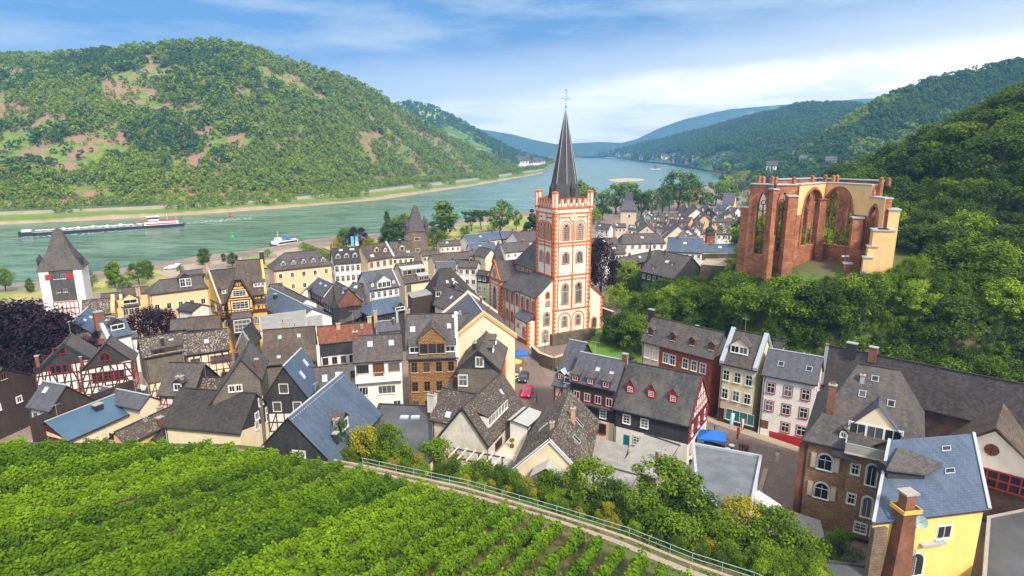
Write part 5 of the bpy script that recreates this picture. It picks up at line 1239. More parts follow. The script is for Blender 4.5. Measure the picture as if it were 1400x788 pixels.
# right aisle and its low bridge
rx=solve_x(3,8,824.5); print('right aisle',rx)
ra=Block(ch,TW,rx,3.0,12,-1.5,6.6,'churchwhite','aisle_wall'); mb=MB(); ra.quoin(mb,'F',-1.5,6.5,(1,)); o,W=ra.fo('F'); mb.bar((rx+.1,2.9,6.6),(TW,2.9,11.8),.4,M['orange'],.3,up=Vector((0,1,0))); mb.build('stone_trim',ra.w)
mb=MB(); mb.poly([(TW,3.0,6.6),(rx,3.0,6.6),(TW,3.0,12.0)],M['churchwhite']); mb.build('aisle_gable',ch)
roofmesh('aisle_roof',ch,[[(rx+.3,2.7,6.5),(rx+.3,12,6.5),(TW,12,12.2),(TW,2.7,12.2)]],'s_grey'); ra.win('F',.6,.2,1.2,2.6,'aor',ra.w); ra.win('F',-1.2,7,.5,.7,'r',ra.w)
mb=MB(); mb.box((TW/2+.3,-.45,-1.6),(TW+2,1.2,3.4),M['rubble']); mb.box((ax/2,-.3,-2.2),(abs(ax)+.6,.8,2.6),M['rubble']) if False else None; mb.build('stone_base',ch)
# ---------------------------------------------------------------- garden walls beside the church
def wallline(name,label,pts,h,t,mat,cat='wall',z=None):
    r=root(name,pts[0],0,label,cat); o=Vector(pts[0]); mb=MB()
    for a,b in zip(pts,pts[1:]): a,b=Vector(a)-o,Vector(b)-o; mb.bar(a+Vector((0,0,h/2-.3)),b+Vector((0,0,h/2-.3)),t,M[mat],h+.6)
    mb.build('masonry',r); c=MB()
    for a,b in zip(pts,pts[1:]): a,b=Vector(a)-o,Vector(b)-o; c.bar(a+Vector((0,0,h+.03)),b+Vector((0,0,h+.03)),t+.12,M['stonetrim' if mat!='white' else 'zinc'],.1)
    c.build('coping',r); return r
wallline('stone_wall','rubble retaining wall below the churchyard along the lane',[G(728,486,0),G(738,496,0),G(757,503,0),G(775,497,0)],2.2,.6,'rubble')
wallline('stone_wall','low dark stone wall with an arch between church and copper beech',[G(803,438,3),G(822,432,3),G(838,438,3)],2.2,.7,'rubble')
# ---------------------------------------------------------------- ruin
def archwall(mb,p,q,z0,z1,t,ops,mat,plast=None,pz=None,K=14):
    """solid wall p->q with pointed openings (u0,u1,sill,spring,top) given as shares of its length"""
    p,q=Vector(p),Vector(q); d=q-p; d.z=0; L=d.length; d/=L; n=Vector((d.y,-d.x,0))
    def top(op,u):
        a,b,si,spg,tp=op; m_=(a+b)/2; hw=(b-a)/2; r=abs(u-m_)/hw; r=min(1,r)
        return spg+(tp-spg)*math.sqrt(max(0,1-((r*.75+.25*r*r))**1.7)) if r<1 else spg
    cuts={0.0,1.0}
    for op in ops:
        for i in range(K+1): cuts.add(op[0]+(op[1]-op[0])*i/K)
    cuts=sorted(cuts)
    def seg(u0,u1,a0,a1,b0,b1,th0,th1,m_):
        P=[p+d*L*u0+n*th0+Vector((0,0,a0)),p+d*L*u1+n*th0+Vector((0,0,a1)),p+d*L*u1+n*th1+Vector((0,0,a1)),p+d*L*u0+n*th1+Vector((0,0,a0)),
           p+d*L*u0+n*th0+Vector((0,0,b0)),p+d*L*u1+n*th0+Vector((0,0,b1)),p+d*L*u1+n*th1+Vector((0,0,b1)),p+d*L*u0+n*th1+Vector((0,0,b0))]
        mb.hexa(P,M[m_])
    for u0,u1 in zip(cuts,cuts[1:]):
        m_=(u0+u1)/2; op=next((o for o in ops if o[0]<m_<o[1]),None)
        if op is None:
            seg(u0,u1,z0,z0,z1,z1,t/2,-t/2,mat)
            if plast: seg(u0,u1,pz,pz,z1-.01,z1-.01,t/2+.06,t/2-.05,plast)
        else:
            seg(u0,u1,z0,z0,op[2],op[2],t/2,-t/2,mat)
            seg(u0,u1,top(op,u0),top(op,u1),z1,z1,t/2,-t/2,mat)
            if plast: seg(u0,u1,max(pz,top(op,u0)+.35),max(pz,top(op,u1)+.35),z1-.01,z1-.01,t/2+.06,t/2-.05,plast)
    return d,n,L
zr0=21.2; zt_=38.0
rn=root('ruined_chapel',(62,118,zr0),0,'roofless red sandstone chapel ruin with pointed windows and yellow plaster on the hill','ruin')
RO=Vector((62,118,zr0))
def rp(px,D,z=0): v=GY(px,300,D); return Vector((v.x-RO.x,v.y-RO.y,z))
HT=zt_-zr0
def rwall(name,a,b,ops,plast=None,pz=0,h=HT,t=1.3,mull=2):
    mb=MB(); d,n,L=archwall(mb,a,b,-1.5,h,t,ops,'sand',plast,pz); w=mb.build(name,rn)
    mb=MB(); mb.bar(Vector(a)+Vector((0,0,h+.13)),Vector(b)+Vector((0,0,h+.13)),t+.5,M['zinc'],.22); mb.build('coping',w)
    for op in ops:
        mb=MB(); A=Vector(a)
        for i in range(1,mull+1):
            u=op[0]+(op[1]-op[0])*i/(mull+1); zz=op[3]+(op[4]-op[3])*.35; mb.bar(A+d*L*u+Vector((0,0,op[2])),A+d*L*u+Vector((0,0,zz)),.2,M['sand'])
        # tracery rings
        m_=(op[0]+op[1])/2; hw=(op[1]-op[0])/2*L; c=A+d*L*m_+Vector((0,0,op[3]+(op[4]-op[3])*.42)); r=hw*.42
        for k in range(12):
            a0,a1=6.2832*k/12,6.2832*(k+1)/12; mb.bar(c+d*r*math.cos(a0)+Vector((0,0,r*math.sin(a0))),c+d*r*math.cos(a1)+Vector((0,0,r*math.sin(a1))),.16,M['sand'])
        for e in (-1,1):
            c2=A+d*L*m_+d*e*hw*.5+Vector((0,0,op[3]-.4)); r2=hw*.40
            for k in range(6): a0,a1=math.pi*k/6,math.pi*(k+1)/6; mb.bar(c2+d*r2*math.cos(a0)+Vector((0,0,r2*math.sin(a0))),c2+d*r2*math.cos(a1)+Vector((0,0,r2*math.sin(a1))),.14,M['sand'])
        mb.build('tracery',w)
        # stepped jamb moulding round the opening
        mb=MB(); pts=[(op[0],op[2]),(op[0],op[3])]+[(op[0]+(op[1]-op[0])*i/12,op[3]+(op[4]-op[3])*math.sqrt(max(0,1-((abs(i/6-1)*.75+.25*abs(i/6-1)**2))**1.7))) for i in range(13)]+[(op[1],op[3]),(op[1],op[2])]
        for (u0,z0_),(u1,z1_) in zip(pts,pts[1:]):
            P=A+d*L*u0+n*(t/2+.1)+Vector((0,0,z0_)); Q=A+d*L*u1+n*(t/2+.1)+Vector((0,0,z1_)); mb.bar(P,Q,.32,M['sand'],.3,up=n)
        mb.build('moulding',w)
    return w,d,n,L
def up_(px0,px1,a,b): return None
aW=[rp(1024,123),rp(1055,120),rp(1084,120),rp(1122,128),rp(1190,118.5),rp(1212,114)]
rwall('choir_wall',aW[0],aW[1],[(.34,.82,3,11.8,15.4)],mull=1)
rwall('choir_wall',aW[1],aW[2],[(.14,.66,3.5,12.2,15.6)],mull=2)
rwall('apse_wall',aW[2],aW[3],[(.16,.86,4.4,11.8,15.9)],'tan',11,mull=3)
rwall('apse_wall',aW[3],aW[4],[(.06,.70,4.4,11.2,16.0)],'tan',11,mull=4)
rwall('side_wall',aW[4],aW[5],[(.12,.70,4.6,10.5,13.2)],'tan',-1,h=HT-2.2,mull=1)
# back walls seen through the windows
rwall('rear_wall',rp(1050,140),rp(1110,146),[(.1,.4,4,12,15),(.55,.85,4,12,15)])
rwall('rear_wall',rp(1110,146),rp(1200,134),[(.12,.42,4,12,15),(.56,.88,4,12,15)])
def butt(px,D,w,dp,h,mat='sand',rz=0,steps=2,capm='zinc'):
    c=rp(px,D); mb=MB(); z=-1.5
    for i in range(steps):
        hh=(h+1.5)*(i+1)/steps-1.5; s_=1-.16*i; mb.box((c.x,c.y+.25*i,(z+hh)/2),(w*s_,dp*s_,hh-z),M[mat],rz=rz); z=hh
    b_=mb.build('buttress',rn); mb=MB(); mb.box((c.x,c.y+.25*(steps-1),h+.12),(w*s_+.4,dp*s_+.4,.24),M[capm],rz=rz); mb.build('cap',b_)
butt(1021,124,1.6,2.2,12,rz=.5); butt(1055,118.8,1.1,1.6,16.0,rz=.2); butt(1080,117.6,2.0,2.2,14.8,rz=-.05); butt(1122,125.6,1.5,1.4,13.5,capm='sand'); butt(1173,118.2,2.1,2.2,10.6,rz=-.3)
butt(1167,115.0,1.5,1.5,2.2,rz=-.3)
for px,D,w,dp,h in ((1205,112.5,2.5,2.6,9.0),(1213,112.8,2.4,3.0,9.0),(1219,114.5,1.8,3.0,12.6),(1193,111.8,1.5,1.4,4.0),(1197,112.2,1.5,1.6,6.0)): butt(px,D,w,dp,h,'tan',rz=-.35,steps=1)
for px,D in ((1033,124),(1039,122),(1051,121),(1056,119.5),(1080,120),(1105,126),(1122,129),(1138,128),(1133,127.5),(1198,118),(1208,116)):
    mb=MB(); c=rp(px,D); mb.box((c.x,c.y,HT+.7),(.55,.55,1.1),M['sand'],rz=.4); mb.ring([(.42,HT+1.25),(.35,HT+1.5),(.1,HT+1.65)],M['sand'],4,(c.x,c.y),rot=1.2); mb.build('pinnacle',rn)
wallline('terrace_wall','dark low parapet of the terrace left of the ruin',[G(960,353,17.6),G(988,352.5,17.6),G(1012,352,17.6)],1.1,.4,'rubble')
flatroof('viewing_terrace','pale paved terrace on a stone retaining wall to the left of the ruin','terrace',[(958,362),(966,352),(1014,352),(1017,366)],17.5,'rubble','path')
p=G(1153,372,21.6); r=root('lamp_post',p,0,'small white floodlight post on the grass before the ruin','lamp'); mb=MB(); mb.tube((0,0,0),(0,0,3.0),.06,M['grey']); mb.build('pole',r)
for e in (-1,1): mb=MB(); mb.box((e*.4,0,3.1),(.55,.35,.25),M['frame']); mb.build('lamp_head',r)
# ---------------------------------------------------------------- ornate yellow house
h=H('ornate_house','ornate yellow half timbered house with steep brown roof, carved front gable and oriel windows','house',(323,356.5),(359,354),(340,404.5),ze=13,k=1.35,wall='ochre',roof='s_moss',gm='ochre',ext=(0,0)); W=h.xb-h.xa; print('ornate W',W)
h.timber('F',9.6,12.8,'timber',seed=4,step=.8,w=.14); h.win('F',W*.22,11.4,2.8,1.4,'kq'); h.dormer(.75,.78,2.4,1.0,'s_brown','white',kind='shed',wn=3,style='w')
h.verge('B','ochre',.5,.4); h.rows('F',3,2,z0=7.2,w=1.3,h=1.7,style='saq'); h.panel('F',-W/2-.3,W/2+.3,9.2,9.5,'maroon',.5,'cornice'); h.chimney(.98,0,1.6,'black',1,.7,0)
OH=h
h=H('ornate_house','lower wing of the ornate yellow house with one hooded dormer','house',(284,371),(323,366),(290,418),ze=11,k=1.15,wall='ochre',roof='s_moss',gm='ochre',wb=1.6); W=h.xb-h.xa
h.timber('F',8.0,10.8,'timber',seed=6,step=.9,w=.14); h.win('F',-W*.15,9.6,3.0,1.2,'wq'); h.dormer(.36,.72,2.3,1.0,'s_moss','maroon',kind='shed',wn=3,style='w'); h.verge('A','stonetrim',.35,.3); h.timber('A',8.0,10.8,'timber',seed=3,step=.9); h.rows('A',1,3,w=1.1,h=1.6,style='saq'); h.rows('F',3,2,z0=6.2,w=1.2,h=1.6,style='saq'); h.panel('F',-W/2-.3,W/2,7.5,7.8,'maroon',.5,'cornice')
# front gable with pointed hood and oriel
h=OH; mb=MB(); gx0,gx1=-5.4,-.4; gy=h.yf-1.5; gz0,gz1=12.6,17.6; xm=(gx0+gx1)/2
mb.box((xm,gy+1.2,(9.6+gz0)/2),(gx1-gx0,2.4,gz0-9.6),M['ochre']); mb.poly([(gx0,gy,gz0),(gx1,gy,gz0),(xm,gy,gz1)],M['ochre'])
gb=mb.build('front_gable',h.root)
mb=MB()
for e in (-1,1):
    hw=(gx1-gx0)/2+.6
    P=[Vector((xm+e*hw,gy-.7,gz0-.8)),Vector((xm,gy-.7,gz1+.4)),Vector((xm,0,gz1+.4)),Vector((xm+e*hw,h.yf+3.2,gz0-.8))]
    mb.hexa((P if e>0 else P[::-1])+[p+Vector((0,0,.2)) for p in (P if e>0 else P[::-1])],M['s_brown'])
mb.ring([(1.1,gz1-.4),(.05,gz1+3.2)],M['s_grey'],4,(xm,gy-.2),rot=math.pi/4); mb.build('gable_roof',gb)
mb=MB(); 
def gbar(u0,z0,u1,z1,w=.15): mb.bar((u0,gy-.05,z0),(u1,gy-.05,z1),w,M['timber'],.1,up=Vector((0,1,0)))
for z in (9.8,10.4,12.5,13.0,14.9,15.6): hw=(gx1-gx0)/2*(1 if z<12.6 else max(.1,(gz1-z)/(gz1-gz0))); gbar(xm-hw,z,xm+hw,z)
for i in range(9):
    u=gx0+(gx1-gx0)*i/8; gbar(u,9.8,u,12.5); hz=gz0+(gz1-gz0)*(1-abs(u-xm)/((gx1-gx0)/2)); 
    if hz>13.1 and abs(u-xm)>.9: gbar(u,13,u,hz)
for e in (-1,1): gbar(xm+e*2.5,12.6,xm,17.6,.25); gbar(xm+e*.3,16,xm+e*1.1,15.6); gbar(xm,15.6,xm,17.4)
mb.build('timber_frame',gb)
for (u,z,w,hh) in ((0,14.0,2.4,1.3),(0,11.3,3.2,1.6)):
    pm,fm=win_meshes(w,hh,'wqx'); pn=put('window',pm,gb,(xm+u,gy-.06,z)); put('frame',fm,pn)
mb=MB(); mb.hexa([Vector(v) for v in ((xm-1.9,gy-1.2,5.2),(xm+1.9,gy-1.2,5.2),(xm+2.3,gy+1.6,5.2),(xm-2.3,gy+1.6,5.2),(xm-1.9,gy-1.2,8.6),(xm+1.9,gy-1.2,8.6),(xm+2.3,gy+1.6,8.6),(xm-2.3,gy+1.6,8.6))],M['maroon'])
mb.hexa([Vector(v) for v in ((xm-2.1,gy-1.4,8.6),(xm+2.1,gy-1.4,8.6),(xm+2.5,gy+1.6,8.6),(xm-2.5,gy+1.6,8.6),(xm-1.9,gy-.4,9.7),(xm+1.9,gy-.4,9.7),(xm+2.3,gy+1.6,9.7),(xm-2.3,gy+1.6,9.7))],M['s_brown']); orl=mb.build('oriel',h.root)
pm,fm=win_meshes(3.2,2.6,'wqcx'); pn=put('window',pm,orl,(xm,gy-1.22,6.9)); put('frame',fm,pn)
# ---------------------------------------------------------------- towers of the town wall
def sqtower(name,label,pxl,pxr,ye,zt,wallmat,roofprof,rot=0.0,roofmat='s_grey',over=1.1,depth=None,zg=0):
    mid=G((pxl+pxr)/2,ye,zt); a=G(pxl,ye,zt); b=G(pxr,ye,zt); w=(b-a).length; d=depth or w; mid.z=zg
    r=root(name,mid,rot,label,'tower'); s_=Block(r,-w/2,w/2,0,d,-.5,zt-zg,wallmat,'wall')
    mb=MB(); pr=[]
    zz=zt-zg
    L=[]
    for (f,z) in roofprof: L.append([(x*(w/2*f),d/2+y*(d/2*f),zz+z) for x,y in ((-1,-1),(1,-1),(1,1),(-1,1))])
    for A_,B_ in zip(L,L[1:]):
        for i in range(4): j=(i+1)%4; mb.poly([A_[i],A_[j],B_[j],B_[i]],M[roofmat])
    mb.poly(L[0][::-1],M['s_dark']); mb.poly(L[-1],M[roofmat]); rf=mb.build('roof',r)
    return s_,w,d,rf
s,w,d,rf=sqtower('town_tower','tall white town tower with a grey pyramid roof and red and white shutters',57,106,368,15.0,'white',((1.09,-.3),(.90,1.4),(.52,4.8),(.16,9.6),(.04,10.0)),rot=.42,depth=8)
print('white tower',w)
s.panel('F',-w*.27,w*.30,5.2,14.6,'s_grey',.08,'slate_panel'); s.panel('F',-w*.27,w*.30,-.5,6.6,'white',.14,'infill')
mb=MB()
for z in (1.2,3.0,4.6,6.4): s.hbar(mb,'F',z,.2,.2,'timberred',-w*.27,w*.30)
for i in range(7): s.vbar(mb,'F',-w*.27+w*.57*i/6,-.5,6.4,.18,.2,'timberred')
mb.build('timber_frame',s.w)
for u in (-1,.45): s.win('F',u,13.0,1.1,1.1,'w'); s.win('F',u,9.4,.8,.9,'w')
for e in (-1,1): s.panel('F',min(e*1.9,e*3.4)+.1 if e<0 else 1.25,min(e*1.9,e*3.4)+1.5 if e<0 else 2.7,12.4,13.7,'red',.2,'shutter')
s.win('F',.2,5.4,3.2,1.0,'mq'); s.win('F',.2,2.3,2.6,1.1,'mq')
mb=MB()
for e in (-1,1): mb.box((e*w*.46,1.8,16.6),(1.1,1.4,1.8),M['slatewall']); mb.ring([(.95,17.4),(.05,18.8)],M['slatewall'],4,(e*w*.46,1.8),rot=math.pi/4)
mb.build('roof_turret',rf)
# brown market tower with four spirelets
s,w,d,rf=sqtower('stone_tower','brown stone town tower with a steep maroon roof and four corner spirelets',555,585,316,13.2,'towerstone',((1.08,-.2),(.95,.6),(.55,4.0),(.16,9.4),(.05,9.6)),rot=.25,roofmat='s_brown')
for x in (-1,1):
    for y in (0,1):
        mb=MB(); c=(x*w*.44,y*d*.9+.3); mb.ring([(.75,12.2),(.75,15.2),(.95,15.2),(.05,18.4)],M['s_brown'],6,c); mb.build('spirelet',rf)
for f in 'FA':
    s.win(f,0,10,2.0,1.3,'sq'); s.win(f,0,5.5,1.6,1.3,'sq')
s.quoins
# slate tower in the far town
s,w,d,rf=sqtower('slate_tower','pale square tower with a tall blue slate hipped roof in the far town',849,870,287,11.5,'beige',((1.25,-.3),(1.0,1.3),(.55,5.0),(.40,9.4)),rot=-.15,roofmat='s_blue2')
s.win('F',.5,8,1,1,'k')
s,w,d,rf=sqtower('chapel_tower','thin dark church steeple among the riverside trees of the far town',948,956,256,12,'redwall',((1.1,0),(.8,1.5),(.35,4),(.03,9)),roofmat='s_blue2')
s,w,d,rf=sqtower('chapel_turret','small red turret with a dark onion dome before the far town roofs',967,976,322,13.5,'redwall',((1.2,0),(.9,1),(1.05,2.2),(.35,3.2),(.4,4),(.03,6)),roofmat='s_dark')
s,w,d,rf=sqtower('turret','thin slate spired turret with red timbering on the long grey roofs',884.5,893,361,9.5,'white',((1.3,0),(.9,1),(.4,3.2),(.03,7.5)),roofmat='s_dark')
mb=MB()
for z in (9.3,7.5,5.5): s.hbar(mb,'F',z,.06,.25,'timberred')
for u in (-.4,0,.4): s.vbar(mb,'F',u*w,4,9.3,.2,.06,'timberred')
mb.build('timber_frame',s.w)
# ---------------------------------------------------------------- far town
for a,b,c,rf,wl,lb,ze in [
 ((842,354),(898,342),(846,366),'s_brown','slatewall','long dark grey roof ending at the slate spired turret',9),
 ((899,342),(946,351),(893,375),'s_grey','slatewall','large plain slate roof with tiny dormers just above the ruin wood',9),
 ((852,320),(900,319),(845,334),'s_brown','white','broad brown hipped roof with a skylight and red timbered walls',8.5),
 ((913,324),(962,326),(918,344),'s_blue','white','wide bright blue roof beside the ruin terrace',8.5),
 ((955,333),(1012,334),(960,345),'s_blue','white','second bright blue roof directly left of the ruin',8),
 ((823,335),(852,334),(826,348),'s_lich','white','mossy roof between the copper beech and the long grey roof',8),
 ((806,326),(843,325),(808,337),'s_brown','white','brown roof with red trimmed windows right of the church tower',8.5),
 ((906,268),(1004,263),(908,272),'s_brown','white','far low roof by the trees',6)][:7]:
    h=H('town_house',lb,'house',a,b,c,ze=ze,k=.85,wall=wl,roof=rf,hip=(2,2) if 'hipped' in lb else (0,0)); h.rows('F',6,1,w=.9,h=1.2,style='r' if 'red' in lb else 'w'); h.skylight(.5,.4,1.2,.9); h.chimney(.3,.1,1.1,'chimney',.7,.6,1)
    if 'tiny' in lb: h.dormer(.3,.8,.8,.7,'s_dark','maroon',style='w'); h.dormer(.7,.5,.7,.6,'s_dark','maroon',style='w')
h=H('slate_house','black slate house with a steep pointed blue slate hip roof in the far town','house',(931,317),(934,317),(919,336),ze=8,k=1.5,wall='slatewall',roof='s_blue2',hip=(3,3)); h.rows('F',2,2,style='w')
h=H('white_house','white house with a brown hipped roof beside the pointed blue slate roof','house',(941,322),(953,321),(945,332),ze=8.5,k=1,wall='white',roof='s_brown',hip=(2,2)); h.rows('F',3,2,style='w')
h=H('yellow_house','yellow gabled house with dark blue roof at the far end of town','house',(1006.5,265),(990,264.5),(1012,281),ze=7,k=1.0,wall='yellow',roof='s_blue2',gm='yellow')
# ---------------------------------------------------------------- vineyard on its slope
P0=G(498,650,7.0); md=Vector((-.40,-.917,0)); md.normalize(); cd=Vector((md.y*-1,md.x,0)); SL=.27
def vz(x,y): return P0.z+SL*((x-P0.x)*md.x+(y-P0.y)*md.y)
def GV(px,py):
    d=ray(px,py); k=d.z-SL*(d.x*md.x+d.y*md.y); t=(P0.z-CH-SL*(P0.x*md.x+P0.y*md.y))/k
    return Vector((d.x*t,d.y*t,CH+d.z*t))
EDGE=[(-520,606),(-250,610),(0,613),(300,616),(400,629),(498,650),(640,686),(738,714),(832,752),(911,788),(960,814),(1020,852),(1100,905)]
RAIL=[(-520,602),(-250,605),(0,608),(300,610),(400,620),(496,637),(640,668),(761,704),(860,735),(946,770),(1030,797),(1100,830),(1200,880)]
E=[GV(*p) for p in EDGE]; RB=[GV(*p) for p in RAIL]
print('edge',[tuple(round(c,1) for c in p) for p in E])
mb=MB(); far=[p+md*70 for p in E]; far=[Vector((p.x,p.y,vz(p.x,p.y))) for p in far]
for a,b_,c_,d_ in zip(E,E[1:],far[1:],far): mb.poly([a,d_,c_,b_],M['soil'])
o=mb.build('vineyard_ground'); o['kind']='structure'
def strip(name,A,B,mat,dz=0.0):
    mb=MB(); n=len(A)
    for i in range(n-1): 
        q=[A[i],A[i+1],B[i+1],B[i]]; q=[Vector((p.x,p.y,p.z+dz)) for p in q]
        if (q[1]-q[0]).cross(q[3]-q[0]).z<0: q=q[::-1]
        mb.poly(q,mat)
    o=mb.build(name); o['kind']='structure'; return o
def resample(L,n):
    ds=[0]
    for a,b in zip(L,L[1:]): ds.append(ds[-1]+(b-a).length)
    out=[]
    for i in range(n):
        t=ds[-1]*i/(n-1); k=next(j for j in range(1,len(ds)) if ds[j]>=t-1e-6); u=(t-ds[k-1])/(ds[k]-ds[k-1]); out.append(L[k-1].lerp(L[k],u))
    return out
E2=resample(E,60); RB2=resample(RB,60)
mids=[a.lerp(b,.45) for a,b in zip(E2,RB2)]
strip('vineyard_path',E2,RB2,M['soil'],.0)
strip('path',[a.lerp(b,.42) for a,b in zip(E2,RB2)],[a.lerp(b,.66) for a,b in zip(E2,RB2)],M['path'],.03)
bank=[[p.copy() for p in RB2]]
for k,(dd,dz) in enumerate(((1.5,-.4),(6,-3.5),(11,-6.0),(16,-8.2))):
    bank.append([Vector((p.x-md.x*dd,p.y-md.y*dd,max(-.4,p.z+dz))) for p in RB2])
for A,B in zip(bank,bank[1:]): strip('garden_bank',A,B,M['hfloor'],-.01)
wallpts=[a.lerp(b,.85) for a,b in zip(E2,RB2)]
wp=[p for p in wallpts if 380<PJ(p)[0]<1150]
r=root('dry_stone_wall',wp[0],0,'low pale stone kerb wall between the vineyard path and the green railing','wall'); mb=MB()
for a,b in zip(wp,wp[1:]): mb.bar(a-wp[0]+Vector((0,0,.1)),b-wp[0]+Vector((0,0,.1)),.35,M['path'],.35)
mb.build('masonry',r)
rl=[p for p in RAIL if p[0]>=496]; RL=[GV(*p) for p in rl]
r=root('railing',RL[0],0,'long grey green metal railing along the vineyard path','railing'); mb=MB()
for a,b in zip(RL,RL[1:]):
    for hh in (1.05,.55): mb.tube(a-RL[0]+Vector((0,0,hh)),b-RL[0]+Vector((0,0,hh)),.035,M['rail'])
mb.build('rail',r); pm_=MB(); pm_.tube((0,0,-.2),(0,0,1.07),.035,M['rail']); pm_=pm_.mesh('post')
for a,b in zip(RL,RL[1:]):
    n=max(1,round((b-a).length/2.5))
    for i in range(n): put('post',pm_,r,a+(b-a)*i/n-RL[0])
# weeds and grass along the path
g=np.random.default_rng(44); n=15000; i=g.integers(0,59,n); u=g.random(n); v=np.where(g.random(n)<.5,g.random(n)*.42,.66+g.random(n)*.6)
A_=np.array(E2); B_=np.array(RB2); a_=A_[i]*(1-u[:,None])+A_[i+1]*u[:,None]; b3=B_[i]*(1-u[:,None])+B_[i+1]*u[:,None]; P_=a_*(1-v[:,None])+b3*v[:,None]
keep=fbm(P_[:,0]/1.3,P_[:,1]/1.3,61,3)>.44; P_=P_[keep]; n=len(P_); P_[:,2]+=.06+.12*g.random(n)
N_=g.normal(size=(n,3))+np.array([0,0,.7]); s_=.05+.07*g.random(n); N_/=np.linalg.norm(N_,axis=1)[:,None]
aa=np.cross(N_,g.normal(size=(n,3))); aa/=np.linalg.norm(aa,axis=1)[:,None]; bb=np.cross(N_,aa); V_=np.stack([P_-aa*s_[:,None],P_-bb*s_[:,None],P_+aa*s_[:,None],P_+bb*s_[:,None]],1).reshape(-1,3)
me=bpy.data.meshes.new('weeds'); me.vertices.add(n*4); me.vertices.foreach_set('co',V_.ravel()); me.loops.add(n*4); me.loops.foreach_set('vertex_index',np.arange(n*4,dtype=np.int32)); me.polygons.add(n); me.polygons.foreach_set('loop_start',np.arange(0,n*4,4,dtype=np.int32)); me.update(calc_edges=True)
at=me.attributes.new('tone','FLOAT','FACE'); at.data.foreach_set('value',(g.random(n)*.8).astype(np.float32)); me.materials.append(LEAF['mid']); o=put('grass',me); tag(o,'weeds and grass growing along the vineyard path','grass',None,'stuff')
# rows
gv=np.random.default_rng(21)
def leafquads(P,nrm,s,g):
    n=len(P); nrm=nrm/np.linalg.norm(nrm,axis=1)[:,None]
    a=np.cross(nrm,g.normal(size=(n,3))); a/=np.linalg.norm(a,axis=1)[:,None]+1e-9; b=np.cross(nrm,a); a=a*s[:,None]; b=b*s[:,None]*.8
    return np.stack([P-a,P-b*.8,P+a,P+b],1).reshape(-1,3)
def quadmesh(name,V,tone,mat):
    n=len(V)//4; me=bpy.data.meshes.new(name); me.vertices.add(n*4); me.vertices.foreach_set('co',V.ravel()); me.loops.add(n*4); me.loops.foreach_set('vertex_index',np.arange(n*4,dtype=np.int32))
    me.polygons.add(n); me.polygons.foreach_set('loop_start',np.arange(0,n*4,4,dtype=np.int32)); me.update(calc_edges=True)
    at=me.attributes.new('tone','FLOAT','FACE'); at.data.foreach_set('value',tone.astype(np.float32)); me.materials.append(mat); return me
cE=[(p-P0).dot(cd) for p in E]; mE=[(p-P0).dot(md) for p in E]
order=np.argsort(cE); VSP=2.4; cmin,cmax=min(cE),max(cE); nrow=0; totL=0
c=cmin
while c<cmax:
    m0=np.interp(c,np.array(cE)[order],np.array(mE)[order])+.5+gv.random()*.6
    # visible extent
    ms=np.arange(m0,m0+64,1.0); vis=[]
    for m_ in ms:
        p=P0+cd*c+md*m_; z=vz(p.x,p.y); 
        dep=p.y*CP-(z-CH)*SP
        if dep<6: vis.append(False); continue
        q=PJ((p.x,p.y,z)); vis.append(-70<q[0]<1480 and q[1]<850)
    if any(vis):
        k0=vis.index(True); k1=len(vis)-1-vis[::-1].index(True); a,b=ms[k0],ms[k1]+1; L=b-a
        if L>2:
            rowt=(gv.random()-.5)*.22; n=int(L*230); t=a+gv.random(n)*L
            # clumpy canopy: shoots reach up and sideways along the wires
            lump=fbm(t/.8+c*7.3,np.full(n,c*1.7),31,3)**1.3*1.35; hgt=.5+1.75*lump; wid=.20+.52*lump
            ang=gv.random(n)*np.pi*1.25-np.pi*.12; rr=gv.random(n)**.3*np.where(gv.random(n)<.07,1.35,1)
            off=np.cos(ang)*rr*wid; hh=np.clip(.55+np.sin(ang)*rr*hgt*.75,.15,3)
            # wandering shoots
            off+= (fbm(t/2.3,np.full(n,c*3.1),8,2)-.5)*.8
            X=P0.x+cd.x*(c+off)+md.x*t; Y=P0.y+cd.y*(c+off)+md.y*t; Z=vz(X,Y)+hh
            nr=np.stack([cd.x*np.cos(ang),cd.y*np.cos(ang),np.sin(ang)+.3],1)+gv.normal(size=(n,3))*.5
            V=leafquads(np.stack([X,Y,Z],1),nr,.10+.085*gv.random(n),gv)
            tone=np.clip(-.05+.60*(hh/2.0)*(.4+.6*gv.random(n))+.55*(fbm(t/1.6,np.full(n,c*2.3),3,3)-.2)+.2*gv.random(n)+rowt,0,1)  # pale young shoots on top; low leaves painted darker as shade between rows
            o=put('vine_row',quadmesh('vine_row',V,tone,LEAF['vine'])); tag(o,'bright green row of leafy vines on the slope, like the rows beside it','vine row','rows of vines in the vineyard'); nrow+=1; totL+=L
            c0_=P0+cd*c+md*a
    c+=(2.15 if c>-2 else 2.75)*(.93+.14*gv.random())
print('rows',nrow,totL)
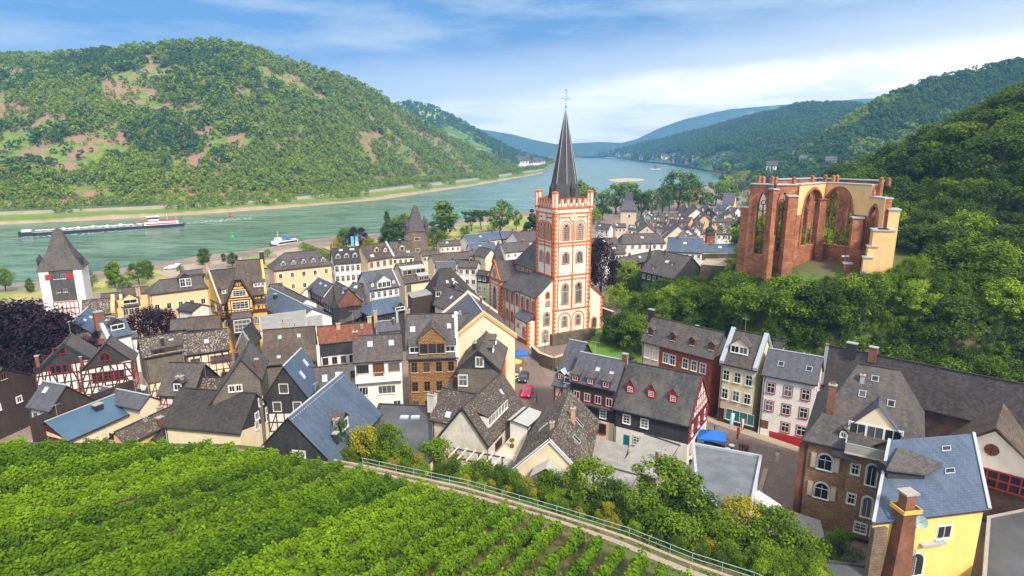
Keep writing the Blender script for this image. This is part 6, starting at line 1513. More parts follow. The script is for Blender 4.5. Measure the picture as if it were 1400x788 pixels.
# ---------------------------------------------------------------- gardens below the railing
def bankz(p):
    # height of the bank at a ground position: nearest railing point and distance beyond it
    best=min(RB2,key=lambda q:(q.x-p.x)**2+(q.y-p.y)**2); d=-( (p.x-best.x)*md.x+(p.y-best.y)*md.y )
    return float(np.interp(d,[0,1.5,6,11,16],[best.z,best.z-.4,max(-.4,best.z-3.5),max(-.4,best.z-6),max(-.4,best.z-8.2)]))
places='below the railing by the flat felt roof|below the railing by the stained white house|below the balcony house|beside the low terrace roofs|below the blue purple flat roof|by the parked van'.split('|')
k=0
rp_=[p for p in resample(RB,400) if 395<PJ(p)[0]<1150]
for row,(dd,n,h0,h1) in enumerate(((1.6,34,1.2,2.2),(4.2,30,2.2,4.2),(7.5,26,2.6,4.6),(11,20,2.4,5.0))):
    for i in range(n):
        b_=rp_[int((i+.2+.6*R.random())/n*(len(rp_)-1))]; d_=dd+R.uniform(-.8,.8)
        p=Vector((b_.x-md.x*d_,b_.y-md.y*d_,0)); p.z=bankz(p)-.1
        q=PJ(p)
        if row>=2 and (560<q[0]<870) : hk=.55
        else: hk=1
        lf=R.choice(['mid','mid','dark','bright','yellow' if row<3 else 'mid'])
        tree(p,R.uniform(h0,h1)*hk,'bush',lf,label='leafy shrub in the overgrown bank between railing and roofs',cat='shrub',group='shrubs on the bank below the railing'); k+=1
for px,yt,yb,zb,kind,lf,wd,lb in [
 (455,565,640,2.5,'round','dark',1.0,'dark green tree in front of the steep blue roof'),
 (427,594,640,3.5,'bush','mid',1.0,'small bright bush at the top corner of the vineyard path'),
 (503,582,652,2.5,'round','yellow',.95,'yellow green tree in front of the flat felt roof'),
 (533,578,655,2.2,'round','mid',.9,'tree with orange tinged top beside the yellow green one'),
 (553,608,665,2.2,'round','mid',.9,'rounded green tree at the corner of the flat felt roof'),
 (602,597,655,1.5,'bush','mid',1.3,'dense green bush against the stained white gable'),
 (680,634,668,1.5,'bush','bright',1.1,'bright yellow green round bush by the pergola'),
 (752,640,690,2.0,'bush','mid',1.0,'light green sapling in front of the tan corrugated shed'),
 (806,628,712,1.5,'round','mid',1.15,'loose green tree right of the balcony house'),
 (838,652,722,2,'bush','dark',1.1,'dark tree between the terrace roofs and the railing'),
 (905,628,735,1.0,'round','mid',1.2,'large round green tree before the grey sheet roof'),
 (945,665,745,1.5,'round','dark',1.1,'darker tree below the corner of the blue purple roof'),
 (872,668,742,2.5,'round','mid',1.1,'shaggy tree above the railing in the middle of the bank'),
 (985,700,772,2,'bush','mid',1.2,'broad shrub just above the end of the railing'),
 (1012,680,760,1.0,'round','yellow',1.15,'yellow green tree below the blue purple flat roof'),
 (1058,695,785,0.5,'round','mid',1.15,'green tree beside the white van'),
 (1088,720,795,0,'bush','mid',1.1,'green shrub at the foot of the brown villa'),
 (1148,722,768,0,'bush','mid',1.0,'small bush against the dark wall of the villa'),
 (915,700,775,3,'bush','mid',1.3,'big shrub with small pale blossoms by the railing')]:
    treepx(px,yt,yb,zb,kind=kind,leaf=lf,wide=wd,label=lb)
M['pinkfl']=plain('pink blossom',(.55,.03,.16),.8,.3,8); M['purplefl']=plain('purple blossom',(.22,.08,.5),.8,.3,8)
for (px,py,z,m_,lb,w_) in ((688,646,3.2,'pinkfl','bush of deep pink flowers by the pergola',1.6),(671,655,3.4,'purplefl','purple flowering bush beside the deep pink one',1.2)):
    p=G(px,py,z); g=np.random.default_rng(int(px)); n=260; D=g.normal(size=(n,3)); D/=np.linalg.norm(D,axis=1)[:,None]; D[:,2]=np.abs(D[:,2])
    LEAF[m_]=M[m_]; r=root('flowering_bush',p-Vector((0,0,.8)),0,lb,'bush'); 
    put('flowers',quadmesh('flowers',leafquads(D*w_*.55*g.random((n,1))**.3+np.array([0,0,.4]),D,.09+.05*g.random(n),g),g.random(n),M[m_]),r)
    put('foliage',quadmesh('foliage',leafquads(D*w_*.55*g.random((n,1))**.5+np.array([0,0,.1]),D,.14+.05*g.random(n),g),g.random(n),LEAF['mid']),r)
# pergola
p=G(650,640,3.0); r=root('pergola',p,-.35,'open red beamed pergola in the garden below the stained white house','pergola'); mb=MB()
for y in (-1.2,1.2): mb.box((0,y,1.6),(7.5,.16,.16),M['maroon'])
for i in range(6): mb.box((-3.2+i*1.3,0,1.75),(.12,3.2,.12),M['frame'])
mb.build('beam',r); mb=MB()
for x in (-3.4,0,3.4):
    for y in (-1.2,1.2): mb.box((x,y,.2),(.14,.14,2.8),M['maroon'])
mb.build('posts',r)
# ---------------------------------------------------------------- trees by the river and in the town
TL=[(8,366,398,0,'round','mid',1,'dark round tree on the river bank at the left edge'),(62,352,0,0,'','','',''),
 (121,366,399,0,'round','mid',1,'round tree just right of the white town tower'),(157,356,394,0,'tall','bright',1.2,'tall bright green poplar on the bank'),(170,377,396,0,'bush','mid',1,'small bush like tree before the tall poplar'),
 (190,357,389,0,'round','mid',1,'pale rounded tree right of the poplar'),(203,354,382,0,'tall','mid',1.3,'slim tree behind the pale rounded tree'),(280,339,362,0,'tall','mid',1.8,'oval tree on the promenade'),
 (306,346,358,0,'tall','mid',1.3,'thin young tree between oval tree and hotel'),(318,345,366,0,'round','dark',1,'dark round tree beside the ornate yellow house roof'),(247,361,370,0,'bush','mid',1,'small round tree by the pale parking loop'),
 (366,340,352,0,'round','bright',1,'small bright tree between ornate house and hotel'),(42,380,400,0,'tall','mid',1.2,'thin sparse tree on the bank left of the white tower'),
 (463,322,342,0,'bush','yellow',1,'yellow green round tree by the two blue flags'),(474,311,342,0,'round','mid',1,'green tree directly behind the small copper one'),(490,309,346,0,'round','copper',1,'small dark copper tree on the promenade'),(507,324,347,0,'bush','yellow',1.2,'low yellow green tree right of the small copper one'),
 (531,287,342,0,'cone','dark',1.0,'dark pointed conifer left of the brown stone tower'),(545,300,345,0,'tall','dark',1.8,'dense dark evergreen against the brown stone tower'),(552,290,330,0,'round','mid',1,'tree peeking between evergreen and brown tower'),
 (608,275,326,0,'tall','mid',1.8,'tall leafy tree with an uneven crown in the park'),(594,310,345,0,'round','mid',1.1,'round tree right of the brown stone tower'),(602,325,348,0,'bush','mid',1,'bush below the tall leafy park tree'),
 (645,287,316,0,'pine','dark',1.2,'flat topped pine, first of the pair by the water'),(658,286,314,0,'pine','dark',1.2,'second flat topped pine beside the big round park tree'),
 (685,274,320,0,'round','mid',1.1,'big round bright tree between pines and church'),(706,287,314,0,'round','mid',.9,'small round tree right of the big round park tree'),(638,307,325,0,'bush','mid',1.2,'low bush at the park lawn below the pines'),(675,302,320,0,'bush','mid',1,'shrub at the foot of the big round park tree'),
 (727,285,330,0,'cone','dark',1.3,'dark evergreen touching the left side of the church tower'),(735,290,328,0,'round','mid',.9,'green tree half hidden by the church tower'),
 (788,246,296,0,'round','mid',1.2,'tall tree just right of the spire'),(806,256,300,0,'broad','mid',1.1,'spreading tree, second to the right of the spire'),(824,262,300,0,'round','mid',1.1,'round tree between spire and slate tower'),
 (812,284,306,0,'broad','bright',1.3,'low bright green crown before the riverside trees'),(797,282,304,0,'bush','bright',1.2,'low bright shrub touching the church battlement'),
 (842,250,292,0,'round','mid',1.2,'dark green tree left behind the slate tower'),(860,248,292,0,'round','mid',1.2,'leafy tree directly behind the slate tower'),(876,262,298,0,'round','dark',1.1,'dark tree right of the slate tower'),(890,258,296,0,'round','mid',1,'pale green tree beside the dark one'),
 (905,255,292,0,'round','dark',1.1,'dark tree left of the largest riverside tree'),(926,232,288,0,'round','mid',1.15,'largest riverside tree with a broad full crown'),(941,236,286,0,'round','mid',1,'tree behind the thin church steeple'),(915,250,288,0,'round','mid',1,'shadowed tree below the largest crown'),
 (942,268,286,0,'bush','yellow',1.6,'low yellow green crown before the thin steeple'),(962,262,286,0,'round','mid',1,'tree right of the thin steeple'),(978,246,280,0,'round','bright',1.3,'bright wide tree right of the thin steeple'),(994,250,282,0,'round','mid',1.1,'round tree left of the yellow gabled house'),(1003,256,280,0,'round','mid',1,'tree above the yellow gabled house'),(968,268,288,0,'round','mid',1.1,'dark green tree behind the far roofs'),
 (1022,262,290,0,'bush','mid',1,'bush between the yellow gable and the ruin'),
 (857,354,402,0,'round','bright',1.0,'bright green tree between the copper beech and the ruin wood'),(843,385,420,0,'bush','bright',1.1,'bright bush at the foot of the copper beech'),(872,372,405,0,'round','mid',1.0,'green tree at the upper corner of the ruin wood'),
 (820,322,410,0,'round','copper',.75,'dark copper beech right of the church'),(862,482,502,0,'cone','dark',2.0,'small dark conifer behind the slate houses'),
 (806,478,486,0,'bush','mid',1,'small bush on the churchyard lawn'),(785,462,470,1,'bush','mid',1,'bush at the base of the church tower'),
 (262,534,548,0,'bush','bright',1.0,'green tree beside the pale parasols on the square'),(190,528,546,0,'bush','bright',1.1,'bright green tree on the square near the half timbered pair'),(128,526,545,0,'bush','bright',1.1,'small bright tree behind the blue metal roof'),
 (177,440,462,0,'bush','mid',1.1,'green bush left of the small copper tree in the yard'),(30,480,510,0,'bush','mid',1.2,'green bushes around the stone house at the left edge'),(3,520,560,0,'','','','')]
for px,yt,yb,zb,kind,lf,wd,lb in TL:
    if kind: treepx(px,yt,yb,zb,kind=kind,leaf=lf,wide=wd,label=lb,q='n' if yb>330 else 'm')
for px,yt,yb,lb in ((35,403,535,'huge dark copper beech in front of the white town tower'),(75,418,528,'right hand part of the copper trees before the white tower, nearest the half timbered pair'),(-20,410,540,'dark copper beech at the left edge of the yard'),(205,418,480,'dark purple copper tree in the yard behind the speckled roofs'),(228,420,478,'second purple copper tree, beside the apricot house')):
    treepx(px,yt,yb,0,kind='broad',leaf='copper',wide=1.25 if yb>500 else 1.1,label=lb.replace('right hand part of the copper trees before the white tower, nearest the half timbered pair','dark copper beech behind the first half timbered house'))
for i in range(9):
    px=415+i*4.4; treepx(px,330+i*1.8,341+i*2.0,0,kind='bush',leaf='bright',wide=1.1,label='small clipped plane tree in the row by the landing stage',group='clipped plane trees by the landing stage')
# shore trees on the right bank far away
g=random.Random(8)
pts=[]
for i in range(46):
    px=g.uniform(985,1110); y=g.uniform(246,266)
    pts.append((px,y))
for px,y in pts:
    s=sh2[0]; tree(G(px,y,-.5),g.uniform(11,19),'round',g.choice(['mid','mid','hill','dark']),'m',label='round tree in the belt of trees on the far right bank',group='trees on the far right bank')
for i in range(40):
    px=g.uniform(880,1015); sy=float(np.interp(px,[880,912,950,983,1008],[221,222.5,230,238,244]))-g.uniform(.5,3)
    tree(G(px,sy,0),g.uniform(14,24),'round',g.choice(['mid','hill','dark']),'f',label='small tree along the shore of the river bend',group='trees along the shore of the river bend')
tree(islet,9,'bush','mid','f',label='bushy little tree on the river islet')
# hillside wood round the ruin
g=random.Random(77); cnt=0; occ=[]
cand=[]
for i in range(5200):
    x=g.uniform(16,235); y=g.uniform(62,300); cand.append((x,y))
cz=HZ(np.array([c[0] for c in cand]),np.array([c[1] for c in cand]))
hall_dir=(LHALL.root.location, LHALL.rz)
def near_house(x,y):
    # keep crowns off the street row and the long hall
    for Hh,mg in ((LHALL,5.0),):
        dx,dy=x-Hh.root.location.x,y-Hh.root.location.y; c_,s_=math.cos(-Hh.rz),math.sin(-Hh.rz); lx,ly=dx*c_-dy*s_,dx*s_+dy*c_
        if abs(lx)<Hh.L/2+4 and -Hh.wf-6<ly<Hh.wb+mg: return True
    return False
tot=0
for (x,y),z in zip(cand,cz):
    if z<-.2: continue
    q=PJ((x,y,z))
    if not (820<q[0]<1500 and 60<q[1]<560): continue
    near=y<150
    dmin=4.3 if near and y<118 else (5.4 if near else 9.5)
    if any((x-a)**2+(y-b)**2<dmin**2 for a,b in occ): continue
    if near_house(x,y) or (x<62 and y<117 and z<1.0) : continue
    # platform, its lawn and the view into the ruin
    if 41<x<86 and 110<y<136 and z>17.5: continue
    if 34<x<50 and 112<y<150 and z>14: continue
    if x<40 and y>140 and z<3: continue
    # crowns must stay below the open view of the ruin base
    h=g.uniform(6,9.5) if near else g.uniform(10,15)
    if q[0]<1014:
        yl=float(np.interp(q[0],[800,820,870,900,950,985,1012],[420,402,392,376,374,364,350])); tp=GY(q[0],yl,y).z; h=min(h,tp-z)
        if h<2.2: continue
    if 38<x<92 and y<112:
        ztop=21.5+ (y-112)*(-.02); lim=45-(45-21.6)*(y/118.0); h=min(h,max(2.2,lim-z))
    if y<100 and x>60: h=min(h,6.5)
    occ.append((x,y)); tot+=1
    if y>150: lf=g.choice(['dark','dark','mid'])
    else: lf=g.choice(['mid','mid','dark','bright'] if x<95 else ['mid','dark','dark'])
    zone=('tree in the wood just below the red sandstone ruin','trees below the ruin') if x<84 and y<125 else (('tree on the steep wooded slope to the right of the ruin','trees on the slope by the ruin') if y>=105 or x>=84 else ('tree in the wood above the street row','trees above the street row'))
    kd=g.choice(['round','broad','bush']) if near else g.choice(['round','broad'])
    tree((x,y,z-.4),h,kd,lf,'n',label=zone[0],group=zone[1],wide=g.uniform(1.25,1.65))
print('hillside trees',tot)
for i,(px,yt,D) in enumerate([(1012,338,110),(1024,334,109),(1037,341,108),(1050,335,107),(1063,345,108),(1075,352,107),(1088,360,108),(1100,364,108),(1113,366,107.5),(1127,367,108),(1141,368,107.5),(1156,370,107),(1170,372,107),(1186,372,107),(1202,370,108),(1218,366,109),(1232,360,110),(1246,352,112),(1258,345,114)]):
    p=GY(px,yt,D); zt=p.z; z=float(HZ(p.x,p.y)[0])-.5; hh=min(7.5,max(2.0,zt-z+.3))
    tree((p.x,p.y,z-.2),hh,'bush',g.choice(['mid','mid','dark','bright']),'n',label='bushy tree hiding the foot of the red sandstone ruin',group='bushes along the foot of the ruin',wide=1.0 if hh>4 else 1.6)

# low growth that fills the wood floor
g=np.random.default_rng(9); n=15000; x=g.uniform(16,230,n); y=g.uniform(62,290,n); z=HZ(x,y)
ok=(z>.3)&~((x>46)&(x<84)&(y>111)&(y<134)&(z>18))&~((x>33)&(x<50)&(y>112)&(y<150)&(z>14))
for i in np.where(ok)[0]:
    if near_house(x[i],y[i]) or (x[i]<62 and y[i]<119 and z[i]<1.5): ok[i]=False
lim=45-(45-21.9)*(y/118.0); sz=2.4+2.4*g.random(n); sz=np.where((x>38)&(x<92)&(y<113),np.minimum(sz,np.maximum(.8,(lim-z))),sz)
zz_=z+sz-CH; dep_=y*CP-zz_*SP; qx=700+FPX*x/dep_; qy=394-FPX*(y*SP+zz_*CP)/dep_; ok&=~((qx<1014)&(qy<np.interp(qx,[800,820,870,900,950,985,1012],[420,402,392,376,374,364,350])))
P_=np.stack([x,y,z-.4],1); a_=ok&(g.random(n)<.55); b2=ok&~a_
scatter('undergrowth',P_[a_],sz[a_],'mid',q='m',seed=3,kinds=('bush',),label='dense green undergrowth filling the wood around the ruin',cat='undergrowth')
scatter('undergrowth',P_[b2],sz[b2],'dark',q='m',seed=4,kinds=('bush',),label='darker undergrowth between the trees around the ruin',cat='undergrowth')
# ---------------------------------------------------------------- lawns, streets, promenade
def sheet(name,pix,z,mat): return polyobj(name,[G(x,y,z) for x,y in pix],M[mat])
sheet('promenade_grass',[(-120,406),(0,399.5),(60,396),(134,383),(178,376),(216,369.5),(271,360),(327,354),(372,346.5),(412,338),(430,352),(400,362),(372,366),(300,370),(258,378),(200,394),(140,402),(60,412),(-120,432)],-.1,'parkgrass')
sheet('park_grass',[(440,338),(519,328),(560,322),(640,306),(735,294),(800,287),(800,300),(740,312),(690,322),(640,334),(600,346),(560,340),(470,352)],-.1,'parkgrass')
sheet('river_path',[(140,383),(180,384),(206,402),(160,402),(150,392)],-.06,'path')
sheet('parking_loop',[(216,374),(232,365),(262,361),(300,356),(330,352),(331,355),(300,361),(268,367),(252,371),(256,376),(230,380)],-.05,'path')
sheet('river_road',[(-60,418),(60,408),(150,400),(205,393),(262,368),(330,357),(400,343),(404,347),(332,362),(264,374),(207,399),(150,407),(60,416),(-60,428)],-.03,'road')
sheet('churchyard_grass',[(757,500),(775,494),(800,478),(812,456),(830,444),(870,455),(895,470),(880,500),(850,498),(800,505),(770,515)],.06,'grass')
sheet('lane',[(690,452),(706,444),(738,500),(752,520),(766,545),(740,640),(700,640),(690,560),(695,500)],.03,'cobble')
sheet('street',[(955,560),(975,572),(1092,612),(1130,640),(1100,760),(1010,760),(1040,626),(960,600),(930,590)],.035,'cobble')
sheet('square',[(60,560),(70,528),(130,530),(190,532),(240,545),(262,560),(200,575),(120,565)],.03,'road')
sheet('lawn',[(20,470),(60,500),(30,530),(-40,540),(-60,480)],.04,'grass')
# pavements with a real kerb beside the street and the lane
def kerb(name,pix,mat='path'):
    P=[G(x,y,.15) for x,y in pix]; n=len(P); mb=MB(); mb.poly(P,M[mat])
    for i in range(n): j=(i+1)%n; mb.poly([Vector((P[i].x,P[i].y,-.2)),Vector((P[j].x,P[j].y,-.2)),P[j],P[i]],M['grey'])
    o=mb.build(name); o['kind']='structure'
kerb('pavement',[(940,560),(975,571),(1092,611),(1090,618),(1030,598),(975,579),(940,567)])
flatroof('garage','low dark roofed garage with a pale wall right of the yellow house','garage',[(1352,708),(1440,690),(1470,800),(1345,800)],3.2,'white','flat_dark',.12,'grey')
sheet('yard',[(1290,700),(1420,660),(1500,820),(1260,830)],.03,'road')
kerb('pavement',[(1044,640),(1050,641),(1035,700),(1028,698)])
m,nt,b=newmat('wake foam'); tc,co,oi=coords(nt); f=noise(nt,co,.5,6,.7); fm=ramp(nt,f,[(.50,BK),(.62,WH)]); b.inputs['Base Color'].default_value=(.6,.68,.66,1); b.inputs['Roughness'].default_value=.6; nt.links.new(fm,b.inputs['Alpha']); M['foam']=m
o=polyobj('wake',[G(x,y,-3.98) for x,y in ((254,306.5),(300,303.5),(345,299.5),(345,297.5),(300,300),(256,303.5))],m,kind='stuff')
o=polyobj('wake',[G(x,y,-3.975) for x,y in ((30,325.5),(120,320.5),(220,312),(225,310),(120,318.5),(28,324))],m,kind='stuff')
# ---------------------------------------------------------------- villages on the hills
def onhill(H,px,py):
    X,Y,Z,U,V=H; zz=Z-CH; dep=Y*CP-zz*SP; qx=700+FPX*X/dep; qy=394-FPX*(Y*SP+zz*CP)/dep
    d=(qx-px)**2+(qy-py)**2+(V>1)*1e9; i=np.unravel_index(np.argmin(d),d.shape); return Vector((X[i],Y[i],Z[i]))
MINI={}
def mini(p,w,d,h,wall,roof,label,group,rz):
    key=(wall,roof)
    if key not in MINI:
        a=MB(); a.box((0,0,.5),(1,1,1.4),M[wall]); a.poly([(-.5,-.5,1.2),(-.5,.5,1.2),(-.5,0,1.72)][::-1],M[wall]); a.poly([(.5,-.5,1.2),(.5,.5,1.2),(.5,0,1.72)],M[wall])
        for i in (-.28,0,.28): a.box((i,-.5,.85),(.12,.03,.25),M['glass'])
        b=MB()
        for e in (-1,1):
            P=[Vector((-.56,e*.58,1.12)),Vector((.56,e*.58,1.12)),Vector((.56,0,1.78)),Vector((-.56,0,1.78))]; b.hexa((P if e<0 else P[::-1])+[v+Vector((0,0,.05)) for v in (P if e<0 else P[::-1])],M[roof])
        MINI[key]=(a.mesh('wall'),b.mesh('roof'))
    r=root('house',p,rz,label,'house',group); put('wall',MINI[key][0],r,sc=(w,d,h)); put('roof',MINI[key][1],r,sc=(w,d,h))
g=random.Random(5)
for i in range(34):
    px=g.uniform(692,742); py=float(np.interp(px,[692,742],[222,229]))+g.uniform(-9,5)
    hl=onhill(LH if px<700 else H2,px,py); mini(hl-Vector((0,0,1)),g.uniform(12,20),g.uniform(10,13),g.uniform(6,9),g.choice(['white','cream','white']),g.choice(['s_brown','tile_red','s_grey']),'tiny pale house of the village at the foot of the vineyard hill','houses of the village at the river bend',g.uniform(-.5,.5))
mini(onhill(H2,716,231),26,16,12,'white','s_grey','large white house of the far village by the water',None,.1)
for i in range(26):
    px=g.uniform(845,960); py=float(np.interp(px,[845,960],[211,222]))+g.uniform(-3,4); mini(onhill(HR2,px,py),g.uniform(14,22),12,g.uniform(7,9),g.choice(['white','cream']),'s_brown','tiny house below the forest hill on the river bend','houses below the forest hill',g.uniform(-.6,.6))
for i,(px,py,w,wl,rf,lb) in enumerate([(1044,218,14,'white','s_grey','grey villa among trees left of the hill hamlet'),(1052,219,12,'beige','s_blue2','long slate roofed villa among the trees'),(1081,213,11,'white','s_grey','white hillside house with a dark roof, lowest of three'),(1093,210,10,'white','s_brown','white hillside house in the middle of three'),(1104,207,10,'cream','s_brown','cream hillside house, highest of three'),(1096,228,14,'white','s_blue2','white house with blue roof above the ruin'),(1106,230,11,'beige','s_blue2','smaller house with blue roof above the ruin'),(1130,231,14,'pink','s_blue2','pink house with steep roof directly above the ruin'),(1172,238,14,'pink','s_brown','pink house with brown roof behind the ruin'),(1182,240,13,'beige','s_blue2','beige house with slate roof behind the ruin'),(1192,237,12,'cream','s_brown','cream house beside the wooded slope')]):
    mini(onhill(HR3,px,py)+Vector((0,-6,1)),w*.8,w*.62,w*.5,wl,rf,lb,None,g.uniform(-.4,.4))
for i in range(14):
    px=g.uniform(1002,1060); py=g.uniform(250,263); mini(G(px,py,-.5),g.uniform(9,14),9,g.uniform(5,7),g.choice(['white','beige']),g.choice(['s_brown','s_grey']),'pale house among the trees on the far right bank','houses on the far right bank',g.uniform(-.5,.5))
# ---------------------------------------------------------------- far town, row by row
ordn='first second third fourth fifth sixth seventh eighth ninth tenth eleventh twelfth thirteenth fourteenth fifteenth sixteenth'.split()
g=random.Random(31); rown=['topmost','second','third','fourth','fifth','sixth','lowest']
wn_={'white':'white','cream':'cream','tan':'tan','beige':'beige','slatewall':'black slate','apricot':'apricot'}; rn_={'s_brown':'brown','s_grey':'dark grey','s_lich':'speckled','s_blue2':'blue grey','s_dark':'black','s_moss':'weathered'}
blk=[(845,874,262,304),(806,842,318,352),(838,950,336,380),(845,905,314,338),(906,1016,322,350),(960,982,310,335)]
for ri,(y0,x0,x1,st) in enumerate(((282,934,1012,15),(290,884,1014,16),(298,872,1014,17),(306,812,1014,18),(314,808,1014,20),(323,812,850,20),(312,876,1012,22))):
    x=x0+g.uniform(0,6); j=0
    while x<x1-8:
        w=g.uniform(.75,1.15)*st; yy=y0+g.uniform(-2.2,2.2)
        if not any(a<x+w/2<b and c_<yy+6<d_ for a,b,c_,d_ in blk):
            wl=g.choice(['white','white','cream','tan','beige','slatewall','white']); rf=g.choice(['s_brown','s_grey','s_lich','s_blue2','s_moss','s_brown']); lb="%s house, %s roof, %s from the left in the far town's %s row"%(wn_[wl],rn_[rf],ordn[min(j,15)],rown[ri])
            if g.random()<.33: A,B,C=(x+w*.45,yy+3),(x+w*.45+g.uniform(-5,5),yy-3),(x+w*.95,yy+8.5)
            else: A,B,C=(x,yy+g.uniform(-1.5,1.5)),(x+w,yy+g.uniform(-1.5,1.5)),(x+g.uniform(-1,1),yy+6.5)
            try:
                h=H('house',lb,'house',A,B,C,ze=g.uniform(6.5,9),k=g.uniform(.8,1.1),wall=wl,roof=rf,gm=wl)
                h.rows('F',3,1,w=.9,h=1.2,style='w'); h.attic('A' if h.fa('A')=='A' else 'B',1); h.chimney(g.random(),.05,1.2,g.choice(['chimney','chimtan','white']),.7,.6,1)
                if g.random()<.6: h.dormer(.5,.7,1.3,1.0,style='w',face='white')
                if g.random()<.5: h.skylight(.25,.4,1,.8)
            except Exception as ex_: print('far',ex_)
            j+=1
        x+=w*g.uniform(.95,1.25)
# ---------------------------------------------------------------- boats
a=G(25,323.5,-4); b_=G(222,310.5,-4); d=(b_-a); L=d.length; d.normalize(); rz=math.atan2(d.y,d.x); print('barge',L)
M['hull']=plain('barge hull',(.035,.04,.05),.5,.2,.3); M['deck']=plain('barge deck',(.30,.32,.33),.6,.2,.3)
r=root('barge',a,rz,'long low tanker barge with a white and red wheelhouse at its stern','barge')
def hull(parent,L,B,H,mat,name='hull',bow=6,z0=-.5,deckm='deck'):
    mb=MB(); S=[(0,.02,H+.8),(bow*.4,B*.3,H+.5),(bow,B/2,H),(L-2,B/2,H),(L,B*.4,H+.2)]
    for (x0,w0,h0),(x1,w1,h1) in zip(S,S[1:]):
        for e in (-1,1):
            q=[(x0,e*w0*.85,z0),(x1,e*w1*.85,z0),(x1,e*w1,h1),(x0,e*w0,h0)]; mb.poly(q if e<0 else q[::-1],M[mat])
        mb.poly([(x0,-w0,h0-.3),(x1,-w1,h1-.3),(x1,w1,h1-.3),(x0,w0,h0-.3)],M[deckm])
    x,w_,h_=S[-1]; mb.poly([(x,-w_*.85,z0),(x,w_*.85,z0),(x,w_,h_),(x,-w_,h_)],M[mat]); return mb.build(name,parent)
LT=L*1.17; hull(r,LT,9.5,1.9,'hull',bow=9)
mb=MB()
for i in range(15): mb.box((12+i*(L*.93-14)/15+2,0,2.0),((L*.93-14)/15-1.2,6.6,.9),M['deck'])
mb.build('hatch',r); mb=MB(); mb.tube((8,0,2.8),(L*.96,0,2.8),.25,M['frame']); mb.build('pipe',r)
for i in range(9):
    mb=MB(); mb.box((14+i*L*.1,R.uniform(-2,2),3.0),(1.4,1.0,1.1),M[R.choice(['frame','red','frame'])]); mb.build('locker',r)
mb=MB(); mb.box((4,0,2.9),(4.5,5,1.0),M['frame']); mb.build('bow_deckhouse',r)
mb=MB(); mb.box((LT-13,0,3.0),(19,8.4,2.4),M['frame']); mb.box((LT-13,0,4.3),(20,8.8,.25),M['red']); sp1=mb.build('deckhouse',r)
mb=MB(); mb.box((LT-17,0,5.6),(6,5.5,2.4),M['frame']); mb.box((LT-17,0,5.9),(6.05,5.55,.9),M['glass']); mb.box((LT-17,0,6.9),(7,6.4,.2),M['frame']); mb.build('wheelhouse',r)
mb=MB(); mb.tube((LT-9,0,4.4),(LT-9,0,8.6),.12,M['frame']); mb.tube((LT-4,0,2),(LT-4,0,6),.1,M['frame']); mb.build('mast',r)
mb=MB(); mb.box((LT-13,-4.25,2.6),(17,.1,.6),M['red']); mb.build('stripe',r)
a=G(369,340.5,-4); b_=G(408,334.5,-4); d=b_-a; L=d.length; rz=math.atan2(d.y,d.x); print('ferry',L)
r=root('passenger_boat',a,rz,'blue and white passenger boat moored at the landing stage','boat'); hull(r,L,7,1.5,'hull',bow=6,deckm='frame')
M['blue']=plain('blue paint',(.02,.12,.45),.5,.1,2)
mb=MB(); mb.box((L*.52,0,2.4),(L*.7,5.6,1.8),M['frame']); mb.box((L*.52,0,2.5),(L*.66,5.66,.9),M['glass']); mb.box((L*.52,0,1.5),(L*.8,6.6,.3),M['blue']); mb.build('cabin',r)
mb=MB(); mb.box((L*.6,0,4.6),(L*.4,5,.15),M['blue']); 
for x in (.42,.78):
    for y in (-2.3,2.3): mb.box((L*x,y,4.0),(.12,.12,1.2),M['frame'])
mb.build('sun_deck',r); mb=MB(); mb.box((L*.3,0,4.1),(2.4,3,1.6),M['frame']); mb.tube((L*.3,0,4.8),(L*.3,0,8),.08,M['frame']); mb.box((L*.9,0,4.5),(.08,1.0,.6),M['red']); mb.tube((L*.9,0,1.5),(L*.9,0,5),.06,M['frame']); mb.build('wheelhouse',r)
sheet('landing_stage',[(372,345),(412,337),(420,341),(380,350)],-.02,'path')
for px,py,m_,lb in ((318,325,'greenp','green channel buoy on the river'),(315,296,'red','red channel buoy near the far bank'),(630,285,'greenp','small green buoy before the park')):
    M.setdefault('greenp',plain('green buoy',(.0,.45,.12),.4,.1,2)); r=root('buoy',G(px,py,-4),0,lb,'buoy'); mb=MB(); mb.ring([(.9,-.3),(1.1,.3),(.5,.8),(.3,2.2),(.05,3.2)],M[m_],10); mb.build('float',r)
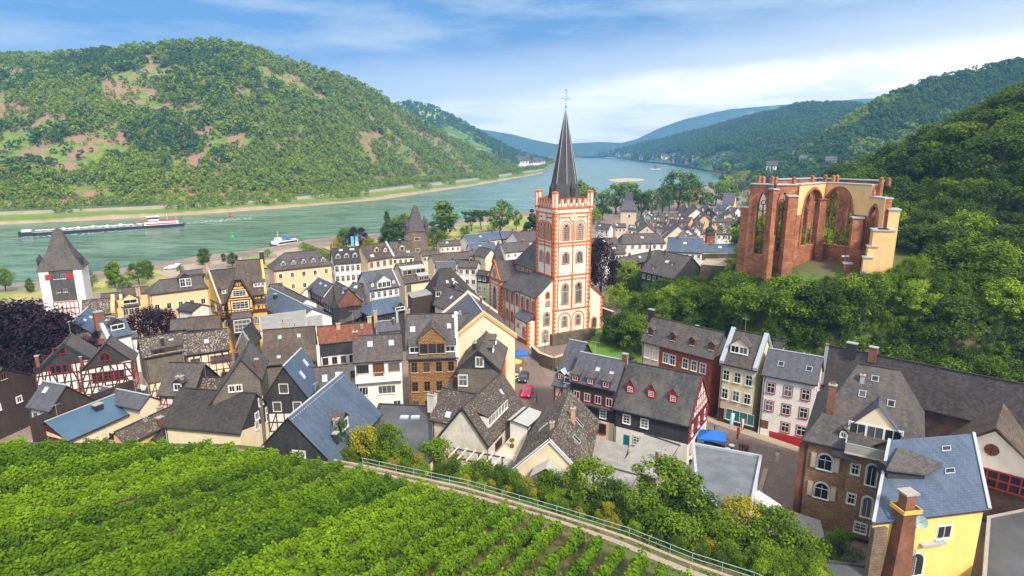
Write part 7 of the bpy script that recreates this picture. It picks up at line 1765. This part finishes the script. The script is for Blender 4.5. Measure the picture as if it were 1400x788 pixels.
# ---------------------------------------------------------------- vehicles
M['pinkcar']=plain('magenta car paint',(.55,.005,.09),.25,.03,1); M['whitecar']=plain('white car paint',(.75,.76,.78),.3,.03,1); M['tyre']=plain('tyre',(.02,.02,.02),.9,.1,3); M['lampr']=plain('tail lamp',(.4,.01,.01),.3,.05,3)
def car(p,rz,paint,label,L=4.0,W=1.75,van=False,group=None,cat='car'):
    r=root('parked_van' if van else 'parked_car',p,rz,label,cat,group); hh=.85 if not van else 1.0; top=1.48 if not van else 2.1
    prof=[(-.5,.35),(-.5,hh*.8),(-.46,hh),(-.22,hh+.04),(-.08,top),(.30,top+.02),(.46,hh+.1),(.5,hh*.85),(.5,.35)] if not van else [(-.5,.35),(-.5,.95),(-.42,1.15),(-.30,2.0),(-.24,2.1),(.48,2.15),(.5,2.0),(.5,.35)]
    mb=MB(); n=len(prof)
    def ww(z): return W/2*(1 if z<=hh+.05 else (.80 if not van else .93))
    Lf=[(x*L,-ww(z),z) for x,z in prof]; Rt=[(x*L,ww(z),z) for x,z in prof]
    mb.poly(Lf[::-1][::-1],M[paint]); mb.poly(Rt[::-1],M[paint])
    for i in range(n): j=(i+1)%n; mb.poly([Lf[j],Lf[i],Rt[i],Rt[j]],M[paint])
    mb.build('body',r); mb=MB()
    if not van:
        a,b,c,d=(-.215*L,hh+.07),(-.085*L,top-.05),(.30*L,top-.03),(.44*L,hh+.14)
        w1,w2=W*.36,W*.36
        mb.poly([(a[0]-.05,-w1,a[1]),(a[0]-.05,w1,a[1]),(b[0]-.05,w2,b[1]),(b[0]-.05,-w2,b[1])][::-1],M['glass']); mb.poly([(d[0]+.05,-w1,d[1]),(d[0]+.05,w1,d[1]),(c[0]+.05,w2,c[1]),(c[0]+.05,-w2,c[1])],M['glass'])
        for e in (-1,1): q=[(a[0]+.1,e*(W/2-.07),a[1]),(d[0]-.1,e*(W/2-.07),d[1]),(c[0],e*(W*.405),c[1]),(b[0]+.05,e*(W*.405),b[1])]; mb.poly(q if e<0 else q[::-1],M['glass'])
    else:
        mb.poly([(-.425*L,-W*.4,1.2),(-.425*L,W*.4,1.2),(-.315*L,W*.38,1.95),(-.315*L,-W*.38,1.95)][::-1],M['glass'])
        for e in (-1,1): mb.box((-.2*L,e*(W/2-.04),1.55),(.16*L,.06,.6),M['glass'])
    mb.build('windscreen',r)
    for x in (-.31,.31):
        for e in (-1,1): mb=MB(); mb.tube((x*L,e*(W/2-.2),.32),(x*L,e*(W/2+.01),.32),.32,M['tyre'],14); w_=mb.build('wheel',r); mb=MB(); mb.tube((x*L,e*(W/2),.32),(x*L,e*(W/2+.03),.32),.18,M['zinc'],10); mb.build('rim',w_)
    for e in (-1,1): mb=MB(); mb.box((-.5*L,e*W*.36,.68),(.06,.28,.16),M['frame']); mb.build('headlight',r); mb=MB(); mb.box((.5*L,e*W*.38,.75),(.06,.2,.22),M['lampr']); mb.build('tail_light',r)
    return r
car(G(721,540,.05),rad(78),'pinkcar','small magenta car parked in the cobbled lane below the church')
car(G(1047,706,.05),rad(115),'whitecar','white van at the end of the street, half behind trees',4.6,1.9,True,cat='van')
car(G(233,368,.0),rad(20),'whitecar','white car on the riverside road, first of two'); car(G(241,366,.0),rad(20),'whitecar','silver car on the riverside road, right behind the white one')
car(G(67,529,.05),rad(30),'pinkcar','dark red car beside the first half timbered house'); car(G(716,520,.05),rad(80),'hull','dark car parked behind the blue awning in the lane')
# ---------------------------------------------------------------- awnings, parasols, flags, lamps, people
def tent(p,rz,w,d,h,mat,label,name='awning'):
    r=root(name,p,rz,label,'awning'); mb=MB(); c=[(-w/2,-d/2,h),(w/2,-d/2,h),(w/2,d/2,h),(-w/2,d/2,h)]; t=(0,0,h+.9)
    for i in range(4): mb.poly([c[i],c[(i+1)%4],t],M[mat]); a_,b_=c[i],c[(i+1)%4]; mb.poly([(a_[0],a_[1],h-.3),(b_[0],b_[1],h-.3),b_,a_],M[mat])
    mb.build('canopy',r)
    for x,y,_ in c: mb=MB(); mb.box((x*.95,y*.95,h/2),(.08,.08,h),M['grey']); mb.build('pole',r)
tent(G(711,498,.05),.2,3.2,2.6,2.4,'bluecloth','small blue awning tent in the lane near the church')
tent(G(971,616,.05),-.25,4.2,3.2,2.5,'bluecloth','bright blue awning tent beside the red timbered gable')
def parasol(p,r_,mat,label,group=None):
    o=root('parasol',p,0,label,'parasol',group); mb=MB(); mb.tube((0,0,0),(0,0,2.5),.04,M['grey']); mb.build('pole',o); mb=MB(); mb.ring([(r_,2.2),(.05,2.75)],M[mat],8,cap=False); mb.ring([(r_,2.05),(r_,2.2)],M[mat],8,cap=False); mb.build('canopy',o)
for px,py in ((157,541),(167,543),(180,545),(186,547)): parasol(G(px,py,.05),2.0,'frame','large pale parasol on the square by the half timbered pair','pale parasols on the square')
parasol(G(704,508,.05),1.5,'ochre','folded ochre parasol by the blue awning in the lane')
def table(p,label):
    o=root('cafe_table',p,R.random()*3,label,'table','cafe tables on the lane and square'); mb=MB(); mb.ring([(.45,.72),(.45,.76)],M['frame'],12); mb.build('tabletop',o); mb=MB(); mb.tube((0,0,0),(0,0,.72),.04,M['black']); mb.build('leg',o)
for px,py in ((706,517),(710,521),(703,522),(983,622),(1000,615),(994,620),(182,549),(172,547)): table(G(px,py,.05),'small round cafe table standing outside')
M['flblue']=plain('light blue flag',(.12,.45,.75),.8,.05,1); M['flred']=plain('flag red',(.6,.02,.03),.8,.05,1); M['flgold']=plain('flag gold',(.75,.45,.02),.8,.05,1); M['flblack']=plain('flag black',(.015,.015,.015),.8,.05,1); M['flnavy']=plain('flag navy',(.02,.06,.35),.8,.05,1)
def flag(p,h,cols,label,w=.9,fh=1.9,vert=False):
    r=root('flag',p,rad(20),label,'flag'); mb=MB(); mb.tube((0,0,0),(0,0,h),.045,M['grey'],6); mb.build('pole',r); mb=MB(); n=len(cols); K=5
    for i,c in enumerate(cols):
        for k in range(K):
            def q(u,v): return (.05+u*w+.04*math.sin(v*6),.09*math.sin(u*5+v*4),h-.15-v*fh)
            if vert: u0,u1,v0,v1=i/n,(i+1)/n,k/K,(k+1)/K
            else: u0,u1,v0,v1=k/K,(k+1)/K,i/n,(i+1)/n
            mb.poly([q(u0,v0),q(u0,v1),q(u1,v1),q(u1,v0)],M[c])
    mb.build('cloth',r)
flag(G(996,605,.05),5.0,['flblue','frame','flblue'],'light blue and white flag on a pole by the blue awning',.7,2.1,True)
flag(G(1005,617,.05),4.0,['flblack','flred','flgold'],'black red and gold flag before the flat roofed house',.7,1.9,True)
flag(G(1010,610,.05),4.6,['flnavy','frame','flred'],'blue white and red flag beside the black red gold one',.7,1.9,True)
flag(G(481,352,0),9,['flblue'],'light blue banner by the copper tree, first of two',1.2,4.0); flag(G(487,352,0),9,['flblue','frame'],'light blue banner by the copper tree, second of two',1.2,4.0)
def lamp(p,h,label):
    r=root('street_lamp',p,0,label,'street lamp'); mb=MB(); mb.ring([(.14,0),(.09,.6),(.05,.8),(.045,h-.3)],M['black'],8); mb.build('pole',r); mb=MB(); mb.ring([(.1,h-.3),(.24,h+.25),(.28,h+.27),(.06,h+.55)],M['black'],6); hd=mb.build('lantern',r); mb=MB(); mb.ring([(.11,h-.27),(.22,h+.2)],M['skyglass'],6,rot=.3); mb.build('lamp_glass',hd)
lamp(G(941,672,.05),4.2,'black street lantern beside the flat blue purple roof'); lamp(G(976,612,.05),3.2,'street lantern among plants behind the blue awning'); lamp(G(745,492,.05),4.0,'lantern standing by the church plinth wall')
def pot(p,label,m_='pinkfl',h=.9):
    r=root('potted_plant',p,0,label,'plant'); mb=MB(); mb.ring([(.25,0),(.35,.45)],M['brown'],8); mb.build('pot',r); g=np.random.default_rng(int(p[0]*10)%997); n=90; D=g.normal(size=(n,3)); D/=np.linalg.norm(D,axis=1)[:,None]
    put('foliage',quadmesh('foliage',leafquads(D*.42*g.random((n,1))**.4+np.array([0,0,h-.1]),D,.1+.05*g.random(n),g),g.random(n),LEAF['mid']),r)
    if m_: put('flowers',quadmesh('flowers',leafquads(D*.46+np.array([0,0,h]),D,.05+.03*g.random(n),g),g.random(n),M[m_]),r)
pot(G(1013,616,.05),'pot of pink flowers by the flags'); pot(G(1020,618,.05),'second pot of pink flowers, at the edge of the street'); pot(G(991,612,.05),'dark leafy pot plant next to the blue awning',None,1.2)
pot(G(700,612,2.65),'small clipped shrub in a blue pot on the roof terrace',None,1.2)
# people: one skinned body each
M['skin']=plain('skin',(.55,.32,.22),.6,.05,2); M['hair']=plain('hair',(.06,.035,.02),.8,.1,3)
def person(p,rz,top,label,stride=.16):
    me=bpy.data.meshes.new('person'); J=[(0,0,.98),(0,0,1.2),(0,0,1.42),(0,0,1.52),(0,.01,1.66),(.19,0,1.42),(.25,.03,1.14),(.24,-.08,.9),(-.19,0,1.42),(-.25,-.03,1.14),(-.24,.06,.9),(.1,0,.92),(.1,-stride*.6,.5),(.1,-stride*.5,.08),(.1,-stride-.08,.04),(-.1,0,.92),(-.1,stride*.3,.5),(-.1,stride,.1),(-.1,stride-.1,.04)]
    Ed=[(0,1),(1,2),(2,3),(3,4),(2,5),(5,6),(6,7),(2,8),(8,9),(9,10),(0,11),(11,12),(12,13),(13,14),(0,15),(15,16),(16,17),(17,18)]
    rr=[.14,.13,.14,.055,.105,.06,.045,.032,.06,.045,.032,.09,.062,.045,.035,.09,.062,.045,.035]
    me.from_pydata(J,Ed,[]); o=bpy.data.objects.new('person',me); link(o); o.location=p; o.rotation_euler=(0,0,rz); sk=o.modifiers.new('skin','SKIN')
    if not me.skin_vertices: me.skin_vertices.new() if hasattr(me.skin_vertices,'new') else None
    if me.skin_vertices:
        for i,v in enumerate(me.skin_vertices[0].data): v.radius=(rr[i],rr[i]*.8); v.use_root=(i==0)
    me.materials.append(M[top]); s2=o.modifiers.new('sub','SUBSURF'); s2.levels=1; s2.render_levels=1
    tag(o,label,'person'); 
    mb=MB(); mb.ring([(.03,1.53),(.10,1.58),(.115,1.68),(.06,1.80)],M['skin'],10,(0,.01)); hd=mb.build('head',o); mb=MB(); mb.ring([(.118,1.66),(.125,1.74),(.06,1.83)],M['hair'],10,(0,.035)); mb.build('hair',hd)
for px,py,t_,lb,rz in ((176,538,'red','person in a red top walking on the square by the parasols',.4),(186,534,'hull','person in dark clothes beside the second half timbered house',1.2),(193,536,'bluecloth','person in a blue top at the corner of the square',2.0),(190,541,'frame','person in a white top near the pale parasols',-.6),(1012,626,'red','person in red walking past the flags on the street',.9),(1030,640,'hull','person in dark clothes on the open street by the white row house',2.2),(1062,632,'frame','person in a pale shirt crossing the street by the red house base',-.4),(734,552,'bluecloth','person in blue walking up the lane behind the magenta car',1.4),(712,512,'frame','person in white standing by the blue awning in the lane',.2)): person(G(px,py,.03),rz,t_,lb)
# ---------------------------------------------------------------- villa details and the yellow house
h=VIL; W=h.xb-h.xa; Wh=W/2
h.panel('F',-Wh+W*.40,Wh,0,h.ze,'villabrick',.9,'front_bay')
def vwin(u,z,w,hh,st,off): 
    f='F'; pm,fm=win_meshes(w,hh,st); p_=put('window',pm,h.root,h.fp(f,u,z,off),0); put('frame',fm,p_); return p_
b1=Wh-W*.5
for u in (-Wh+W*.20,):
    for z in (8.2,4.4):
        pn=vwin(u,z,1.5,2.0,'awc',.0)
        for e in (-1,1): mb=MB(); mb.box((e*1.25,-.12,-.05),(.62,.08,1.9),M['stonetrim'],rz=0); mb.box((e*1.25,-.17,-.05),(.40,.05,1.5),M['beige']); mb.build('shutter',pn)
for u,zs in ((-Wh+W*.47,(8.6,4.8)),): 
    for z in zs: vwin(u,z,.7,1.2,'wc',.9)
for u in (-Wh+W*.61,-Wh+W*.78):
    for z in (8.4,4.3): vwin(u,z,.95,2.6,'aw',.9)
for u in (-Wh+W*.58,-Wh+W*.72,-Wh+W*.88): vwin(u,1.4,1.1,1.2,'wx',.9)
W2_=W; h.dormer(.62,.80,5.6,.6,'s_blue2','cream',style='w',wn=3,wh=2.0,face='cream',rk=1.15)
p=h.sp(.62,.86); q_=h.sp(.62,1.0)
mb=MB(); mb.box((p.x,-h.wf-.2,h.ze+.35),(5.4,2.6,.25),M['beige']); bal=mb.build('balcony',h.root); mb=MB()
for (cx_,cy_,dx_,dy_) in ((p.x,-h.wf-1.45,5.4,.08),(p.x-2.7,-h.wf-.3,.08,2.3),(p.x+2.7,-h.wf-.3,.08,2.3)): mb.box((cx_,cy_,h.ze+.95),(dx_,dy_,.95),M['grey']); mb.box((cx_,cy_,h.ze+1.5),(dx_+.05,dy_+.03,.08),M['rail'])
mb.build('parapet',bal)
h.dormer(-.10,.88,.9,.9,'s_grey','slatewall',style='aw'); h.skylight(.2,.35,.7,.8,False); h.skylight(.45,.15,.7,.7,False); h.skylight(.9,.4,.7,.8,False); h.chimney(.15,.2,.7,'zinc',.5,.5,1)
h.chimney(-.52,.62,3.4,'chimney',.8,.6,2) 
mb=MB(); x=h.xa-.1; mb.box((x,h.yf+1.2,5),(.9,2.4,10),M['redbrick']); mb.build('brick_pier',h.root)
mb=MB(); m_=-Wh+W*.40
P=[h.fp('F',m_-1.9,h.ze-.9,.6),h.fp('F',m_+.9,h.ze-.9,1.6),h.fp('F',m_+1.2,h.ze+2.4,-1.6),h.fp('F',m_-1.0,h.ze+1.6,-1.2)]; mb.hexa(P+[v+Vector((0,0,.15)) for v in P],M['s_grey']); mb.build('skirt_roof',h.roof)
flatroof('annex','low lilac grey sheet roof at the foot of the brown villa','annex',[(1086,700),(1122,712),(1128,738),(1083,722)],1.6,'grey','flat_grey')
# white gable with round window on the long hall
h=LHALL; gx=((GY(1360,600,72)-h.root.location)); 
gp=G(1361,588,12.2); c_,s_=math.cos(-h.rz),math.sin(-h.rz); lx=(gp.x-h.root.location.x)*c_-(gp.y-h.root.location.y)*s_; ly=(gp.x-h.root.location.x)*s_+(gp.y-h.root.location.y)*c_
print('gable local',lx,ly)
yg=ly; mb=MB(); hw=5.4; mb.poly([(lx-hw,yg,7.0),(lx+hw,yg,7.0),(lx+hw,yg,7.6),(lx,yg,12.0),(lx-hw,yg,7.6)],M['white']); mb.box((lx,yg+.6,3.2),(2*hw,1.0,7.6),M['darkbrick']); gb=mb.build('front_gable',h.root)
mb=MB()
for e in (-1,1):
    P=[Vector((lx+e*(hw+.7),yg-.6,7.1)),Vector((lx,yg-.6,12.6)),Vector((lx,yg+9,12.6)),Vector((lx+e*(hw+.7),yg+2.5,7.1))]; P=P if e>0 else P[::-1]; mb.hexa(P+[v+Vector((0,0,.2)) for v in P],M['s_moss'])
mb.build('gable_roof',gb); mb=MB(); n=18; mb.poly([(lx+.75*math.cos(6.2832*i/n),yg-.05,9.6+.75*math.sin(6.2832*i/n)) for i in range(n)],M['brown']); 
for e in (0,1): mb.box((lx,yg-.08,9.6),(1.5 if e else .1,.06,.1 if e else 1.5),M['maroon'])
mb.build('round_window',gb); mb=MB()
mb.box((lx,yg-.03,6.0),(2*hw,.1,2.2),M['glass']); 
for i in range(11): mb.box((lx-hw+i*hw/5,yg-.1,6.0),(.16,.16,2.4),M['winered'])
for z in (4.9,6.0,7.1): mb.box((lx,yg-.12,z),(2*hw,.14,.16),M['winered'])
mb.build('red_glazing',gb)
def quadhouse(name,label,eL,eR,rL,rR,ze,zr,wall,side,roof,back=2.5):
    a,b,c,d=G(*eL,ze),G(*eR,ze),G(*rR,zr),G(*rL,zr); rz=math.atan2(b.y-a.y,b.x-a.x); h=House.__new__(House)
    r=root(name,(a.x,a.y,0),rz,label,'house'); Ri=Matrix.Rotation(-rz,3,'Z'); o=Vector((a.x,a.y,0)); a,b,c,d=[Ri@(p-o) for p in (a,b,c,d)]
    n=Vector((0,back,-back*.8)); e,f=c+n,d+n; ins=Vector((0,.35,0)); mb=MB()
    def dn(p,z=-.5): return Vector((p.x,p.y,z))
    A_,B_=a+ins+Vector((.3,0,.05)),b+ins+Vector((-.3,0,.05)); C_,D_=c+Vector((-.3,0,-.25)),d+Vector((.3,0,-.25)); E_,F_=e+Vector((-.3,0,-.2)),f+Vector((.3,0,-.2))
    mb.poly([dn(A_),dn(B_),B_,A_],M[wall]); mb.poly([dn(B_),dn(C_),C_,B_],M[wall]); mb.poly([dn(C_),dn(E_),E_,C_],M[wall]); mb.poly([dn(E_),dn(F_),F_,E_],M[side]); mb.poly([dn(F_),dn(D_),D_,F_],M[side]); mb.poly([dn(D_),dn(A_),A_,D_],M[side])
    h.w=mb.build('wall',r); h.roof=roofmesh('roof',r,[[a,b,c,d],[d,c,e,f]],roof)
    h.root=r; h.xa,h.xb,h.yf,h.yk=A_.x,B_.x,A_.y,A_.y+8; h.flip=False; h.ze=ze; h.zg=0; h.P=(a,b,c,d)
    mb=MB()
    mb.bar(a+Vector((0,0,.12)),d+Vector((0,0,.12)),.3,M['zinc'],.22); mb.build('parapet',r); mb=MB(); mb.bar(b+Vector((0,0,.12)),c+Vector((0,0,.12)),.3,M['zinc'],.22); mb.build('parapet',r); return h
h=quadhouse('yellow_house','yellow rendered house with big blue slate roof and tall brick chimney',(1194,716),(1353,697),(1216,602),(1331,593),9.2,13.2,'yellow','towerstone','s_blue')
W=h.xb-h.xa; print('yellow',W,h.P)
a,b,c,d=h.P
def onroof(u,v,dz=0): p=a.lerp(b,u).lerp(d.lerp(c,u),v); return Vector((p.x,p.y,p.z+dz))
h.win('F',W*.16,7.0,1.6,1.4,'w'); h.win('F',-W*.06,3.6,1.9,2.6,'aw'); 
nz=(b-a).cross(d-a).normalized()
for u,v in ((.66,.80),(.68,.50)):
    p=onroof(u,v,.12); mb=MB(); q=[onroof(u-.05,v-.03,.18),onroof(u+.05,v-.03,.18),onroof(u+.05,v+.04,.18),onroof(u-.05,v+.04,.18)]; mb.hexa([x-nz*.15 for x in q]+q,M['zinc']); k_=mb.build('skylight',h.roof)
    mb=MB(); q=[onroof(u-.042,v-.02,.2),onroof(u+.042,v-.02,.2),onroof(u+.042,v+.03,.2),onroof(u-.042,v+.03,.2)]; mb.hexa([x-nz*.05 for x in q]+q,M['glass']); mb.build('pane',k_)
# wide grey slab dormer roof rising out of the slope
mb=MB(); q=[onroof(.03,.46,1.5),onroof(.44,.40,1.0),onroof(.62,.62,.1),onroof(.12,.86,.35)]; mb.hexa([x-Vector((0,0,.2)) for x in q]+q,M['s_grey'])
dm=mb.build('dormer_roof',h.roof); mb=MB(); q=[onroof(.05,.50,0),onroof(.42,.44,0),onroof(.42,.44,.85),onroof(.05,.50,1.3)]; q2=[x+Vector((0,1.6,0)) for x in q]; mb.hexa([q[0],q[1],q2[1],q2[0],q[3],q[2],q2[2],q2[3]],M['slatewall']); mb.build('dormer_wall',dm)
cx_=W*-.5+W*.24; y=h.yf-.55; cx_=h.xa+W*.24
mb=MB()
mb.hexa([Vector(v) for v in ((cx_-1.5,y-.9,-.5),(cx_+1.1,y-.9,-.5),(cx_+1.1,y+1,-.5),(cx_-1.5,y+1,-.5),(cx_-.7,y-.5,10.4),(cx_+.7,y-.5,10.4),(cx_+.7,y+.8,10.4),(cx_-.7,y+.8,10.4))],M['redbrick'])
mb.box((cx_,y+.15,11.3),(1.05,1.0,1.9),M['chimney']); mb.box((cx_,y+.15,12.3),(1.5,1.3,.2),M['grey'])
sk_=mb.build('chimney_stack',h.root); mb=MB()
for (dx,dy,wx,wy) in ((0,-.75,2.0,.1),(0,1.0,2.0,.1),(-1,.1,.1,1.8),(1,.1,.1,1.8)): mb.box((cx_+dx,y+dy,10.6),(wx,wy,.4),M['ochre'])
mb.build('guard',sk_)
mb=MB(); mb.box((h.xa+.7,h.yf-.1,4.0),(1.5,.5,9.0),M['towerstone']); mb.build('old_masonry',h.root)
dp=h.fp('F',-W*.12,8.9,.6); mb=MB(); mb.tube((dp.x,dp.y+.5,dp.z-1.0),(dp.x,dp.y,dp.z),.05,M['grey'])
n=14; rr_=.62; nx=Vector((-.5,-.75,.4)).normalized(); ux=nx.cross(Vector((0,0,1))).normalized(); uy=nx.cross(ux)
rim=[dp+nx*.18+(ux*math.cos(6.2832*i/n)+uy*math.sin(6.2832*i/n))*rr_ for i in range(n)]
for i in range(n): mb.poly([dp,rim[i],rim[(i+1)%n]],M['rail'])
mb.bar(dp,dp+nx*.6,.04,M['grey']); mb.build('satellite_dish',h.root)
mb=MB(); x0=h.xa+W*.40
for s_ in (-.22,.22): mb.box((x0+s_,h.yf-.12,2.6),(.05,.05,5.6),M['grey'])
for i in range(18): mb.box((x0,h.yf-.12,.2+i*.3),(.44,.04,.04),M['grey'])
mb.build('ladder',h.root); mb=MB(); mb.box((h.xa+W*.56,h.yf-.25,5.9),(2.8,.4,.25),M['zinc']); mb.build('window_box',h.root)
h=H('shed','dark flat shed roof between villa and yellow house at the bottom edge','shed',(1128,768),(1190,776),(1120,800),ze=2.6,k=.2,wall='grey',roof='flat_dark',wb=.6)

# rooftop aerials on some of the nearer houses
ga=random.Random(12)
for h in HL:
    d_=h.root.location.length
    if d_<175 and h.L>4.5 and ga.random()<.36:
        p=h.sp(ga.uniform(.15,.85),.02); mb=MB(); t=1.7+ga.random()*.8; mb.tube((p.x,p.y,p.z-.2),(p.x,p.y,p.z+t),.03,M['grey'],5); mb.bar((p.x-.6,p.y,p.z+t-.1),(p.x+.6,p.y,p.z+t-.1),.03,M['grey'])
        for k in range(5): mb.bar((p.x-.5+k*.25,p.y-.28,p.z+t-.1),(p.x-.5+k*.25,p.y+.28,p.z+t-.1),.02,M['grey'])
        mb.build('aerial',h.roof)
# ---------------------------------------------------------------- camera, light, sky, air
cam=bpy.data.cameras.new('camera'); co_=link(bpy.data.objects.new('camera',cam)); co_.location=(0,0,CH); co_.rotation_euler=(math.pi/2-PITCH,0,0)
cam.sensor_width=36; cam.lens=FPX/1400*36; cam.clip_start=.5; cam.clip_end=20000; SC.camera=co_
SUN_EL, SUN_AZ = rad(44), rad(148)     # azimuth clockwise from +Y (the view direction)
sl=bpy.data.lights.new('sun','SUN'); sl.energy=3.35; sl.angle=rad(9); sl.color=(1,.89,.74)
so=link(bpy.data.objects.new('sun',sl)); d=Vector((math.sin(SUN_AZ)*math.cos(SUN_EL),math.cos(SUN_AZ)*math.cos(SUN_EL),math.sin(SUN_EL)))
so.rotation_euler=d.to_track_quat('Z','Y').to_euler(); so.location=(100,-100,300)
w=bpy.data.worlds.new('World'); SC.world=w; w.use_nodes=True; nt=w.node_tree; bg=nt.nodes['Background']
sk=N(nt,'ShaderNodeTexSky'); sk.sky_type='NISHITA'; sk.sun_disc=False; sk.sun_elevation=SUN_EL; sk.sun_rotation=SUN_AZ; sk.air_density=1.0; sk.dust_density=.6; sk.ozone_density=1.6
tc=N(nt,'ShaderNodeTexCoord'); sx=N(nt,'ShaderNodeSeparateXYZ'); nt.links.new(tc.outputs['Generated'],sx.inputs[0])
# clouds: stretched noise on a dome, thin streaks above and a bright bank low in the distance
mp=N(nt,'ShaderNodeMapping'); mp.inputs['Scale'].default_value=(1.6,1.6,9); mp.inputs['Rotation'].default_value=(0,rad(4),0); nt.links.new(tc.outputs['Generated'],mp.inputs[0])
c1=noise(nt,mp.outputs[0],1.9,7,.62); 
mp2=N(nt,'ShaderNodeMapping'); mp2.inputs['Scale'].default_value=(1,1,5); mp2.inputs['Location'].default_value=(3,1,2); nt.links.new(tc.outputs['Generated'],mp2.inputs[0])
c2=noise(nt,mp2.outputs[0],1.1,5,.55)
SKYB=1.0
veil=ramp(nt,c1,[(.43,BK),(.66,(.85,.85,.85,1))])
base=mix(nt,.82,sk.outputs[0],(.75,2.45,5.9,1))
grey=ramp(nt,c2,[(.40,BK),(.60,(.7,.7,.7,1))])
cl=mix(nt,grey,base,(1.45,2.9,5.3,1))
cl=mix(nt,veil,cl,(4.8,5.8,7.0,1))
ax=N(nt,'ShaderNodeMath',operation='MULTIPLY_ADD'); nt.links.new(sx.outputs[0],ax.inputs[0]); ax.inputs[1].default_value=-.09; nt.links.new(sx.outputs[2],ax.inputs[2])
an=N(nt,'ShaderNodeMath',operation='MULTIPLY_ADD'); nt.links.new(c1,an.inputs[0]); an.inputs[1].default_value=.07; nt.links.new(ax.outputs[0],an.inputs[2])
bank=ramp(nt,an.outputs[0],[(.0,WH),(.098,WH),(.128,(.35,.35,.35,1)),(.19,BK)])
cl=mix(nt,bank,cl,(17.0,15.8,14.0,1))
st=noise(nt,mp.outputs[0],4.5,5,.6); stm=ramp(nt,st,[(.50,BK),(.66,(.5,.5,.5,1))]); stm=mix(nt,1.0,stm,bank,'MULTIPLY')
cl=mix(nt,stm,cl,(7.0,7.8,8.4,1))
# even bright cloud added overhead, out of view, as neutral fill light
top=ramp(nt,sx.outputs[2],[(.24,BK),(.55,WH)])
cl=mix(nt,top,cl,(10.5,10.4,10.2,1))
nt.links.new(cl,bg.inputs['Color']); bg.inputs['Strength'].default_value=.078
# haze
m=bpy.data.materials.new('haze'); m.use_nodes=True; nt=m.node_tree; nt.nodes.remove(nt.nodes['Principled BSDF'])
pv=N(nt,'ShaderNodeVolumePrincipled'); pv.inputs['Color'].default_value=(.2,.52,1.0,1); pv.inputs['Density'].default_value=.00021; pv.inputs['Anisotropy'].default_value=.0
nt.links.new(pv.outputs[0],nt.nodes['Material Output'].inputs['Volume'])
if HAZE:
    mb=MB(); mb.box((0,2700,200),(14200,7000,420),m); o=mb.build('haze'); o['kind']='stuff'
vs_=SC.view_settings; vs_.view_transform='Standard'; vs_.look='None'; vs_.gamma=1; vs_.exposure=.80; vs_.use_curve_mapping=False
SC.cycles.max_bounces=5; SC.cycles.diffuse_bounces=2; SC.cycles.glossy_bounces=2; SC.cycles.transmission_bounces=2; SC.cycles.volume_bounces=0; SC.cycles.transparent_max_bounces=4
SC.cycles.use_denoising=True; SC.cycles.caustics_reflective=False; SC.cycles.caustics_refractive=False
